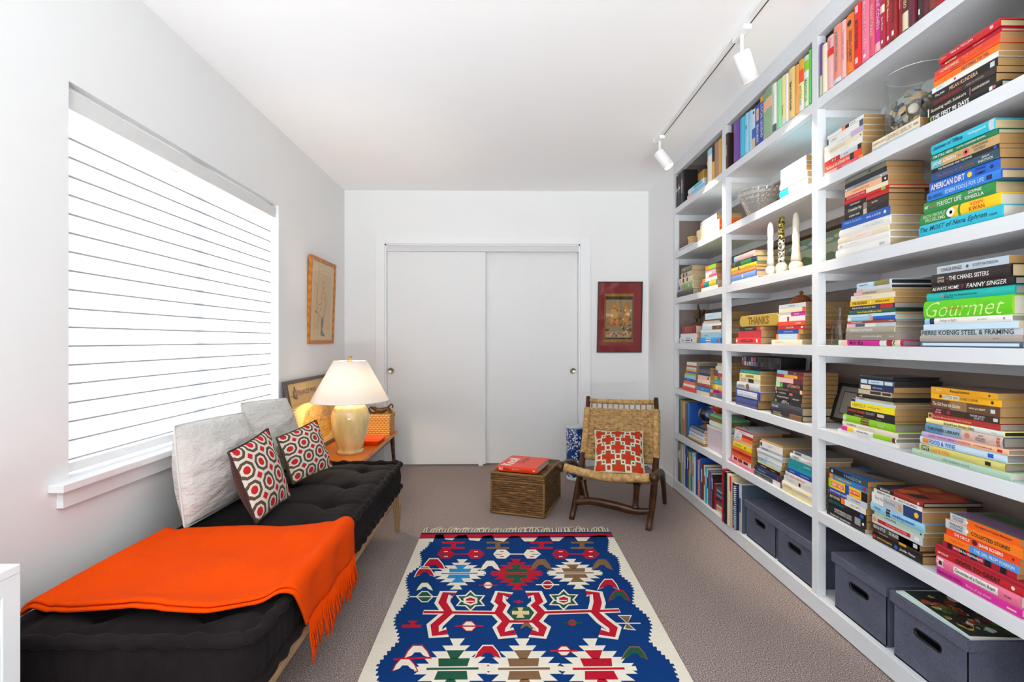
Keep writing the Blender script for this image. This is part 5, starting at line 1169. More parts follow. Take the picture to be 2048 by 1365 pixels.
stack('stack holding the thick lime book', Z3, 4, 1052, [
    (1010, 2035, 1000, 'slate', 1, (('#', .03, .98, 'pale_blue', {'h': .5}),), {'p': 'w', 'n': 'black edged pale blue binder'}), (1008, 2045, 942, 'taupe', 1, (t('MY DESK', .74, .82, 'brown', h=.16),), {'seg': [(0, 1, '#a59c94'), (.97, 1, 'grey')]}), (1015, 2040, 885, 'pale_grey', 0, (t('PIERRE KOENIG STEEL & FRAMING', .01, .93, '#2c4a52', h=.8, b=.02, q=.3),), {'p': 'c'}), (1040, 1995, 828, 'pale_blue', 0, (), {'p': 'c'}), (1055, 1925, 770, 'white', 1, (t('living in light', .15, .48, 'grey', h=.6), t('gail abbott', .62, .8, 'grey', h=.35), ('#o', .92, .95, 'grey', {'h': .4})), {'seg': [(0, .07, 'light_blue'), (.07, .13, 'navy')], 'p': 'g'}),
    (1052, 1945, 598, 'lime', 1, (t('Gourmet', .04, .93, '#cfe39a', h=.86, i=.45, b=-.01), t('Gourmet today', .3, .48, '#c9801f', h=.2, i=.3)), {'seg': [(0, 1, '#5fc417')], 'p': 'w', 'n': 'thick lime green hardback'}), (1078, 1965, 518, 'teal', 1, (t('Vera', .23, .34, 'black', h=.6, i=.3, b=-.01), t('The Art and Life of an Icon', .36, .62, 'black', h=.22, i=.2), ('#o', .21, .235, 'rose', {'h': .3})), {'seg': [(0, 1, '#17b0a8')], 'p': 'g'}), (1120, 1962, 450, 'black', 1, (t('ALWAYS HOME', .02, .38, 'white', h=.5, i=.2, b=.01), ('#', .41, .43, 'dark_red', {'h': .6}), t('FANNY SINGER', .47, .92, 'white', h=.6, i=.2, b=.01)), {'p': 'g'}), (1125, 1930, 335, 'black', 1, (t('JUDITHE', .1, .19, 'cream', h=.2, y=.62), t('LITTLE', .1, .19, 'cream', h=.2, y=.36), t('THE CHANEL SISTERS', .26, .76, 'white', h=.36), ('#', .22, .25, '#6b3a36', {'h': .9})), {'seg': [(0, 1, '#2b2423')]}), (1175, 1895, 258, 'pale_grey', 0, (t('CHAOS KINGS', .07, .38, 'brown', h=.46), t('SCOTT PATTERSON', .54, .87, 'slate', h=.34), ('#o', .44, .48, 'slate', {'h': .4})), {'seg': [(0, 1, '#b5c2cc')], 'p': 't'})], X=XR+.006, W=.175)
stack('stack before the black framed picture', Z4, 5, 822, [
    (180, 795, 785, 'white', 0, (t('Simple Food', .05, .18, 'pale_grey', h=.5), t('New York fast', .33, .6, 'pale_grey', h=.55)), {'p': 'w'}), (220, 760, 740, 'white', 1, (t('Eventually Olive', .3, .55, 'black', h=.5),), {'seg': [(0, .12, 'magenta'), (.12, .25, 'yellow'), (.62, .95, 'lime'), (.95, 1, 'maroon')], 'n': 'multicoloured hardback', 'p': 'g'}), (230, 780, 692, 'cream', 1, (t('ELIZABETH', .1, .28, 'slate', h=.4), t('OFFICE COOKERY', .32, .62, 'pale_grey', h=.4)), {'p': 'g'}), (235, 750, 622, 'lime', 1, (('#o', .01, .09, 'pale_grey', {'h': .7}), ('#', .38, .55, '#7a3f30', {'h': .85}), t('Salad', .65, .9, 'pale_green', h=.4)), {'seg': [(0, 1, '#86c41e')], 'p': 'g'}),
    (270, 750, 598, 'black', 0, (t('HOLLYWOOD LOOK', .05, .5, 'yellow', h=.4), t('Meg Howrey', .6, .8, 'yellow', h=.4))), (275, 750, 540, 'black', 0, (t('PATCHES OF STRANGERS', .03, .4, 'orange_red', h=.4), t('SIDNEY', .42, .62, 'grey', h=.45), ('#', .66, .8, 'beige', {'h': .5}))), (310, 750, 474, 'yellow', 0, (t('HIMSELF', .05, .36, 'olive', h=.55, b=0), t('a novel by Jess Kidd', .4, .7, 'olive', h=.3)), {'seg': [(0, 1, '#f2dc1c')]}), (315, 760, 448, 'pale_blue', 0, (), {'seg': [(0, .1, 'navy')]}), (360, 738, 423, 'beige', 0, (t('A ROOM', .03, .3, 'dark_brown', h=.5), t('vintage', .82, .96, 'brown', h=.4)), {'p': 't'}), (370, 740, 384, 'black', 1, (t('wild', .05, .2, 'white', h=.5),), {'p': 'k'}), (385, 718, 338, 'beige', 0, (('#', .38, .7, 'dark_brown', {'h': .6}), ('#', .74, .98, 'dark_brown', {'h': .5}))), (390, 740, 284, 'navy', 0, (('#', .06, .37, 'cream', {'h': .75}), t('VERDUN WOOD, M.D.', .42, .7, 'pale_blue', h=.3))),
    (405, 744, 232, 'slate', 0, (('#', .02, .22, 'pale_blue', {'h': .75}), ('#', .26, .70, 'pale_blue', {'h': .75}), ('#', .74, .96, 'pale_blue', {'h': .6}), t('Listening to Blue', .3, .62, 'navy', h=.3)), {'W': .17, 'p': 'k'}), (405, 735, 192, 'black', 1, (), {'W': .22, 'p': 'k', 'seg': [(0, 1, '#222226')]})], X=XR+.018, W=.15)
stack('stack topped by golden yellow books', Z4, 5, 1032, [
    (930, 1925, 968, 'mint', 1, (t('the instant cook', .36, .64, '#8a9a8c', h=.5), t('donna hay', .02, .18, 'pale_yellow', h=.35)), {'p': 'w'}), (1005, 1865, 898, 'olive', 1, (('#', .03, .135, 'dark_green', {'h': .7}), t('1997', .04, .13, 'white', h=.5), t('Food & Wine', .15, .4, 'orange', h=.55, i=.2), ('#', .8, .86, 'black', {'h': .5})), {'seg': [(0, 1, '#c9c26a')], 'p': 'g', 'n': 'yellow green hardback'}), (1010, 1875, 825, 'pale_blue', 1, (('#', .04, .12, 'orange', {'h': .6}), t('FOOD & WINE', .13, .46, 'blue', h=.58, b=.02), ('#', .82, .88, 'blue', {'h': .5})), {'p': 'g'}), (1025, 1890, 773, 'peach', 1, (t("RUSSEL WRIGHT'S MENU COOKBOOK", .1, .62, 'magenta', h=.45, b=.015), t('Ann Wright and Mindy Wright', .65, .85, 'maroon', h=.3), ('#', .9, .95, 'red', {'h': .5})), {'seg': [(0, .45, 'lilac')], 'p': 'g', 'n': 'lilac and peach hardback'}),
    (1065, 1845, 678, 'slate', 1, (t('THE PARIS LIBRARY', .04, .5, '#26303a', h=.32, b=.015), ('#o', .54, .63, '#c07a62', {'h': .6}), t('JANET', .7, .8, 'slate', h=.18, y=.72), t('SKESLIEN', .68, .82, 'slate', h=.18, y=.5), t('CHARLES', .68, .82, 'slate', h=.18, y=.28), ('#', .93, .97, '#b5614e', {'h': .8})), {'seg': [(0, .25, '#5d87a8'), (.25, .5, '#8fa6b8'), (.5, 1, '#cdb0a6')], 'n': 'blue to pink hardback', 'p': 'g'}), (1070, 1850, 630, 'pale_yellow', 1, (t('Behind from Broken Glass', .26, .66, 'dark_brown', h=.6), t('Ranch', .85, .95, 'grey', h=.3)), {'p': 'k', 'seg': [(.62, 1, '#d3dcd2')]}), (1085, 1812, 573, 'red', 0, (('#o', .01, .06, 'dark_brown', {'h': .6}), t("The Santa Monica Farmers' Market Cookbook", .08, .64, 'peach', h=.36)), {'seg': [(0, .07, 'tan'), (.07, 1, '#a9302c')], 'p': 'g'}), (1138, 1802, 512, 'dark_brown', 0, (t('JENNA', .03, .16, 'pale_pink', h=.3, y=.66), t('BLUM', .03, .14, 'pale_pink', h=.3, y=.3), t('THOSE WHO', .55, .84, 'pale_grey', h=.3, y=.66), t('SAVE US', .6, .84, 'pale_grey', h=.3, y=.3), ('#', .92, .98, 'pale_grey', {'h': .5}), ('#o', .22, .29, 'crimson', {'h': .7})), {'seg': [(0, .18, 'maroon')]}),
    (1118, 1808, 424, 'brown', 0, (t('The Girl from the Garden', .03, .46, 'cream', h=.42, i=.3), t('SARA JOUBERT', .58, .82, 'cream', h=.26), ('#', .88, .94, 'pale_grey', {'h': .4})), {'seg': [(.3, .55, '#8a6a4a')]}), (1115, 1825, 360, 'gold', 0, (('#o', .13, .18, 'dark_brown', {'h': .5}), ('#', .19, .43, 'cream', {'h': .65}), t('LITTLE BEE', .2, .42, 'slate', h=.4), t('CHRIS CLEAVE', .45, .7, 'brown', h=.4), ('#o', .86, .91, 'dark_brown', {'h': .45})), {'seg': [(0, 1, '#eead10')]}), (1115, 1786, 303, 'gold', 0, (t('Recapitulation', .3, .63, 'dark_brown', h=.6), t('Stegner', .06, .22, 'pale_yellow', h=.4), ('#o', .87, .91, 'brown', {'h': .4})), {'top': 'brown', 'seg': [(0, 1, '#dc9b16')]})], X=XR+.004, W=.175)
stack('stack left of the red-covered book', Z5, 6, 632, [
    (68, 452, 590, 'black', 0, (t('THE RISK POOL  RICHARD RUSSO', .1, .65, 'white', h=.4),), {'p': 'c'}), (75, 466, 522, 'black', 0, (t('A HEARTBREAKING WORK', .2, .65, 'white', h=.28, y=.66), t('OF STAGGERING GENIUS', .2, .65, 'white', h=.28, y=.3), ('#o', .9, .95, 'white', {'h': .4})), {'seg': [(.72, .86, 'grey')]}), (70, 466, 460, 'black', 0, (t('JODI PICOULT', .02, .52, 'teal', h=.6), ('#', .86, .94, 'blue', {'h': .5}))), (75, 460, 402, 'orange', 0, (t('BEST STORIES', .08, .35, 'cream', h=.4), t('JENNY SMITH', .6, .9, 'grey', h=.35)), {'seg': [(0, .38, 'dark_brown'), (.48, 1, 'white')], 'n': 'black, orange and white paperback'}), (85, 474, 348, 'royal_blue', 0, (t('UNDER THE BANNER OF HEAVEN', .05, .5, 'white', h=.35), t('Jon Krakauer', .6, .86, 'slate', h=.4)), {'seg': [(.5, 1, 'pale_grey')]}), (85, 478, 262, 'yellow', 0, (('#', .08, .42, 'orange_red', {'h': .5}), t('GREAT NECK', .1, .4, 'white', h=.36, b=.02), ('#', .56, .82, 'orange_red', {'h': .5}), t('JAY CANTOR', .58, .8, 'white', h=.34), ('#o', .45, .55, 'blue', {'h': .6})), {'seg': [(0, .06, 'lime'), (.45, .55, 'royal_blue'), (.85, 1, 'black')]}),
    (95, 480, 205, 'blue', 0, (t('THE AMERICAN DREAM', .16, .6, 'yellow', h=.4), ('#', .01, .1, 'orange', {'h': .8}), ('#', .88, .96, 'red', {'h': .6})), {'seg': [(0, 1, '#2f7cc0')]}), (95, 480, 150, 'black', 0, (('#o', .04, .12, 'light_blue', {'h': .6}), t('F R E E D O M', .35, .9, 'light_blue', h=.5)), {'top': '#2b5a96', 'art': [([(0, .1), (0, .55), (1, .9), (1, .45)], '#7a6a55'), ([(.4, .55), (.4, .95), (1, .98), (1, .85)], '#3c342c')], 'seg': [(.6, 1, '#3d4a55')]})], X=XR+.014, W=.14)
stack('stack topped by a red cover', Z5, 6, 878, [
    (528, 1030, 805, 'black', 0, (('#o', .02, .07, 'red', {'h': .5}), t('Little Earthquakes', .1, .42, 'gold', h=.4), ('#o', .47, .53, 'blue', {'h': .6}), t('Jennifer Weiner', .57, .88, 'white', h=.4, i=.3)), {'p': 't'}), (535, 1030, 778, 'dark_brown', 0, (t('THE LITTLE DRIVER', .05, .4, 'cream', h=.4), ('#', .55, .7, 'gold', {'h': .9}))), (515, 1000, 715, 'dark_brown', 0, (t('ERIN & LITTLE', .06, .32, 'white', h=.5), t('DE HEADE', .4, .6, 'white', h=.5), ('#', .88, .96, 'pale_grey', {'h': .6})), {'seg': [(0, 1, '#403a3a'), (.48, .58, '#4d4848')]}), (525, 1030, 632, 'pale_grey', 0, (('#', .12, .78, 'red', {'h': .42}), t('The House in the Valley', .3, .72, 'peach', h=.3), ('#', .86, .94, 'white', {'h': .4}), ('#o', .02, .09, 'gold', {'h': .6}))), (545, 1042, 593, 'mint', 0, (t('A WALL OF FIRE', .1, .6, 'dark_green', h=.4), ('#o', .93, .97, 'navy', {'h': .5}))),
    (515, 1050, 508, 'light_blue', 1, (t('Ordinary', .08, .22, 'slate', h=.4), ('#', .32, .4, 'black', {'h': .8}), t('wedding season', .45, .85, 'royal_blue', h=.45)), {'p': 't', 'top': 'blue'}), (520, 1028, 405, 'white', 0, (t('First We Were Punk', .08, .5, 'grey', h=.35, y=.6), ('#', .55, .62, 'tan', {'h': .6}), ('#o', .83, .96, 'yellow', {'h': .5})), {'seg': [(.25, .65, '#b9b9bd'), (.65, 1, '#2c3c6e')], 'n': 'white and navy paperback'}), (540, 1026, 363, 'white', 0, (t('PENELOPE LIVELY', .08, .4, 'dark_brown', h=.45), ('#o', .43, .49, 'red', {'h': .6}), t('HOW IT ALL BEGAN', .54, .9, 'dark_brown', h=.45))), (570, 1040, 318, 'black', 1, (t('BREATHE', .1, .32, 'white', h=.5), ('#o', .88, .94, 'pale_grey', {'h': .6})), {'W': .19, 'p': 'g', 'seg': [(.4, 1, '#8c2a1d')], 'top': '#a52f1f', 'art': [([(0, .0), (.3, 0), (.1, .6), (0, .9)], '#1d1c1f'), ([(.25, .15), (.45, .1), (.55, .35), (.35, .45)], '#c96a1e'), ([(.55, .55), (.85, .5), (.95, .75), (.65, .9)], '#c2571e'), ([(.5, .12), (.75, .1), (.85, .3), (.6, .35)], '#2a1a18'), ([(.2, .6), (.42, .55), (.5, .8), (.25, .95)], '#d07a28'), ([(.8, .85), (1, .8), (1, 1), (.8, 1)], '#1d1c1f')], 'n': 'black and red hardback'})], X=XR+.010, W=.145)
stack('red and orange near-end stack', Z5, 6, 1232, [
    (1178, 2025, 1150, 'magenta', 1, (t('SANDALS IN PURPLE', .02, .35, 'maroon', h=.45), t('Story of my shoes', .38, .7, 'pale_pink', h=.4, i=.2), ('#', .86, .96, 'pale_pink', {'h': .2})), {'p': 'w'}), (1175, 2020, 1043, 'pink', 1, (('#', .02, .10, 'white', {'h': .8}), ('#o', .05, .08, 'dark_brown', {'h': .4}), ('#', .24, .77, 'white', {'h': .62}), t('Chronicles of a Fashion Buyer', .26, .75, 'black', h=.42), t('BETH MAY', .84, .92, 'maroon', h=.2)), {'p': 'w'}), (1165, 2038, 960, 'red', 1, (t('JIM COLLINS', .04, .18, 'white', h=.3), t('GOOD TO GREAT', .22, .84, 'black', h=.5, b=.03), ('#o', .89, .94, 'white', {'h': .4})), {'p': 'g'}), (1170, 2060, 918, 'crimson', 1, (), {'p': 'g'}), (1235, 1975, 860, 'crimson', 0, (('#', .07, .14, 'black', {'h': 1.0}), ('#', .26, .34, 'black', {'h': 1.0}), ('#', .41, .50, 'black', {'h': 1.0}), ('#', .60, .69, 'black', {'h': 1.0}), ('#', .80, .88, 'black', {'h': 1.0}), t('WATER for ELEPHANTS', .16, .58, 'white', h=.42, b=.02)), {'n': 'red and black striped paperback'}), (1245, 2000, 788, 'orange', 0, (t('Sophia Hugh', .06, .34, 'orange_red', h=.4), t('THE GIRL FROM FOREIGN', .44, .95, 'white', h=.44)), {'seg': [(.37, 1, '#4a8fd6')], 'n': 'orange and blue paperback'}),
    (1270, 2010, 715, 'orange_red', 0, (t('THE CIRCLE', .12, .35, 'white', h=.4, b=.02), ('#o', .38, .46, 'maroon', {'h': .75}), t('DAVE EGGERS', .48, .8, 'white', h=.42, b=.03), ('#o', .9, .94, 'maroon', {'h': .3})), {'seg': [(0, 1, '#ee4a14')]}), (1260, 2035, 625, 'orange', 0, (t('WALLACE', .06, .26, 'slate', h=.28, y=.68), t('STEGNER', .06, .26, 'slate', h=.28, y=.3), t('COLLECTED STORIES', .37, .86, 'dark_brown', h=.4, b=.02), ('#o', .29, .33, 'white', {'h': .4})), {'seg': [(0, .31, 'pale_grey')], 'n': 'grey and orange paperback'}), (1308, 2022, 552, 'orange_red', 0, (t('WALLACE', .03, .22, 'slate', h=.28, y=.68), t('STEGNER', .03, .22, 'slate', h=.28, y=.3), t('The Big Rock Candy Mountain', .32, .95, 'maroon', h=.38), ('#o', .24, .28, 'white', {'h': .4})), {'seg': [(0, .26, 'pale_grey'), (.26, 1, '#e8641c')], 'n': 'grey and red orange paperback', 'top': '#5a6652', 'art': [([(0, .1), (0, .4), (1, .5), (1, .1)], '#6e4a72'), ([(.1, .5), (.1, .75), (1, .9), (1, .6)], '#39502c')]})], X=XR+.004, W=.15)

# ================================================================== middle bay
A1, B1, C1, D1, E1 = (1340, 60, 4.266), (1340, 360, 6.203), (1340, 520, 6.4), (1340, 680, 6.203), (1340, 790, 4.266)
row_up('colourful middle-bay top row', A1, 1, [
    (549, 'purple', .222, 1), (598, 'turquoise', .215, 1, (), {'seg': [(0, 1, '#3fb2d4')]}), (636, 'light_blue', .215, 1, (t('BE', .3, .4, 'slate', h=.5),)), (669, 'light_blue', .212, 1, (t('SHOPGIRLS', .15, .8, 'white', h=.5),)), (696, 'pale_blue', .205, 0, (('#o', .05, .12, 'black', {'h': .5}),), {'seg': [(.5, .75, 'blue'), (.75, 1, 'beige')]}), (724, 'royal_blue', .21, 0, (t('BEACH MUSIC', .5, .95, 'white', h=.5), ('#', .1, .4, 'peach', {'h': .5}))), (766, 'royal_blue', .235, 0, (t('LOCAL LEGEND', .18, .9, 'white', h=.7),), {'seg': [(0, .13, 'gold')]}), (791, 'mint', .238, 0, (), {'seg': [(0, .2, '#7fa07a'), (.2, .42, 'peach'), (.42, 1, '#8fae88')], 'n': 'green patterned upright slipcase'}), (821, 'mint', .242, 0, (), {'seg': [(0, .2, '#7fa07a'), (.2, .42, 'peach'), (.42, 1, '#8fae88')], 'n': 'wide green patterned upright slipcase', 'p': 'c'}),
    (871, 'white', .235, 1, (t('THE FINISHING TOUCH', .2, .7, 'pale_grey', h=.4),), {'seg': [(.85, 1, 'slate')]}), (906, 'mint', .232, 1, (), {'seg': [(0, 1, '#8fd39a')]}), (946, 'pale_yellow', .23, 1, (t('Serena', .6, .8, 'olive', h=.4),), {'seg': [(.9, 1, 'pale_blue')]}), (986, 'white', .225, 1), (1006, 'tan', .23, 1, (t('The', .26, .36, 'black', h=.35), t('Jewish Holiday Reader', .28, .85, 'black', h=.42)), {'seg': [(0, 1, '#e3c47e')]}), (1061, 'orange', .222, 1, (t('Saturday Nights', .1, .6, 'gold', h=.4),), {'seg': [(0, 1, '#eea352')]}), (1098, 'white', .225, 1, (t('ANYTHING BUT', .5, .9, 'olive', h=.5),), {'seg': [(0, .2, 'gold'), (.2, .45, 'orange_red'), (.45, .8, 'pale_yellow')], 'n': 'yellow and orange upright hardback'}), (1141, 'pale_green', .222, 1, (t('MAGNOLIA', .45, .9, 'green', h=.5),), {'seg': [(.1, .3, 'lime'), (.3, .45, 'white')]}), (1186, 'green', .232, 1, (t('Grace Notes', .3, .75, 'lime', h=.4),), {'seg': [(0, 1, '#5fba5a')]})], xend=1238)
# leaning dark book at the far end of this row
aL = on_x(1340+484/4.266, 700, XR).y
book(UPR(XR-.006, aL-.001, SZ[0]+.205, 0) @ Matrix.Rotation(0.0, 4, 'Z'), .203, .034, .15, 'dark_brown', True, 'dark brown upright hardback against the post, beside the purple book', 'books in the colourful middle-bay top row', (), (t('COFFEE', .3, .7, 'cream', h=.4),))
stack('stack beside the pressed glass bowl', B1, 2, 245, [(1385, 1640, 208, 'white', 0, (t('Notes', .1, .5, 'pink', h=.4),)), (1365, 1708, 122, 'pale_blue', 1, (), {'seg': [(0, .35, 'turquoise')]}), (1368, 1700, 42, 'white', 1, (), {'seg': [(0, .3, 'pale_blue')]}), (1372, 1690, -28, 'white', 0, (), {'seg': [(0, .4, 'light_blue')]}), (1374, 1690, -80, 'pale_blue', 0), (1374, 1690, -142, 'light_blue', 0, (t('BEACHES', .3, .75, 'white', h=.45),))], W=.15, X=XR+.02)
stack('stack left of the candlesticks', B1, 3, 1300, [(768, 1092, 1262, 'white', 1, (t('OCEAN', .5, .8, 'pale_blue', h=.4),)), (768, 1070, 1192, 'blue', 1, (('#o', .44, .54, 'cream', {'h': .6}),), {'seg': [(0, 1, '#6f95d8')], 'W': .19}), (762, 1068, 1148, 'orange', 1, (t('Chronicles', .2, .7, 'peach', h=.4),), {'seg': [(0, 1, '#e89048')], 'W': .19}), (762, 1068, 1098, 'yellow', 1, (('#o', .28, .4, 'purple', {'h': .85}), t('Summer of hope', .48, .9, 'olive', h=.35)), {'W': .19}), (768, 1082, 1032, 'green', 1, (('#', .16, .38, 'black', {'h': .75}),), {'seg': [(0, .12, 'maroon'), (.8, 1, 'navy')], 'W': .19}), (800, 1045, 965, 'pale_pink', 1, (), {'seg': [(0, .15, 'light_blue')], 'W': .19})], X=XR+.02)
ST_T = stack('red stack under the gold sign', C1, 4, 1072, [(848, 1155, 990, 'bright_red', 1, (t('REBELLION', .17, .82, 'maroon', h=.55, b=.03), ('#o', .03, .1, 'white', {'h': .5}), ('#', .87, .93, 'white', {'h': .5})), {'seg': [(0, 1, '#d62a2e')]}), (875, 1165, 908, 'red', 0, (), {'seg': [(0, 1, '#cb2233')]}), (890, 1152, 862, 'black', 0, (t('A thousand tenors', .15, .8, 'mint', h=.4),), {'seg': [(.84, 1, 'red')]})], X=XR+.016)
ST_L = stack('stack under the carved wooden lid', C1, 4, 1082, [(1305, 1690, 1022, 'cream', 1, (t('Spiced Time', .05, .5, 'beige', h=.5),)), (1358, 1655, 950, 'pale_blue', 0, (t('Cranberry Scones', .2, .8, 'white', h=.4),), {'seg': [(0, .1, 'orange'), (.92, 1, 'orange')]}), (1375, 1705, 895, 'blue', 0, (t('RAYMOND CARVER', .1, .8, 'white', h=.3),), {'seg': [(.84, 1, 'gold')]}), (1380, 1722, 848, 'red', 0, (t('Grand 24 Mi', .2, .75, 'white', h=.5, i=.2), ('#', .88, .95, 'white', {'h': .4}))), (1385, 1725, 795, 'orange_red', 0, (t('Stories of hope', .06, .55, 'orange', h=.4), t('LANDER', .68, .88, 'white', h=.4))), (1390, 1730, 735, 'white', 0, (), {'seg': [(.34, .42, 'red')]}), (1395, 1730, 685, 'white', 0, (t('passenger', .56, .85, 'white', h=.4),), {'seg': [(.48, 1, 'magenta')], 'n': 'white and magenta paperback'}), (1395, 1730, 632, 'cream', 0, (), {'seg': [(.9, 1, 'orange_red')]}), (1395, 1738, 580, 'pale_grey', 0, (t('TALES OF LIFE', .3, .7, 'slate', h=.3),))], X=XR+.018, W=.20)
ST_N = stack('stack under the photo box', D1, 5, 802, [(820, 1085, 700, 'navy', 1, (), {'p': 't', 'seg': [(0, 1, '#3a4480')]}), (825, 1115, 598, 'royal_blue', 1, (('#', .06, .92, 'white', {'h': .7}), t('ICE AND MEN', .12, .85, 'pale_blue', h=.35)), {'p': 't'}), (835, 1115, 512, 'pale_grey', 1, (('#o', .42, .6, '#8a5240', {'h': .9}), t('RAVENA', .08, .36, 'slate', h=.35)), {'p': 't'}), (862, 1120, 455, 'cream', 0, (('#', .45, .7, 'black', {'h': .8}), ('#', .08, .35, 'beige', {'h': .8})),), (865, 1120, 398, 'pale_yellow', 0, (t('Zoe', .05, .15, 'orange', h=.5), ('#', .3, .7, 'olive', {'h': .5})),), (872, 1115, 355, 'teal', 0, (t('REWARD WEATHER', .08, .85, 'lime', h=.4),))], X=XR+.014, W=.165)
ST_M = stack('mostly black fifth-shelf stack', D1, 5, 912, [(1260, 1640, 845, 'black', 1, (t('ANNE RIVERS', .04, .4, 'tan', h=.3, y=.66), t('THE FORGIVEN', .04, .42, 'cream', h=.3, y=.3)), {'seg': [(.62, 1, '#7a5330')]}), (1265, 1640, 752, 'slate', 1, (t('BOB JAMES', .04, .26, 'pale_grey', h=.4),), {'seg': [(0, 1, '#3b3d45'), (.9, 1, 'white')]}), (1290, 1625, 700, 'black', 0, (t('BEST OF', .3, .55, 'white', h=.34, y=.68), t('TALENT TO YA', .26, .62, 'white', h=.34, y=.3), ('#o', .04, .12, 'lime', {'h': .7}))), (1300, 1635, 645, 'black', 0, (t('Running with Scissors', .04, .6, 'white', h=.5), ('#', .63, .64, 'red', {'h': .9}), t('BURROUGHS', .68, .92, 'white', h=.3))), (1310, 1640, 600, 'black', 0, (t('W. MONTANA', .1, .45, 'white', h=.4), ('#', .54, .66, 'orange', {'h': .6}), ('#o', .02, .07, 'white', {'h': .5}))), (1310, 1640, 555, 'dark_brown', 0, (t('THE CHICAGO HUNTER', .08, .5, 'tan', h=.35),), {'seg': [(0, .03, 'cream'), (.92, 1, 'peach')]}), (1315, 1645, 490, 'black', 0, (t('AFTERMATH', .45, .9, 'salmon', h=.6), ('#o', .18, .26, 'lime', {'h': .6})), {'seg': [(0, .16, 'pale_green'), (.16, .28, 'green')]}), (1320, 1648, 430, 'maroon', 0, (), {'seg': [(0, .14, 'pale_green'), (.14, .66, 'pale_pink')], 'n': 'pink and maroon paperback'}), (1325, 1650, 390, 'dark_red', 0, (t('THE NIGHT SISTERS', .35, .8, 'yellow', h=.45),), {'seg': [(.3, .8, 'gold')]}), (1330, 1655, 345, 'maroon', 0, (t('LIVE', .6, .8, 'pale_pink', h=.4),), {'seg': [(0, .42, 'light_blue')], 'n': 'light blue and maroon paperback'})], X=XR+.014, W=.16)
ST_G = stack('fiery coloured sixth-shelf stack', E1, 6, 558, [(505, 718, 530, 'pink', 1, (t('PARIS', .2, .6, 'white', h=.4),), {'W': .19}), (530, 690, 492, 'cream', 0, (('#', .1, .3, 'dark_red', {'h': .7}), ('#', .34, .56, 'red', {'h': .8}), ('#', .62, .85, 'dark_brown', {'h': .6}))), (530, 690, 460, 'orange_red', 0, (t('STORIES', .1, .7, 'yellow', h=.45),)), (530, 692, 432, 'red', 0, (t('Michael', .3, .7, 'maroon', h=.4),)), (532, 695, 403, 'orange', 0, (t('THE OTHER SIDE', .2, .8, 'orange_red', h=.4),)), (537, 696, 366, 'yellow', 0, (t('Eleanor of the Bay', .08, .55, 'dark_brown', h=.4), ('#o', .62, .72, 'brown', {'h': .55})), {'seg': [(0, 1, '#efdc12')]}), (543, 700, 335, 'peach', 0, (t('little stranger', .1, .6, 'orange', h=.4),)), (548, 703, 306, 'orange', 0, (t('Orange is', .05, .35, 'royal_blue', h=.5),), {'seg': [(0, .42, 'pale_blue')], 'n': 'pale blue and orange paperback'}), (552, 706, 281, 'red', 0, (t('Catch the Big', .05, .4, 'blue', h=.4),), {'seg': [(0, .42, 'white')], 'n': 'white and red paperback'}), (554, 708, 255, 'white', 0, (t('COMMONWEALTH', .1, .7, 'slate', h=.3),)), (552, 700, 242, 'red', 1, (), {'W': .22, 'top': 'pale_grey', 'n': 'thin red hardback'})], X=XR+.012, W=.16)
stack('stack topped by a wide tan book', E1, 6, 665, [(712, 940, 622, 'white', 0, (t('BRUCE SPRINGSTEEN', .04, .72, 'black', h=.7, b=.03),), {'seg': [(0, .75, '#9a9a98')], 'n': 'black and white paperback'}), (725, 960, 575, 'navy', 1, (('#o', .82, .92, 'red', {'h': .6}), t('Sidney Williams', .1, .5, 'light_blue', h=.4))), (742, 938, 545, 'black', 0, (t('NO BETTER LIKE', .1, .5, 'white', h=.3), t('Paula Spencer', .55, .9, 'cream', h=.4))), (748, 940, 522, 'pale_yellow', 0), (748, 950, 490, 'pale_blue', 0, (t('Julie', .1, .3, 'navy', h=.4), ('#o', .6, .66, 'yellow', {'h': .5})), {'seg': [(0, .4, 'light_blue')]}), (746, 955, 455, 'white', 0, (t('FACE', .3, .5, 'grey', h=.4),)), (744, 958, 420, 'pale_grey', 1), (762, 960, 397, 'pale_grey', 0, (t('ROSE WEISS', .03, .5, 'black', h=.6), t('Ray', .8, .92, 'slate', h=.3))), (768, 960, 346, 'white', 0, (('#', .02, .1, 'navy', {'h': .6}), t('Wednesday', .3, .6, 'grey', h=.25)), {'W': .19}), (778, 962, 325, 'tan', 0, (), {'W': .21, 'top': '#a89a86', 'n': 'wide tan paperback', 'p': 't'})], X=XR+.010, W=.175)
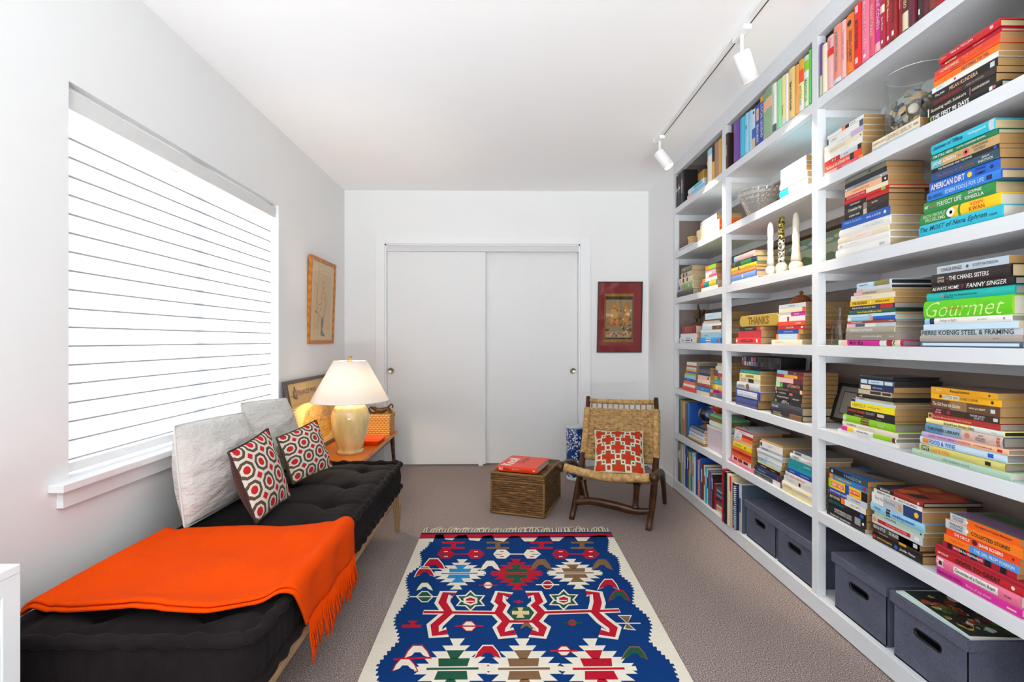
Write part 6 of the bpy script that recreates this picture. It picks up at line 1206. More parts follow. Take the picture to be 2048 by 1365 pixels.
stack('teal and white stack by the post', E1, 6, 800, [(960, 1236, 775, 'pale_yellow', 1, (t('Silent Places', .2, .6, 'tan', h=.4),)), (960, 1238, 715, 'cream', 1, (t('Dark Story', .08, .36, 'grey', h=.4), t('N. Stephenson', .5, .85, 'beige', h=.4))), (972, 1238, 668, 'white', 0, (('#', .5, .56, 'black', {'h': .6}), t('of Crystal River', .05, .4, 'pale_grey', h=.35))), (985, 1240, 622, 'white', 0, (t('Kids from the Bronx', .18, .7, 'orange_red', h=.4), t('LIMA', .02, .12, 'light_blue', h=.5)), {'n': 'white paperback with red lettering'}), (1000, 1240, 583, 'royal_blue', 0, (t('SHADOW', .1, .3, 'white', h=.3), t('Montana Sky News', .45, .9, 'white', h=.35))), (1008, 1240, 545, 'turquoise', 0, (t('Pure Colour', .1, .4, 'teal', h=.4),), {'seg': [(0, 1, '#1f9fae')]}), (1014, 1240, 497, 'teal', 0, (t('SHARED', .6, .9, 'light_blue', h=.4),)), (1028, 1240, 450, 'white', 1, (t('CHOICE', .1, .4, 'black', h=.4), t('GORDON', .7, .9, 'pink', h=.3))), (1050, 1240, 420, 'pale_grey', 0, (('#', .1, .4, 'slate', {'h': .6}),), {'top': '#6f7176', 'W': .18})], X=XR+.010, W=.16)

# ================================================================== far bay
stack('stack by the straw basket', B1, 2, 745, [(340, 612, 668, 'cream', 0, (), {'p': 'o', 'n': 'orange slipcased cream volume', 'seg': [(0, 1, '#f0d5a5')]}), (330, 612, 594, 'cream', 0, (), {'p': 'o', 'n': 'orange slipcased cream volume', 'seg': [(0, 1, '#f0d5a5')]}), (375, 580, 545, 'white', 0), (378, 578, 512, 'pale_blue', 0, (t('Gail', .2, .6, 'blue', h=.4),))], W=.16, X=XR+.02)
stack('floral third-shelf stack', C1, 3, 458, [(98, 292, 385, 'slate', 1, (), {'seg': [(0, 1, '#4a4a46')]}), (112, 295, 300, 'pale_green', 1, (('#o', .05, .15, 'navy', {'h': .6}), ('#o', .4, .5, 'olive', {'h': .5}), ('#o', .7, .8, 'white', {'h': .4})), {'seg': [(0, .3, 'lilac'), (.3, 1, '#8fae6a')], 'n': 'green floral hardback'}), (120, 285, 226, 'cream', 1, (('#o', .3, .45, 'navy', {'h': .8}), ('#o', .6, .75, 'slate', {'h': .7}), ('#o', .08, .2, 'gold', {'h': .5})), {'n': 'cream floral hardback'}), (145, 280, 166, 'beige', 1, (('#o', .2, .35, 'black', {'h': .8}), ('#o', .5, .65, 'dark_brown', {'h': .7})), {'n': 'beige floral hardback'}), (150, 278, 100, 'olive_grey', 1, (('#o', .3, .4, 'cream', {'h': .4}),))], X=XR+.008, W=.2)
stack('stack right of the floral one', C1, 3, 405, [(400, 612, 360, 'white', 0), (398, 598, 292, 'teal', 1, (), {'seg': [(0, .22, 'orange_red'), (.55, 1, 'yellow')], 'n': 'orange, teal and yellow hardback'}), (412, 602, 245, 'white', 0, (), {'seg': [(0, .2, 'orange')]}), (455, 600, 215, 'rose', 0, (), {'seg': [(0, .3, 'white')]}), (455, 585, 178, 'white', 0, (), {'seg': [(.6, 1, 'lilac')]}), (455, 582, 148, 'pale_pink', 0), (455, 588, 96, 'lime', 0, (), {'seg': [(0, .3, 'orange')]})], X=XR+.014, W=.2)
ST_F = stack('short stack under the bronze figure', C1, 4, 1052, [(128, 340, 985, 'white', 1, (t('Tess', .1, .3, 'slate', h=.4), ('#', .38, .66, 'blue', {'h': .9}), ('#', .72, .78, 'navy', {'h': .5})), {'n': 'white and blue hardback'}), (135, 378, 935, 'white', 0, (), {'seg': [(.9, 1, 'orange')]}), (160, 330, 838, 'dark_red', 1, (t('RED VI', .1, .9, 'tan', h=.6),), {'p': 'w'})], X=XR+.03)
stack('pale blue stack beside the bronze figure', C1, 4, 1056, [(388, 655, 985, 'blue', 1, (('#', .3, .55, 'white', {'h': .9}), ('#', .85, .92, 'red', {'h': .6})), {'seg': [(0, 1, '#2a8fd6'), (.82, 1, 'white')]}), (390, 660, 930, 'light_blue', 0, (t('Clementine', .1, .5, 'blue', h=.3),)), (397, 655, 885, 'white', 1), (410, 655, 840, 'pale_blue', 0, (t('HOPE', .75, .95, 'tan', h=.5),), {'seg': [(.55, 1, 'brown')]}), (415, 655, 800, 'white', 0), (430, 635, 776, 'cream', 0), (442, 640, 760, 'brown', 0), (450, 655, 682, 'pale_blue', 0, (t('summer guest', .1, .6, 'light_blue', h=.3),))], X=XR+.014, W=.19)
stack('far rainbow stack, fifth shelf', D1, 5, 592, [(155, 310, 540, 'orange_red', 1, (t('Shelter', .1, .4, 'peach', h=.3),), {'seg': [(0, 1, '#e33a22')]}), (165, 312, 510, 'white', 0), (170, 312, 475, 'orange', 0, (), {'seg': [(0, 1, '#e8642c')]}), (180, 316, 440, 'royal_blue', 0, (t('MAGIC', .1, .6, 'light_blue', h=.5),)), (180, 318, 400, 'light_blue', 0), (185, 322, 375, 'lime', 0, (t('wild', .2, .6, 'orange_red', h=.5),)), (200, 325, 348, 'blue', 0, (), {'seg': [(0, .2, 'red')]}), (200, 325, 320, 'gold', 0), (205, 327, 296, 'pale_blue', 0), (205, 326, 276, 'dark_red', 0), (210, 330, 236, 'cream', 0, (('#', .1, .7, 'pale_green', {'h': .4}),), {'W': .18, 'p': 'g'})], X=XR+.014)
stack('stack right of the rainbow one', D1, 5, 660, [(332, 488, 615, 'cream', 0), (333, 490, 566, 'blue', 1, (t('SHOUT', .3, .7, 'white', h=.3),), {'seg': [(0, 1, '#2377c0')]}), (340, 490, 555, 'navy', 0), (340, 490, 520, 'red', 0, (t('ENTERTAIN', .3, .8, 'dark_red', h=.5),), {'seg': [(0, 1, '#c8443a')]}), (342, 495, 473, 'cream', 0, (t('gift', .2, .5, 'grey', h=.4),)), (346, 498, 424, 'pale_pink', 0, (('#', .8, .9, 'black', {'h': .6}),)), (352, 500, 394, 'black', 0), (356, 500, 346, 'slate', 0), (360, 500, 318, 'black', 0)], X=XR+.014)
stack('fifth-shelf stack behind the post', D1, 5, 702, [(522, 700, 652, 'slate', 1, (), {'seg': [(0, .3, 'taupe')]}), (526, 700, 606, 'magenta', 0, (t('HOT MESS', .1, .6, 'black', h=.5),)), (525, 698, 540, 'yellow', 1, (('#o', .3, .45, 'white', {'h': .7}),)), (524, 698, 485, 'turquoise', 1, (t('Small Ship', .1, .5, 'white', h=.4),)), (548, 700, 437, 'yellow', 0, (), {'seg': [(.25, .5, 'teal'), (.5, .8, 'salmon')]}), (554, 700, 395, 'red', 0, (t('Lena', .3, .6, 'pale_pink', h=.4),)), (562, 700, 360, 'white', 0, (), {'seg': [(0, .25, 'blue')]}), (566, 700, 310, 'cream', 0), (588, 700, 274, 'cream', 0, (('#', .1, .5, 'beige', {'h': .5}),))], X=XR+.036, W=.15)

# ================================================================== things on the shelves
clear = glass_mat('clear_glass', (.97, .985, .98))
def shelf_pt(px, z, X): p = on_x(px, 700, X); return Vector((X, p.y, z))
# ---- glass jar of shells on the pair of books
jz = ST_B[-1][2]+.0006; jc = (XR+.105, on_x(1833, 200, XR+.105).y, jz); JR, JH = .090, .205
sj = thing('glass_jar', 'clear open glass jar half full of shells, on two pale books', 'jar', jc)
MB().lathe([(0, 0), (JR-.004, 0), (JR, .004), (JR, JH-.001), (JR-.0012, JH), (JR-.0026, JH-.001), (JR-.0026, .008), (0, .007)], jc, 56).build('jar_wall', clear, sj)
MB().tube([(jc[0]+(JR-.0012)*math.cos(2*PI*i/64), jc[1]+(JR-.0012)*math.sin(2*PI*i/64), jz+JH) for i in range(64)], .0013, 6, closed=True).build('rim', plain('glass_rim_highlight', '#cfd6d6', .1, .6), sj)  # pale opaque ring paints the highlight along the jar's rim
shell_cols = ['#d9c9b0', '#a79a8a', '#5d6772', '#8a8f96', '#e3d9c8', '#b89a74', '#4e5560', '#c7b7a0', '#777068']
smats = [plain('shell_%s' % c[1:], c, .55, .3, 0, .2, 120) for c in shell_cols]
r = random.Random(21)
def shell_geo(kind, s, R, ctr, rr):
    mb = MB()
    if kind == 0:      # ribbed scallop / clam half
        nu, nv = 18, 8
        def fn(u, v):
            a = (u-.5)*2.5; rad = v; rib = 1+.05*math.cos(a*16)*v
            x = math.sin(a)*rad*rib; y = math.cos(a)*rad*rib-.45; z = .42*(1-(rad*.95)**2)*(.7+.3*v)+.03*math.cos(a*16)*v
            return R @ (Vector((x, y, z))*s)+ctr
        mb.grid(fn, nu, nv); mb.grid(lambda u, v: fn(1-u, v)-R @ Vector((0, 0, s*.07)), nu, nv)
    elif kind == 1: mb.ball(ctr, (s*.8, s*.55, s*.36), 14, 8, M=R)
    else:              # whelk: spiral cone
        path = []; rad = []
        for i in range(40):
            q = i/39; a = q*14; path.append(R @ (Vector((math.cos(a)*.32*(1-q), math.sin(a)*.32*(1-q), -.5+1.25*q))*s)+ctr); rad.append(s*(.34*(1-q)+.03))
        mb.tube(path, rad, 8)
    return mb
placed = []
tries = 0
while len(placed) < 56 and tries < 6000:
    tries += 1; s = r.uniform(.016, .030); a = r.uniform(0, 2*PI); q = math.sqrt(r.random())*(JR-.006-s*.95)
    if r.random() < .7: q = (JR-.007-s*.98)
    z = r.uniform(.010+s*.55, .112); p = Vector((q*math.cos(a), q*math.sin(a), z))
    if all((p-o).length > (s+so)*.62 for o, so in placed): placed.append((p, s))
for i, (p, s) in enumerate(sorted(placed, key=lambda o: o[0].z)):
    kind = [0, 1, 0, 1, 2][i % 5]; ctr = Vector(jc)+p
    out = Vector((p.x, p.y, 0.0)).normalized() if p.xy.length > .02 else Vector((0, -1, 0))
    R = (out*.9+Vector((r.uniform(-.3, .3), r.uniform(-.3, .3), r.uniform(-.2, .7)))).to_track_quat('Z', 'Y').to_matrix().to_4x4() @ Matrix.Rotation(r.uniform(0, 6), 4, 'Z')
    nm = ('scallop_shell', 'clam_shell', 'whelk_shell')[kind]
    o = shell_geo(kind, s, R, ctr, r).build(nm, smats[i % len(smats)])
    tag(o, 'sea shell or pebble packed below the top shells in the clear glass jar', 'shell', 'shells in the glass jar')
for k in range(3):
    p = Vector(jc)+Vector(((-.03, .02, -.005)[k], (-.035, .03, .0)[k], (.128, .126, .140)[k]))
    R = Matrix.Rotation(.6*k, 4, 'Z') @ Matrix.Rotation(1.2, 4, 'X'); o = shell_geo((2, 0, 2)[k], .034, R, p, r).build(('conch_shell', 'scallop_shell', 'whelk_shell')[k], smats[(3, 4, 5)[k]])
    tag(o, ('blue grey spiky conch on top of the shells in the jar', 'pale scallop lying on top of the shells in the jar', 'brown spiral whelk on top of the shells in the jar')[k], 'shell', 'shells in the glass jar')
# ---- cut glass vase, middle bay
vx = XR+.115; vz = SZ[1]+.0006; vy = on_x(1521, 400, vx).y
cg = NT('pressed_glass', .06, .6); cg.b.inputs['Transmission Weight'].default_value = .85; cg.b.inputs['Base Color'].default_value = (.95, .93, .9, 1); cg = cg.m
vs = thing('cut_glass_vase', 'flared pressed glass bowl with bead pattern on the second shelf, middle bay', 'bowl', (vx, vy, vz))
mb = MB(); nu, nv = 120, 40
def vfn(u, v):
    a = 2*PI*u; rad = .058+.062*v**1.15; bump = .0045*(abs(math.sin(a*12))*abs(math.sin(v*PI*6)))**1.5; rim = .006*math.cos(a*24)*max(0, (v-.93)/.07)
    return Vector((vx+(rad+bump)*math.cos(a), vy+(rad+bump)*math.sin(a), vz+.004+v*.150+rim))
mb.grid(vfn, nu, nv); mb.grid(lambda u, v: Vector((vx+(.054+.062*(1-v)**1.15)*math.cos(2*PI*u), vy+(.054+.062*(1-v)**1.15)*math.sin(2*PI*u), vz+.010+(1-v)*.144)), 60, 10)
mb.lathe([(0, 0), (.056, 0), (.058, .004)], (vx, vy, vz), 40); mb.build('glass_body', cg, vs)
# ---- straw basket and flat case, far bay second shelf
straw = wicker('pale_straw', '#a8773f', '#dcb57c', '#f2d8a8', 110, 80, .7, .8)
bx0 = XR+.10; by = on_x(1340+297/6.203, 460, bx0).y; bz = SZ[1]+.0006
bs = thing('straw_basket', 'small round straw basket at the far end of the second shelf', 'basket', (bx0, by, bz))
MB().lathe([(0, 0), (.030, 0), (.036, .01), (.044, .09), (.046, .098), (.0425, .098), (.040, .09), (.033, .012), (0, .008)], (bx0, by, bz), 32).build('basket_body', straw, bs)
MB().tube([(bx0+.0455*math.cos(2*PI*i/36), by+.0455*math.sin(2*PI*i/36), bz+.098) for i in range(36)], .003, 6, closed=True).build('rim', straw, bs)
p0 = on_x(1340+118/6.203, 497, XR+.012); p1 = on_x(1340+290/6.203, 490, XR+.012)
fc = thing('flat_case', 'thin white and black case lying flat at the far end of the second shelf', 'case', (XR+.04, p0.y, SZ[1]))
MB().box((XR+.012, p1.y+.02, SZ[1]+.0005), (XR+.05, p0.y, SZ[1]+.010)).build('base', plain('case_black', '#26332f', .5), fc); MB().box((XR+.012, p1.y+.02, SZ[1]+.0105), (XR+.05, p0.y, SZ[1]+.022)).build('lid', plain('case_white', '#dcdcd6', .5), fc)
# ---- candlesticks, middle bay third shelf
bone = plain('bone_white_ceramic', '#d6d0bf', .45, .4, 0, .05, 40); z3 = SZ[2]+.0006
def candlestick(px, X, H, label, k):
    y = on_x(px, 550, X).y; c = (X, y, z3); tt = thing('candlestick', label, 'candlestick', c, group='candlesticks on the third shelf, middle bay')
    if k != 1:
        bs_ = (.66, .78, .86)[k]; MB().lathe([(0, 0), (.026*bs_, 0), (.034*bs_, .008), (.037*bs_, .022), (.032*bs_, .038), (.020*bs_, .050), (0, .052)], c, 24).build('round_base', bone, tt)
        prof = [(.0, .050), (.019, .050), (.0175, .07), (.0145, .10), (.0165, .112), (.0140, .125), (.0155, .16), (.0165, .171), (.0135, .182), (.0145, H-.072), (.016, H-.062), (.0155, H-.055), (.0155, H-.035), (.012, H-.012), (.005, H-.001), (0, H)]
        if k == 2: prof = [(q[0]*(1.30-.4*q[1]/H), q[1]) for q in prof]
        else: prof = [(q[0]*.92, q[1]) for q in prof]
        MB().lathe(prof, c, 20).build('jointed_stem', bone, tt)
    else:
        dark = NT('black_gold_speckle', .3, .5); v = dark.coord(); vo = dark.n('ShaderNodeTexVoronoi'); vo.inputs['Scale'].default_value = 95; dark.link(v, vo.inputs[0])
        sp = dark.n('ShaderNodeSeparateXYZ'); dark.link(v, sp.inputs[0]); hi = dark.m_('GREATER_THAN', sp.outputs[2], .17)
        dark.col(dark.mix(dark.m_('LESS_THAN', vo.outputs['Distance'], .45), dark.mix(hi, '#d8d0bd', '#9a8a3c'), '#221f1c'))
        MB().lathe([(0, 0), (.020, 0), (.026, .010), (.028, .026), (.025, .042), (.015, .054), (0, .056)], c, 24).build('round_base', bone, tt)
        k2 = 90; path = [(X+.005*math.cos(i*.55), y+.005*math.sin(i*.55), z3+.052+(H-.06)*i/k2) for i in range(k2+1)]
        MB().tube(path, [.0125+.0024*math.sin(i*1.1) for i in range(k2+1)], 12).build('twisted_stem', dark.m, tt)
        MB().ball((X, y, z3+H-.006), (.014, .014, .012), 12, 6).build('knob', dark.m, tt)
candlestick(1541, XR+.018, .268, 'slim bone white jointed candlestick, farther from the near post', 0)
candlestick(1563, XR+.040, .278, 'twisted black, white and gold candlestick between two white ones', 1)
candlestick(1592, XR+.058, .280, 'bone white jointed candlestick with a flared foot, nearest the post', 2)
# ---- landscape picture leaning at the back
def landscape(mb, P, z):
    W, H = .72, .235; rect(mb, P, .015, .015, W-.015, H-.015, z, '#b7a45a'); e = z+.0005
    rect(mb, P, .022, .022, W-.022, .10, e, '#6f9a8e'); rect(mb, P, .022, .08, W-.022, H-.022, e+.0002, '#a8b89a')
    mb.poly([P(x, y, e+.0004) for x, y in ((.022, H-.022), (W-.022, H-.022), (W-.022, .15), (.62, .125), (.50, .14), (.40, .115), (.28, .15), (.15, .13), (.022, .16))], 0, '#5f7350')
    mb.poly([P(x, y, e+.0006) for x, y in ((.022, H-.022), (W-.022, H-.022), (W-.022, .185), (.4, .17), (.022, .19))], 0, '#7f7a3e')
    for i in range(20): blob(mb, P, .05+i*.033, .18+.01*(i % 3), .014, .009, e+.0008, ['#48582f', '#8a8a50', '#6c6a3a'][i % 3], i, 9, .3)
    for i in range(7): blob(mb, P, .06+i*.1, .05+.012*(i % 2), .05, .012, e+.0003, '#c7b9a0', i, 14, .2)
za = SZ[2]+.0006
framed('landscape_picture', 'wide landscape painting leaning at the back of the third shelf', 'picture', (XBACK-.03, 2.985, za+.221), (0, -1, 0), (-.05, 0, -.21), .72, .218, .016, .016, plain('dark_brown_frame', '#33231c', .4), lambda mb, P, z: landscape(mb, P, z))
p = on_x(1600, 530, XR+.10)
book(FLAT(XR+.10, on_x(1609, 530, XR+.10).y, SZ[2]+.0004), .24, .022, .12, 'gold', False, 'yellow paperback lying behind the near post on the third shelf', None, [(0, 1, '#efb41c')])
# ---- bronze kneeling figure, far bay fourth shelf
fz = ST_F[-1][2]+.0006; fx_, fy_ = XR+.095, on_x(1400, 620, XR+.095).y
fg = thing('bronze_figurine', 'small dark bronze kneeling figure with wings on a red book', 'figurine', (fx_, fy_, fz))
dbz = plain('dark_gilt_bronze', '#5a4420', .35, .5, .7, .35, 70)
MB().box((fx_-.03, fy_-.045, fz), (fx_+.03, fy_+.045, fz+.012)).build('plinth', plain('red_brown_plinth', '#6b2c22', .5), fg, bevel=.002)
S = .124; q = lambda a, b, c: (fx_+a*S, fy_+b*S, fz+.012+c*S)
skin_fig('body', [[(q(0, 0, .38), .085*S), (q(-.05, 0, .56), .10*S), (q(-.08, -.02, .74), .06*S), (q(-.12, -.03, .90), .085*S), (q(-.13, -.03, 1.0), .05*S)],
                  [(q(0, 0, .38), .085*S), (q(-.16, .17, .34), .065*S), (q(-.10, .22, .12), .045*S), (q(-.17, .24, .02), .04*S)], [(q(0, 0, .38), .085*S), (q(-.14, -.20, .36), .065*S), (q(-.08, -.24, .12), .045*S), (q(-.16, -.26, .02), .04*S)],
                  [(q(-.05, 0, .56), .10*S), (q(-.12, .20, .62), .045*S), (q(-.22, .24, .44), .035*S), (q(-.25, .20, .30), .03*S)], [(q(-.05, 0, .56), .10*S), (q(-.12, -.22, .60), .045*S), (q(-.22, -.26, .42), .035*S), (q(-.25, -.22, .28), .03*S)]], dbz, fg, 2)
for sgn in (1, -1):
    mb = MB(); mb.prism([q(.06, sgn*.05, .55), q(.08, sgn*.30, .84), q(.08, sgn*.42, .78), q(.08, sgn*.36, .60), q(.06, sgn*.12, .45)], (.010*S*6, 0, 0)); mb.build('wing', dbz, fg, bevel=.002)
MB().lathe([(.062*S, 0), (.085*S, .03*S), (.03*S, .14*S), (0, .20*S)], q(-.13, -.03, .99), 14).build('headdress', dbz, fg)
# ---- gold THANKS sign
sz = ST_T[-1][2]+.0006; yl, yr = on_x(1478.5, 640, XR+.030).y, on_x(1557, 640, XR+.030).y; Hs = .064
sg = thing('thanks_sign', 'gold rounded block sign reading THANKS on the red stack', 'sign', (XR+.05, (yl+yr)/2, sz))
gold_m = plain('gold_paint', '#c9a53a', .35, .5, .35, .08)
r_ = Hs/2; pts = [(yl-r_+r_*math.cos(a), sz+r_+r_*math.sin(a)) for a in [PI/2-PI*i/12 for i in range(13)]]; pts += [(yr+r_-r_*math.cos(a), sz+r_-r_*math.sin(a)) for a in [PI/2-PI*i/12 for i in range(13)]]
MB().prism([(XR+.031, y, z) for y, z in pts], (.032, 0, 0)).build('block', gold_m, sg, bevel=.004)
mb = MB(); put_text(mb, 'THANKS', lambda x, y: Vector((XR+.0304, yl-x, sz+r_+y)), .03, (yl-yr)-.02, 0, .043, None, 0, .03, 0, 'C'); mb.build('lettering', plain('engraved_brown', '#7a5c1c', .6), sg)
# ---- carved lid
lz = ST_L[-1][2]+.0006; lx = XR+.10; ly = on_x(1602.5, 600, lx).y
ld = thing('carved_lid', 'round carved brown wooden lidded dish on the white topped stack', 'dish', (lx, ly, lz)); cw = wood('carved_red_wood', '#5a2a12', '#9c5224', 14, 'Z', .4, (1, 1, 3))
MB().lathe([(0, 0), (.048, 0), (.052, .006), (.052, .010), (.047, .013), (.045, .020), (.038, .027), (.036, .031), (.026, .038), (.024, .042), (.012, .046), (0, .047)], (lx, ly, lz), 32).build('stepped_dome', cw, ld)
MB().lathe([(.006, 0), (.005, .004), (.010, .009), (.009, .014), (.004, .019), (0, .020)], (lx, ly, lz+.0465), 16).build('knob', cw, ld)
yb_ = on_x(1340+1375/6.4, 640, XR+.25).y
book(UPR(XR+.222, on_x(1554, 640, XR+.222).y, SZ[3]+.0004+.17), .17, .012, .06, 'beige', False, 'tan edged book standing behind the tall white stack, fourth shelf', None)
# ---- carafe
cx_ = XR+.095; cy_ = on_x(1680, 650, cx_).y; cz_ = SZ[3]+.0006
cf = thing('glass_carafe', 'small clear glass carafe with flared lip beside the near post', 'carafe', (cx_, cy_, cz_))
MB().lathe([(0, 0), (.029, 0), (.033, .004), (.034, .06), (.031, .085), (.018, .108), (.0125, .125), (.0125, .145), (.020, .165), (.0185, .165), (.011, .146), (.011, .125), (.0165, .107), (.0295, .084), (.0322, .06), (.0315, .008), (0, .006)], (cx_, cy_, cz_), 36).build('carafe_body', clear, cf)
# ---- long photo box across two stacks, fifth shelf
z5 = max(ST_N[-1][2], ST_M[-1][2])+.0006; ya, yb2 = on_x(1483.5, 725, XR+.028).y, on_x(1561.5, 725, XR+.028).y
pb = thing('photo_box', 'long black box printed with small photographs lying across two stacks', 'box', (XR+.1, (ya+yb2)/2, z5))
MB().box((XR+.028, yb2, z5), (XR+.15, ya, z5+.056)).build('carton', plain('black_card', '#1b1a1c', .4), pb, bevel=.001)
mb = MB(); rr = random.Random(4)
for j in range(2):
    for i in range(15):
        y0 = ya-.004-i*(ya-yb2-.008)/15; c = rr.choice(['#8a93a0', '#c9cdd4', '#3a3f4a', '#b04a6a', '#6f8aa8', '#2b2b30', '#d8d4cc', '#7a3f34']) if i < 6 else rr.choice(['#3a3234', '#55464a', '#2a2a2e', '#6b5a58', '#403a3f'])
        z0 = z5+.004+j*.025; mb.poly([(XR+.0275, y0, z0), (XR+.0275, y0-.021, z0), (XR+.0275, y0-.021, z0+.022), (XR+.0275, y0, z0+.022)], 0, c)
        if i < 7: mb.poly([(XR+.0273, y0-.006, z0), (XR+.0273, y0-.013, z0), (XR+.0273, y0-.011, z0+.018), (XR+.0273, y0-.007, z0+.018)], 0, rr.choice(['#2b2b30', '#d8d4cc', '#9a3a5a', '#46505f']))
mb.build('printed_photos', attr_mat('printed_paper', .8, .2), pb)
# ---- framed louvre print at the back, fifth shelf
def louvre(mb, P, z):
    rect(mb, P, .01, .01, .33, .275, z, '#39455f')
    for i in range(16): rect(mb, P, .018, .012+i*.0158, .322, .020+i*.0158, z+.0005, '#6f82a8')
    rect(mb, P, .06, .10, .20, .26, z+.0008, '#8b8f9c')
framed('framed_blue_print', 'white framed print of blue slats standing at the back of the fifth shelf', 'picture', (XBACK-.055, 2.885, SZ[4]+.291), (0, -1, 0), (-.02, 0, -.3), .34, .285, .012, .014, trim_m, louvre)
# ---- black framed picture leaning behind the yellow stacks, near bay
def grey_mat(mb, P, z): rect(mb, P, .01, .01, .24, .162, z, '#77726c'); rect(mb, P, .04, .035, .21, .137, z+.0006, '#38342f'); rect(mb, P, .044, .039, .206, .133, z+.0009, '#8a857c')
framed('black_framed_picture', 'small black framed picture with grey mat leaning behind the yellow stack, near bay', 'picture', (XBACK-.10, 2.235, SZ[4]+.180), (0, -1, 0), (-.05, 0, -.165), .25, .172, .014, .014, plain('black_frame', '#1c1a1a', .4), grey_mat)
# ---- crystal globe
gz = SZ[5]+.0006; gx = XR+.085
row_y = on_x(1402, 870, XR+.02)
stk = stack('low stack under the glass globe', E1, 6, 436, [(152, 288, 425, 'brown', 0), (158, 288, 412, 'tan', 0), (162, 290, 395, 'cream', 1), (166, 290, 362, 'pale_grey', 1, (t('KEY', .1, .3, 'slate', h=.4),)), (172, 290, 330, 'lilac', 1, (), {'seg': [(0, 1, '#9aa3b5')]}), (182, 290, 306, 'slate', 1)], X=XR+.016, W=.15)
gy = on_x(1413.6, 834, gx).y; g0 = stk[-1][2]+.0006
gl = thing('glass_globe', 'clear glass ball on a brass and silver stand on the low stack', 'globe', (gx, gy, g0))
MB().lathe([(0, 0), (.040, 0), (.042, .005), (.036, .012), (.018, .018), (.016, .026), (.030, .034), (.031, .037), (0, .036)], (gx, gy, g0), 32).build('stand', plain('aged_silver_brass', '#8b6a48', .3, .5, .8, .2, 50), gl)
gb = NT('solid_glass', 0, .5); gb.b.inputs['Transmission Weight'].default_value = 1.0; gb.b.inputs['IOR'].default_value = 1.5; gb = gb.m
MB().ball((gx, gy, g0+.034+.0565), .0575, 40, 24).build('glass_ball', gb, gl)
# ---- pinkish white box with cloths and red bowl
yl2, yr2 = on_x(1408, 890, XR+.015).y, PO[1][1]-.02
zb = SZ[5]+.0006; pk = thing('pale_pink_box', 'pinkish white lidded box beside the glass globe, sixth shelf', 'box', (XR+.1, (yl2+yr2)/2, zb))
yr2 = on_x(1449, 890, XR+.036).y-.10
MB().box((XR+.036, yr2, zb), (XR+.20, yl2, zb+.132)).build('body', plain('pale_pink_plastic', '#d6c3cc', .3, .5), pk, bevel=.004)
MB().box((XR+.034, yr2-.002, zb+.133), (XR+.202, yl2+.002, zb+.152)).build('lid', plain('milky_lid', '#e3dad6', .3, .5), pk, bevel=.004)
zc_ = zb+.1526
for k_, (col_, hh, nn, a0) in enumerate((('#cfd6c2', .034, 'pale green folded cloth lying on the pinkish box', 0.012), ('#7d6a3a', .026, 'olive brown folded cloth in the middle of the pile on the pinkish box', 0.010), ('#6fae80', .018, 'mint green folded cloth topmost on the pinkish box', 0.03))):
    o = MB(); X0_, X1_ = XR+.045, XR+.16; ya_ = yl2-a0; yb_ = yr2+.03
    pr = [(ya_, zc_), (ya_+.006, zc_+hh*.5), (ya_, zc_+hh*.96), (yb_, zc_+hh), (yb_-.005, zc_+hh*.5), (yb_, zc_)]
    o.prism([(X0_, y, z) for y, z in pr], (X1_-X0_, 0, 0)); tag(o.build('folded_cloth', cloth('cloth_%d' % k_, col_, tuple(min(1, c*1.25) for c in lin(col_)), 150), bevel=.006), nn, 'cloth', 'folded cloths on the pinkish box'); zc_ += hh+.0004
rbx, rby = XR+.10, on_x(1438, 850, XR+.10).y
rd = thing('lacquer_bowl', 'orange red lacquer bowl standing on the folded cloths', 'bowl', (rbx, rby, zc_)); rl = plain('red_orange_lacquer', '#b8431c', .25, .5, 0, .2, 20)
MB().lathe([(0, 0), (.020, 0), (.022, .006), (.034, .016), (.046, .034), (.050, .052), (.047, .052), (.043, .035), (.030, .019), (0, .012)], (rbx, rby, zc_+.0004), 32).build('bowl_body', rl, rd)
# ---- sixth-shelf upright row
row_up('sixth-shelf upright row', E1, 6, [(84, 'dark_green', .27, 0, (), {'W': .19}), (92, 'olive', .262, 0, (), {'W': .19}), (104, 'salmon', .258, 0, (), {'seg': [(0, .5, 'tan'), (.5, 1, '#a8644c')], 'W': .19}), (122, 'tan', .25, 0, (), {'W': .18}), (132, 'slate', .25, 0, (), {'W': .18}), (146, 'blue', .262, 1, (), {'W': .2, 'seg': [(0, 1, '#2a6ea8')]})], xend=164, X=XR+.02)
y0_ = on_x(1340+166/4.266, 850, XR+.11).y
book(UPR(XR+.10, y0_-.004, SZ[5]+.0004+.255), .255, .016, .14, 'slate', True, 'tall slate blue picture book standing behind the glass globe', None, (), (t('The Magic', .1, .5, 'white', h=.4),))
# ---- grey boxes and small things at the back of the sixth shelf, middle bay
zz = SZ[5]+.0006
wbx = thing('card_box', 'white grey card box standing at the back of the sixth shelf', 'box', (XBACK-.05, 3.42, zz)); MB().box((XBACK-.08, 3.29, zz), (XBACK-.022, 3.56, zz+.23)).build('body', plain('grey_white_card', '#c9cdd2', .7), wbx, bevel=.002); MB().box((XBACK-.082, 3.288, zz+.2305), (XBACK-.020, 3.562, zz+.252)).build('lid', plain('grey_card', '#8f9499', .7), wbx, bevel=.002)
gq = Vector((XR+.030, ST_G[-2][0]-.030, ST_G[-2][2]+.0008)); gm = plain('black_wire', '#1d1d20', .3, .5)
fr2 = thing('reading_glasses', 'dark wire reading glasses standing on the fiery coloured stack', 'glasses', gq)
for k_ in (0, 1): MB().tube([(gq.x+.022+.021*math.cos(2*PI*i/24)+k_*.052, gq.y, gq.z+.0205+.019*math.sin(2*PI*i/24)) for i in range(24)], .0015, 6, closed=True).build('lens_rim', gm, fr2)
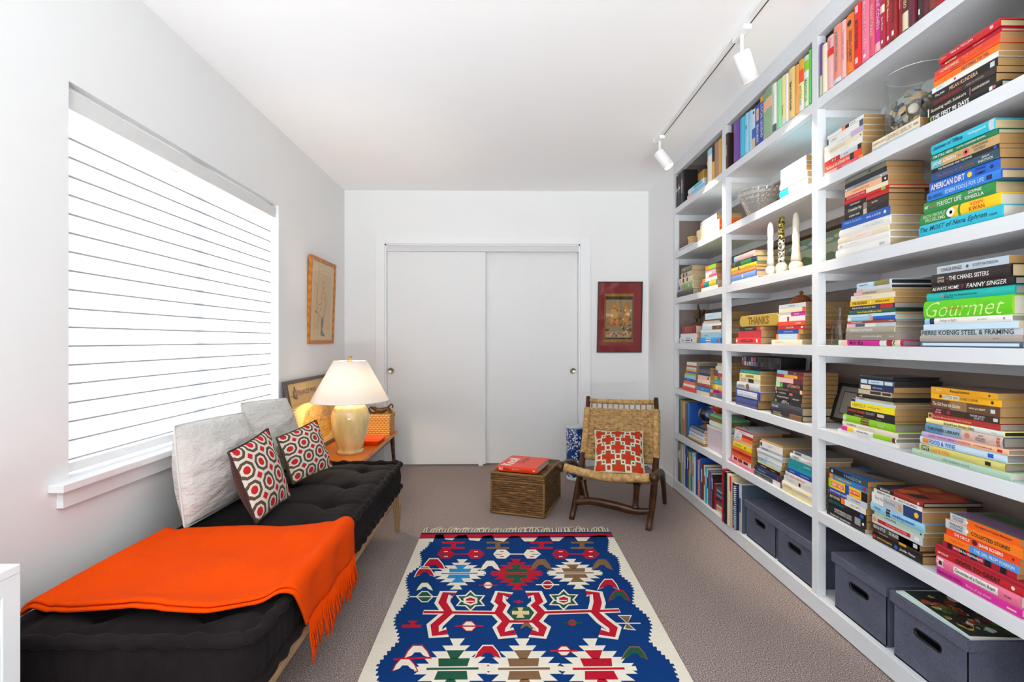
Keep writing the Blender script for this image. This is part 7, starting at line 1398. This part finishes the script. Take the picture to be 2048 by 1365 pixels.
MB().tube([(gq.x+.043, gq.y, gq.z+.024), (gq.x+.048, gq.y, gq.z+.029), (gq.x+.053, gq.y, gq.z+.024)], .0013, 6).build('bridge', gm, fr2)
for xx in (gq.x, gq.x+.096): MB().tube(smooth_path([(xx, gq.y, gq.z+.024), (xx+.002, gq.y-.05, gq.z+.022), (xx+.002, gq.y-.10, gq.z+.004)], 4), .0013, 6).build('temple_arm', gm, fr2)

# ---- top shelf, far bay
def upr_at(px0, px1, H, W, col, label, grp, X=XR-.002, hard=True, **k):
    a, b = clear_posts(on_x(px0, 380, X).y, on_x(px1, 380, X).y, X)
    return book(UPR(X, a-.0004, SZ[0]+.0004+H), H, a-b-.0008, W, col, hard, label, grp, k.get('seg', ()), k.get('texts', ()), k.get('p', 'c'))
G1 = 'books on the top shelf, far bay'
for i, (a, b, H) in enumerate(((1352.3, 1356.6, .232), (1356.6, 1361.4, .236), (1361.4, 1368.4, .238))):
    upr_at(a, b, H, .10, 'black', ('black upright binder hard against the far post, top shelf', 'second black upright binder from the far post, top shelf', 'third and widest black upright binder, beside the tan face-out book')[i], G1, texts=(t('IIIIIIIIIII', .05, .9, 'pale_grey', h=.35), ('#', .42, .5, ('white', 'white', 'red')[i], {'h': .7})), X=XR-.004)
ybk = 3.80
bkm = Matrix.Translation((XR+.10, ybk-.002, SZ[0]+.0004)) @ Matrix(((0, 0, -1, 0), (-1, 0, 0, 0), (0, 1, 0, 0), (0, 0, 0, 1)))
fo = thing('face_out_book', 'tan book facing out with black lettering behind the pale blue books, top shelf', 'book', M=bkm, group=G1)
mb = MB(); mb.box((0, 0, -.024), (.245, .205, -.0005), 0, '#d8ab58')
put_text(mb, 'TUMI', lambda x, y: (x, y, .0004), .02, .20, .178, .022, '#3a2a18', 0, .02); put_text(mb, 'HOLOGRAM', lambda x, y: (x, y, .0004), .02, .22, .145, .018, '#3a2a18', 0, .01)
for i in range(18): mb.poly([(.09+(i % 6)*.02, .07+(i//6)*.016, .0005), (.10+(i % 6)*.02, .07+(i//6)*.016, .0005), (.10+(i % 6)*.02, .080+(i//6)*.016, .0005), (.09+(i % 6)*.02, .080+(i//6)*.016, .0005)], 0, '#5b3f1c')
mb.poly([(.055+.025*math.cos(2*PI*i/16), .10+.025*math.sin(2*PI*i/16), .0005) for i in range(16)], 0, '#7d5524'); mb.build('cover', COVER, fo, local=True)
MB().box((.002, .002, -.0238), (.243, .2055, -.003)).build('pages', PAGES['c'], fo, local=True)
stack('pale pair before the face-out book', A1, 1, 1372, [(150, 300, 1340, 'light_blue', 1, (), {'seg': [(0, .3, 'pale_pink')]}), (158, 290, 1300, 'pale_blue', 1, (('#', .4, .9, 'turquoise', {'h': .6}),), {'n': 'white and turquoise hardback'})], X=XR-.002, W=.045)
aa = on_x(1340+300/4.266, 340, XR+.01).y
lb = UPR(XR-.002, aa+.052, SZ[0]+.0004+.187) @ Matrix.Identity(4)
lean = Matrix.Translation((XR+.05, 3.302, SZ[0]+.0012)) @ Matrix.Rotation(math.radians(-24), 4, 'X') @ Matrix.Translation((0, 0, .2)) @ Matrix(((0, 0, -1, 0), (0, -1, 0, 0), (-1, 0, 0, 0), (0, 0, 0, 1)))
book(lean, .2, .020, .14, 'tan', True, 'tan book leaning to the far side on the top shelf, far bay', G1, [(0, 1, '#d6a84c')])
for i, (a, b, H, c, sg_, lab) in enumerate(((1415, 1423.8, .225, 'white', [(0, .18, 'light_blue')], 'white upright hardback with blue head beside the leaning tan book'), (1423.9, 1429, .222, 'black', [(.45, 1, 'gold')], 'black and tan upright book, second from the leaning tan book'), (1429.1, 1436.4, .228, 'brown', [(0, 1, '#a2776a'), (.8, 1, '#5a2f26')], 'brown pink upright hardback in the middle of the tan group, top shelf'), (1436.5, 1443, .226, 'tan', [(0, 1, '#cf9d42')], 'tan upright hardback, second from the middle post, top shelf'), (1443.1, 1448.2, .235, 'gold', [(0, 1, '#c9a24a')], 'pale gold upright hardback against the middle post, top shelf'))):
    upr_at(a, b, H, .16, c, lab, G1, seg=sg_, X=XR+.012)

# ================================================================== lowest shelf
# ---- thin books and records in the far bay
cols = ['brown', 'dark_green', 'olive', 'tan', 'light_blue', 'brown', 'cream', 'blue', 'royal_blue', 'slate', 'dark_brown', 'olive', 'pale_grey', 'teal', 'mint', 'mint', 'pale_blue', 'royal_blue', 'navy', 'brown', 'salmon', 'slate', 'blue', 'brown', 'red', 'white', 'teal', 'turquoise', 'cream', 'slate', 'olive', 'purple', 'beige', 'dark_brown', 'crimson']
hs = [.305, .30, .30, .295, .30, .285, .29, .30, .305, .285, .28, .275, .272, .282, .28, .27, .262, .288, .285, .25, .255, .245, .275, .24, .24, .242, .236, .232, .235, .228, .225, .228, .222, .218, .165]
ws = [1.3, 1, 1, .8, 1, .9, 1, 1.3, 1, .9, 1, 1.1, .9, 1, 1.4, .9, .8, 1.2, 1, .8, 1, .9, 1.2, .8, 1.1, .9, 1, .9, .9, .8, 1, .9, .8, 1, 1.2]
x0, x1 = 74.0, 383.0; tot = sum(ws); n = len(cols); Y0, Y1 = on_x(1340+x0/4.266, 900, XR+.01).y, on_x(1340+x1/4.266, 900, XR+.01).y; acc = 0
rr = random.Random(8)
for i in range(n):
    a = Y0+(Y1-Y0)*acc/tot; acc += ws[i]; b = Y0+(Y1-Y0)*acc/tot
    where = f"{'first' if i == 0 else ORD[i] if i < 15 else ORD[n-1-i] if n-1-i < 15 and i < n-1 else 'last' if i == n-1 else 'middle'} from the {'far' if i < 15 else 'near'} end" if not (15 <= i <= n-16) else f"just past the {['', 'mint', 'pale blue', 'royal blue', 'navy', 'brown'][i-14]} one"
    if i == n-1: where = 'last and shortest at the near end'
    book(UPR(XR+.010+rr.uniform(-.006, .006), a-.0004, SZ[6]+.0004+hs[i]), hs[i], a-b-.0008, min(.24, hs[i]*.8), cols[i], rr.random() < .4, f"thin {cols[i].replace('_', ' ')} picture book, {where} of the lowest far row", 'thin picture books on the lowest shelf', [(rr.uniform(.1, .3), rr.uniform(.4, .6), rr.choice(['white', 'cream', 'gold', 'light_blue', 'red', 'navy']))] if rr.random() < .6 else (), (t('MMMM MMM', .62, .9, rr.choice(['white', 'cream', 'gold']), h=.4),) if False else (), rr.choice(['c', 'w', 'w']), None)
fl = []
yb_ = 1010
stack('little stack on the lowest shelf', E1, 7, 1010, [(392, 452, 985, 'mint', 0), (390, 452, 970, 'orange', 0), (390, 452, 955, 'cream', 0), (390, 452, 935, 'teal', 0), (388, 452, 915, 'red', 0), (388, 452, 900, 'navy', 0), (389, 452, 882, 'crimson', 1), (388, 452, 862, 'turquoise', 0), (388, 452, 845, 'dark_brown', 0), (390, 452, 828, 'light_blue', 0), (392, 450, 812, 'green', 0), (396, 450, 790, 'slate', 0)], X=XR+.02, W=.15)
# ---- large uprights in the middle bay
def low_up(px0, px1, H, W, col, label, hard=True, X=XR+.004, cat='book', **k):
    a, b = on_x(px0, 1000, X).y, on_x(px1, 1000, X).y; a = min(a, PO[1][0]-.001)
    return book(UPR(X, a-.0004, SZ[6]+.0004+H), H, a-b-.0008, W, col, hard, label, 'large upright books on the lowest shelf', k.get('seg', ()), k.get('texts', ()), k.get('p', 'c'), name=k.get('name'))
ycur = [PO[1][0]-.001]
def low_seq(th, H, W, col, label, X, hard=True, name=None, texts=(), p='c', seg=()):
    a = ycur[0]; ycur[0] = a-th
    return book(UPR(X, a-.0004, SZ[6]+.0004+H), H, th-.0008, W, col, hard, label, 'large upright books on the lowest shelf', seg, texts, p, name=name)
low_seq(.020, .312, .22, 'crimson', 'tall crimson upright book against the middle post, lowest shelf', XR-.028)
low_seq(.037, .305, .22, 'black', 'tall black upright book between the crimson and the cream one, lowest shelf', XR-.026)
low_seq(.022, .30, .22, 'cream', 'tall cream upright book, just past the black one, lowest shelf', XR-.022, False)
low_seq(.025, .292, .21, 'beige', 'tall beige upright book with red head beside the spiral notebook, lowest shelf', XR-.018, False, seg=[(0, .3, 'red')])
a_ = ycur[0]
nb = low_seq(.046, .262, .20, 'navy', 'navy spiral bound book lettered SEWING, lowest shelf', XR-.012, False, 'spiral_bound_book', (t('DOCTOR', .06, .40, 'white', h=.45), t('SEWING', .5, .92, 'light_blue', h=.6)), 'w')
b_ = ycur[0]+.006; ycur[0] -= .009
low_seq(.024, .272, .24, 'pale_grey', 'grey and white upright book beside the spiral notebook, lowest shelf', XR+.000, False, seg=[(.3, .6, 'slate'), (.6, 1, 'beige')])
low_seq(.016, .265, .25, 'slate', 'slate blue upright book touching the first grey fabric box', XR+.004)
mb = MB()
for i in range(22):
    zc = SZ[6]+.015+i*.0112; mb.tube([(XR-.019+.006*math.cos(2*PI*j/10), b_-.0085+.005*math.sin(2*PI*j/10), zc) for j in range(10)], .0012, 5, closed=True)
mb.build('wire_spiral', plain('white_coated_wire', '#c9d3dc', .4, .4), nb)
# wide picture book facing the near end, its title readable on the cover
yl3 = on_x(1476, 960, XR+.05).y
# ---- fabric boxes
felt = cloth('grey_felt', '#2c2e3a', '#74778a', 170, 1.0, .35, 0.0); felt_in = plain('dark_felt', '#1a191c', .9)  # second, darker felt goes round the hand hole
def fabric_box(name, label, Ya, Yb, X, W, H, lid=True, group='grey fabric storage boxes on the lowest shelf'):
    z = SZ[6]+.0006; t_ = thing(name, label, 'storage box', (X+W/2, (Ya+Yb)/2, z), group=group); th_ = .005; hz = z+H*.62; hl = .038; hh = .013; yc = (Ya+Yb)/2
    mb = MB(); mb.box((X, Yb, z), (X+W, Ya, z+th_)).box((X+W-th_, Yb, z+th_), (X+W, Ya, z+H)).box((X+th_, Yb, z+th_), (X+W-th_, Yb+th_, z+H)).box((X+th_, Ya-th_, z+th_), (X+W-th_, Ya, z+H))
    mb.build('body', felt, t_)
    # front panel with the slotted hand hole
    slot = [(yc+hl*s*1.0+hh*math.cos(a), hz+hh*math.sin(a)) for s, a0 in ((1, -PI/2), (-1, PI/2)) for a in [a0+PI*i/8 for i in range(9)]]
    n_ = len(slot); outer = []
    for y, zz_ in slot:
        dy, dz = y-yc, zz_-hz; k = min(((Ya-Yb)/2)/abs(dy) if abs(dy) > 1e-9 else 1e9, ((z+H-hz) if dz > 0 else (hz-z))/abs(dz) if abs(dz) > 1e-9 else 1e9); outer.append((yc+dy*k, hz+dz*k))
    cor = [(Ya, z), (Ya, z+H), (Yb, z+H), (Yb, z)]
    for c_ in cor:
        j = min(range(n_), key=lambda q_: (outer[q_][0]-c_[0])**2+(outer[q_][1]-c_[1])**2); outer[j] = c_
    mb = MB(); b0 = mb.add([(X, y, z_) for y, z_ in slot]); b1 = mb.add([(X, y, z_) for y, z_ in outer]); b2 = mb.add([(X+th_, y, z_) for y, z_ in slot]); b3 = mb.add([(X+th_, y, z_) for y, z_ in outer])
    for i in range(n_):
        j = (i+1) % n_; mb.face((b0+i, b0+j, b1+j, b1+i)); mb.face((b2+j, b2+i, b3+i, b3+j)); mb.face((b0+j, b0+i, b2+i, b2+j))
    mb.build('front_panel', felt, t_)
    mb = MB(); mb.tube([(X-.0006, y, z_) for y, z_ in slot], .0022, 6, closed=True); mb.build('slot_rim', felt_in, t_)
    if lid:
        mb = MB(); e = .010; L0 = z+H-.030; mb.box((X-e, Yb-e, z+H+.0008), (X+W, Ya+e, z+H+.006)).box((X-e, Yb-e, L0), (X-e+.005, Ya+e, z+H+.0008)).box((X-e+.005, Yb-e, L0), (X+W, Yb-e+.005, z+H+.0008)).box((X-e+.005, Ya+e-.005, L0), (X+W, Ya+e, z+H+.0008)); mb.build('lid', felt, t_, bevel=.0015)
    return z+H+.006
ya1, yb1 = on_x(1490.5, 1000, XR+.006).y, on_x(1550.5, 1000, XR+.006).y
fabric_box('fabric_box', 'grey fabric lidded box next to the upright books, middle bay', ya1-.006, yb1+.012, XR+.012, .262, .192)
fabric_box('fabric_box', 'grey fabric lidded box hard against the near post, middle bay', yb1-.012, PO[2][1]+.012, XR+.012, .262, .192)
fabric_box('fabric_box', 'grey fabric lidded box just past the near post, near bay', 2.005, 1.735, XR+.014, .262, .212)
zl = fabric_box('fabric_box', 'grey fabric lidded box under the magazines at the near end', 1.695, 1.425, XR+.012, .262, .212)
# magazines on the nearest box
for k_ in range(3):
    m_ = Matrix.Translation((XR+.012+.004*k_, 1.688-.012*k_, zl+.0006+.0058*k_)) @ Matrix.Rotation(math.radians(-2*k_), 4, 'Z') @ Matrix(((0, 0, -1, 0), (-1, 0, 0, 0), (0, 1, 0, 0), (0, 0, 0, 1)))
    L_, W_ = .275-.008*k_, .21; art = None
    mg = thing('magazine', ('pale magazine, lowest of the three on the grey box', 'pale magazine, middle of the three on the grey box', 'dark food magazine with figs on its cover, topmost on the grey box')[k_], 'magazine', M=m_, group='magazines on the near grey box')
    mb = MB(); mb.box((0, 0, -W_), (L_, .0008, 0), 0, '#cfe0dc').box((0, .0046, -W_), (L_, .0054, 0), 0, '#26302c' if k_ == 2 else '#cfd8d2').box((0, .0008, -.0012), (L_, .0046, 0), 0, '#cfe3dd')
    if k_ == 2:
        rg = random.Random(12)
        for i in range(120):
            u, v = rg.uniform(.12, .95)*L_, rg.uniform(.06, .95)*W_; a_ = rg.uniform(.006, .020); c = rg.choice(['#7a2b22', '#a5452c', '#3f5a2a', '#5f7a34', '#cfd6d2', '#8fb3b5', '#3a1d1c', '#c98a3a', '#a9a24a'])
            mb.poly([(u+a_*math.cos(2*PI*j/9)*rg.uniform(.7, 1.2), .00545+i*3e-6, -v+a_*.8*math.sin(2*PI*j/9)*rg.uniform(.7, 1.2)) for j in range(9)], 0, c)
        for u_, v_ in ((.35, .2), (.45, .38), (.7, .75), (.85, .7), (.3, .42)):
            for q_, c in ((.020, '#3a1520'), (.016, '#c46a3a'), (.009, '#7a2430')): mb.poly([(u_*L_+q_*math.cos(2*PI*j/12), .0056+(.02-q_)*.004, -v_*W_+q_*.8*math.sin(2*PI*j/12)) for j in range(12)], 0, c)
    mb.build('cover', COVER, mg, local=True); MB().box((.0006, .0009, -W_+.0005), (L_-.0006, .0045, -.0013)).build('pages', PAGES['w'], mg, local=True)

# ---- the red book on the wicker trunk
bm_ = trunkM @ Matrix.Translation((.040, .030, .2808)) @ Matrix.Rotation(math.radians(-1), 4, 'Z') @ Matrix(((1, 0, 0, 0), (0, 0, -1, 0), (0, 1, 0, 0), (0, 0, 0, 1)))
kb = book(bm_, .275, .038, .30, 'orange_red', True, 'large orange red book with big white cover lettering lying on the wicker trunk', None, [(0, 1, '#e23a1a')], (t('Knoll', .04, .14, 'white', h=.55, b=.03), t('Design', .16, .28, 'dark_red', h=.5), t('BRIAN LUTZ', .38, .55, 'peach', h=.25), ('#', .9, .95, 'peach', {'h': .25})), pages='w', top='#e83c1c')
mb = MB(); ex = lambda x, y, z=.0386: (x, z, -y)
put_text(mb, 'Knoll', lambda x, y: ex(.055-y, .012+x), 0, .29, 0, .075, '#f0ece6', 0, .03, 0, 'L'); put_text(mb, 'Design', lambda x, y: ex(.135-y, .10+x, .0387), 0, .18, 0, .055, '#5d1a1c', 0, 0, 0, 'L')
mb.build('cover_lettering', COVER, kb, local=True)
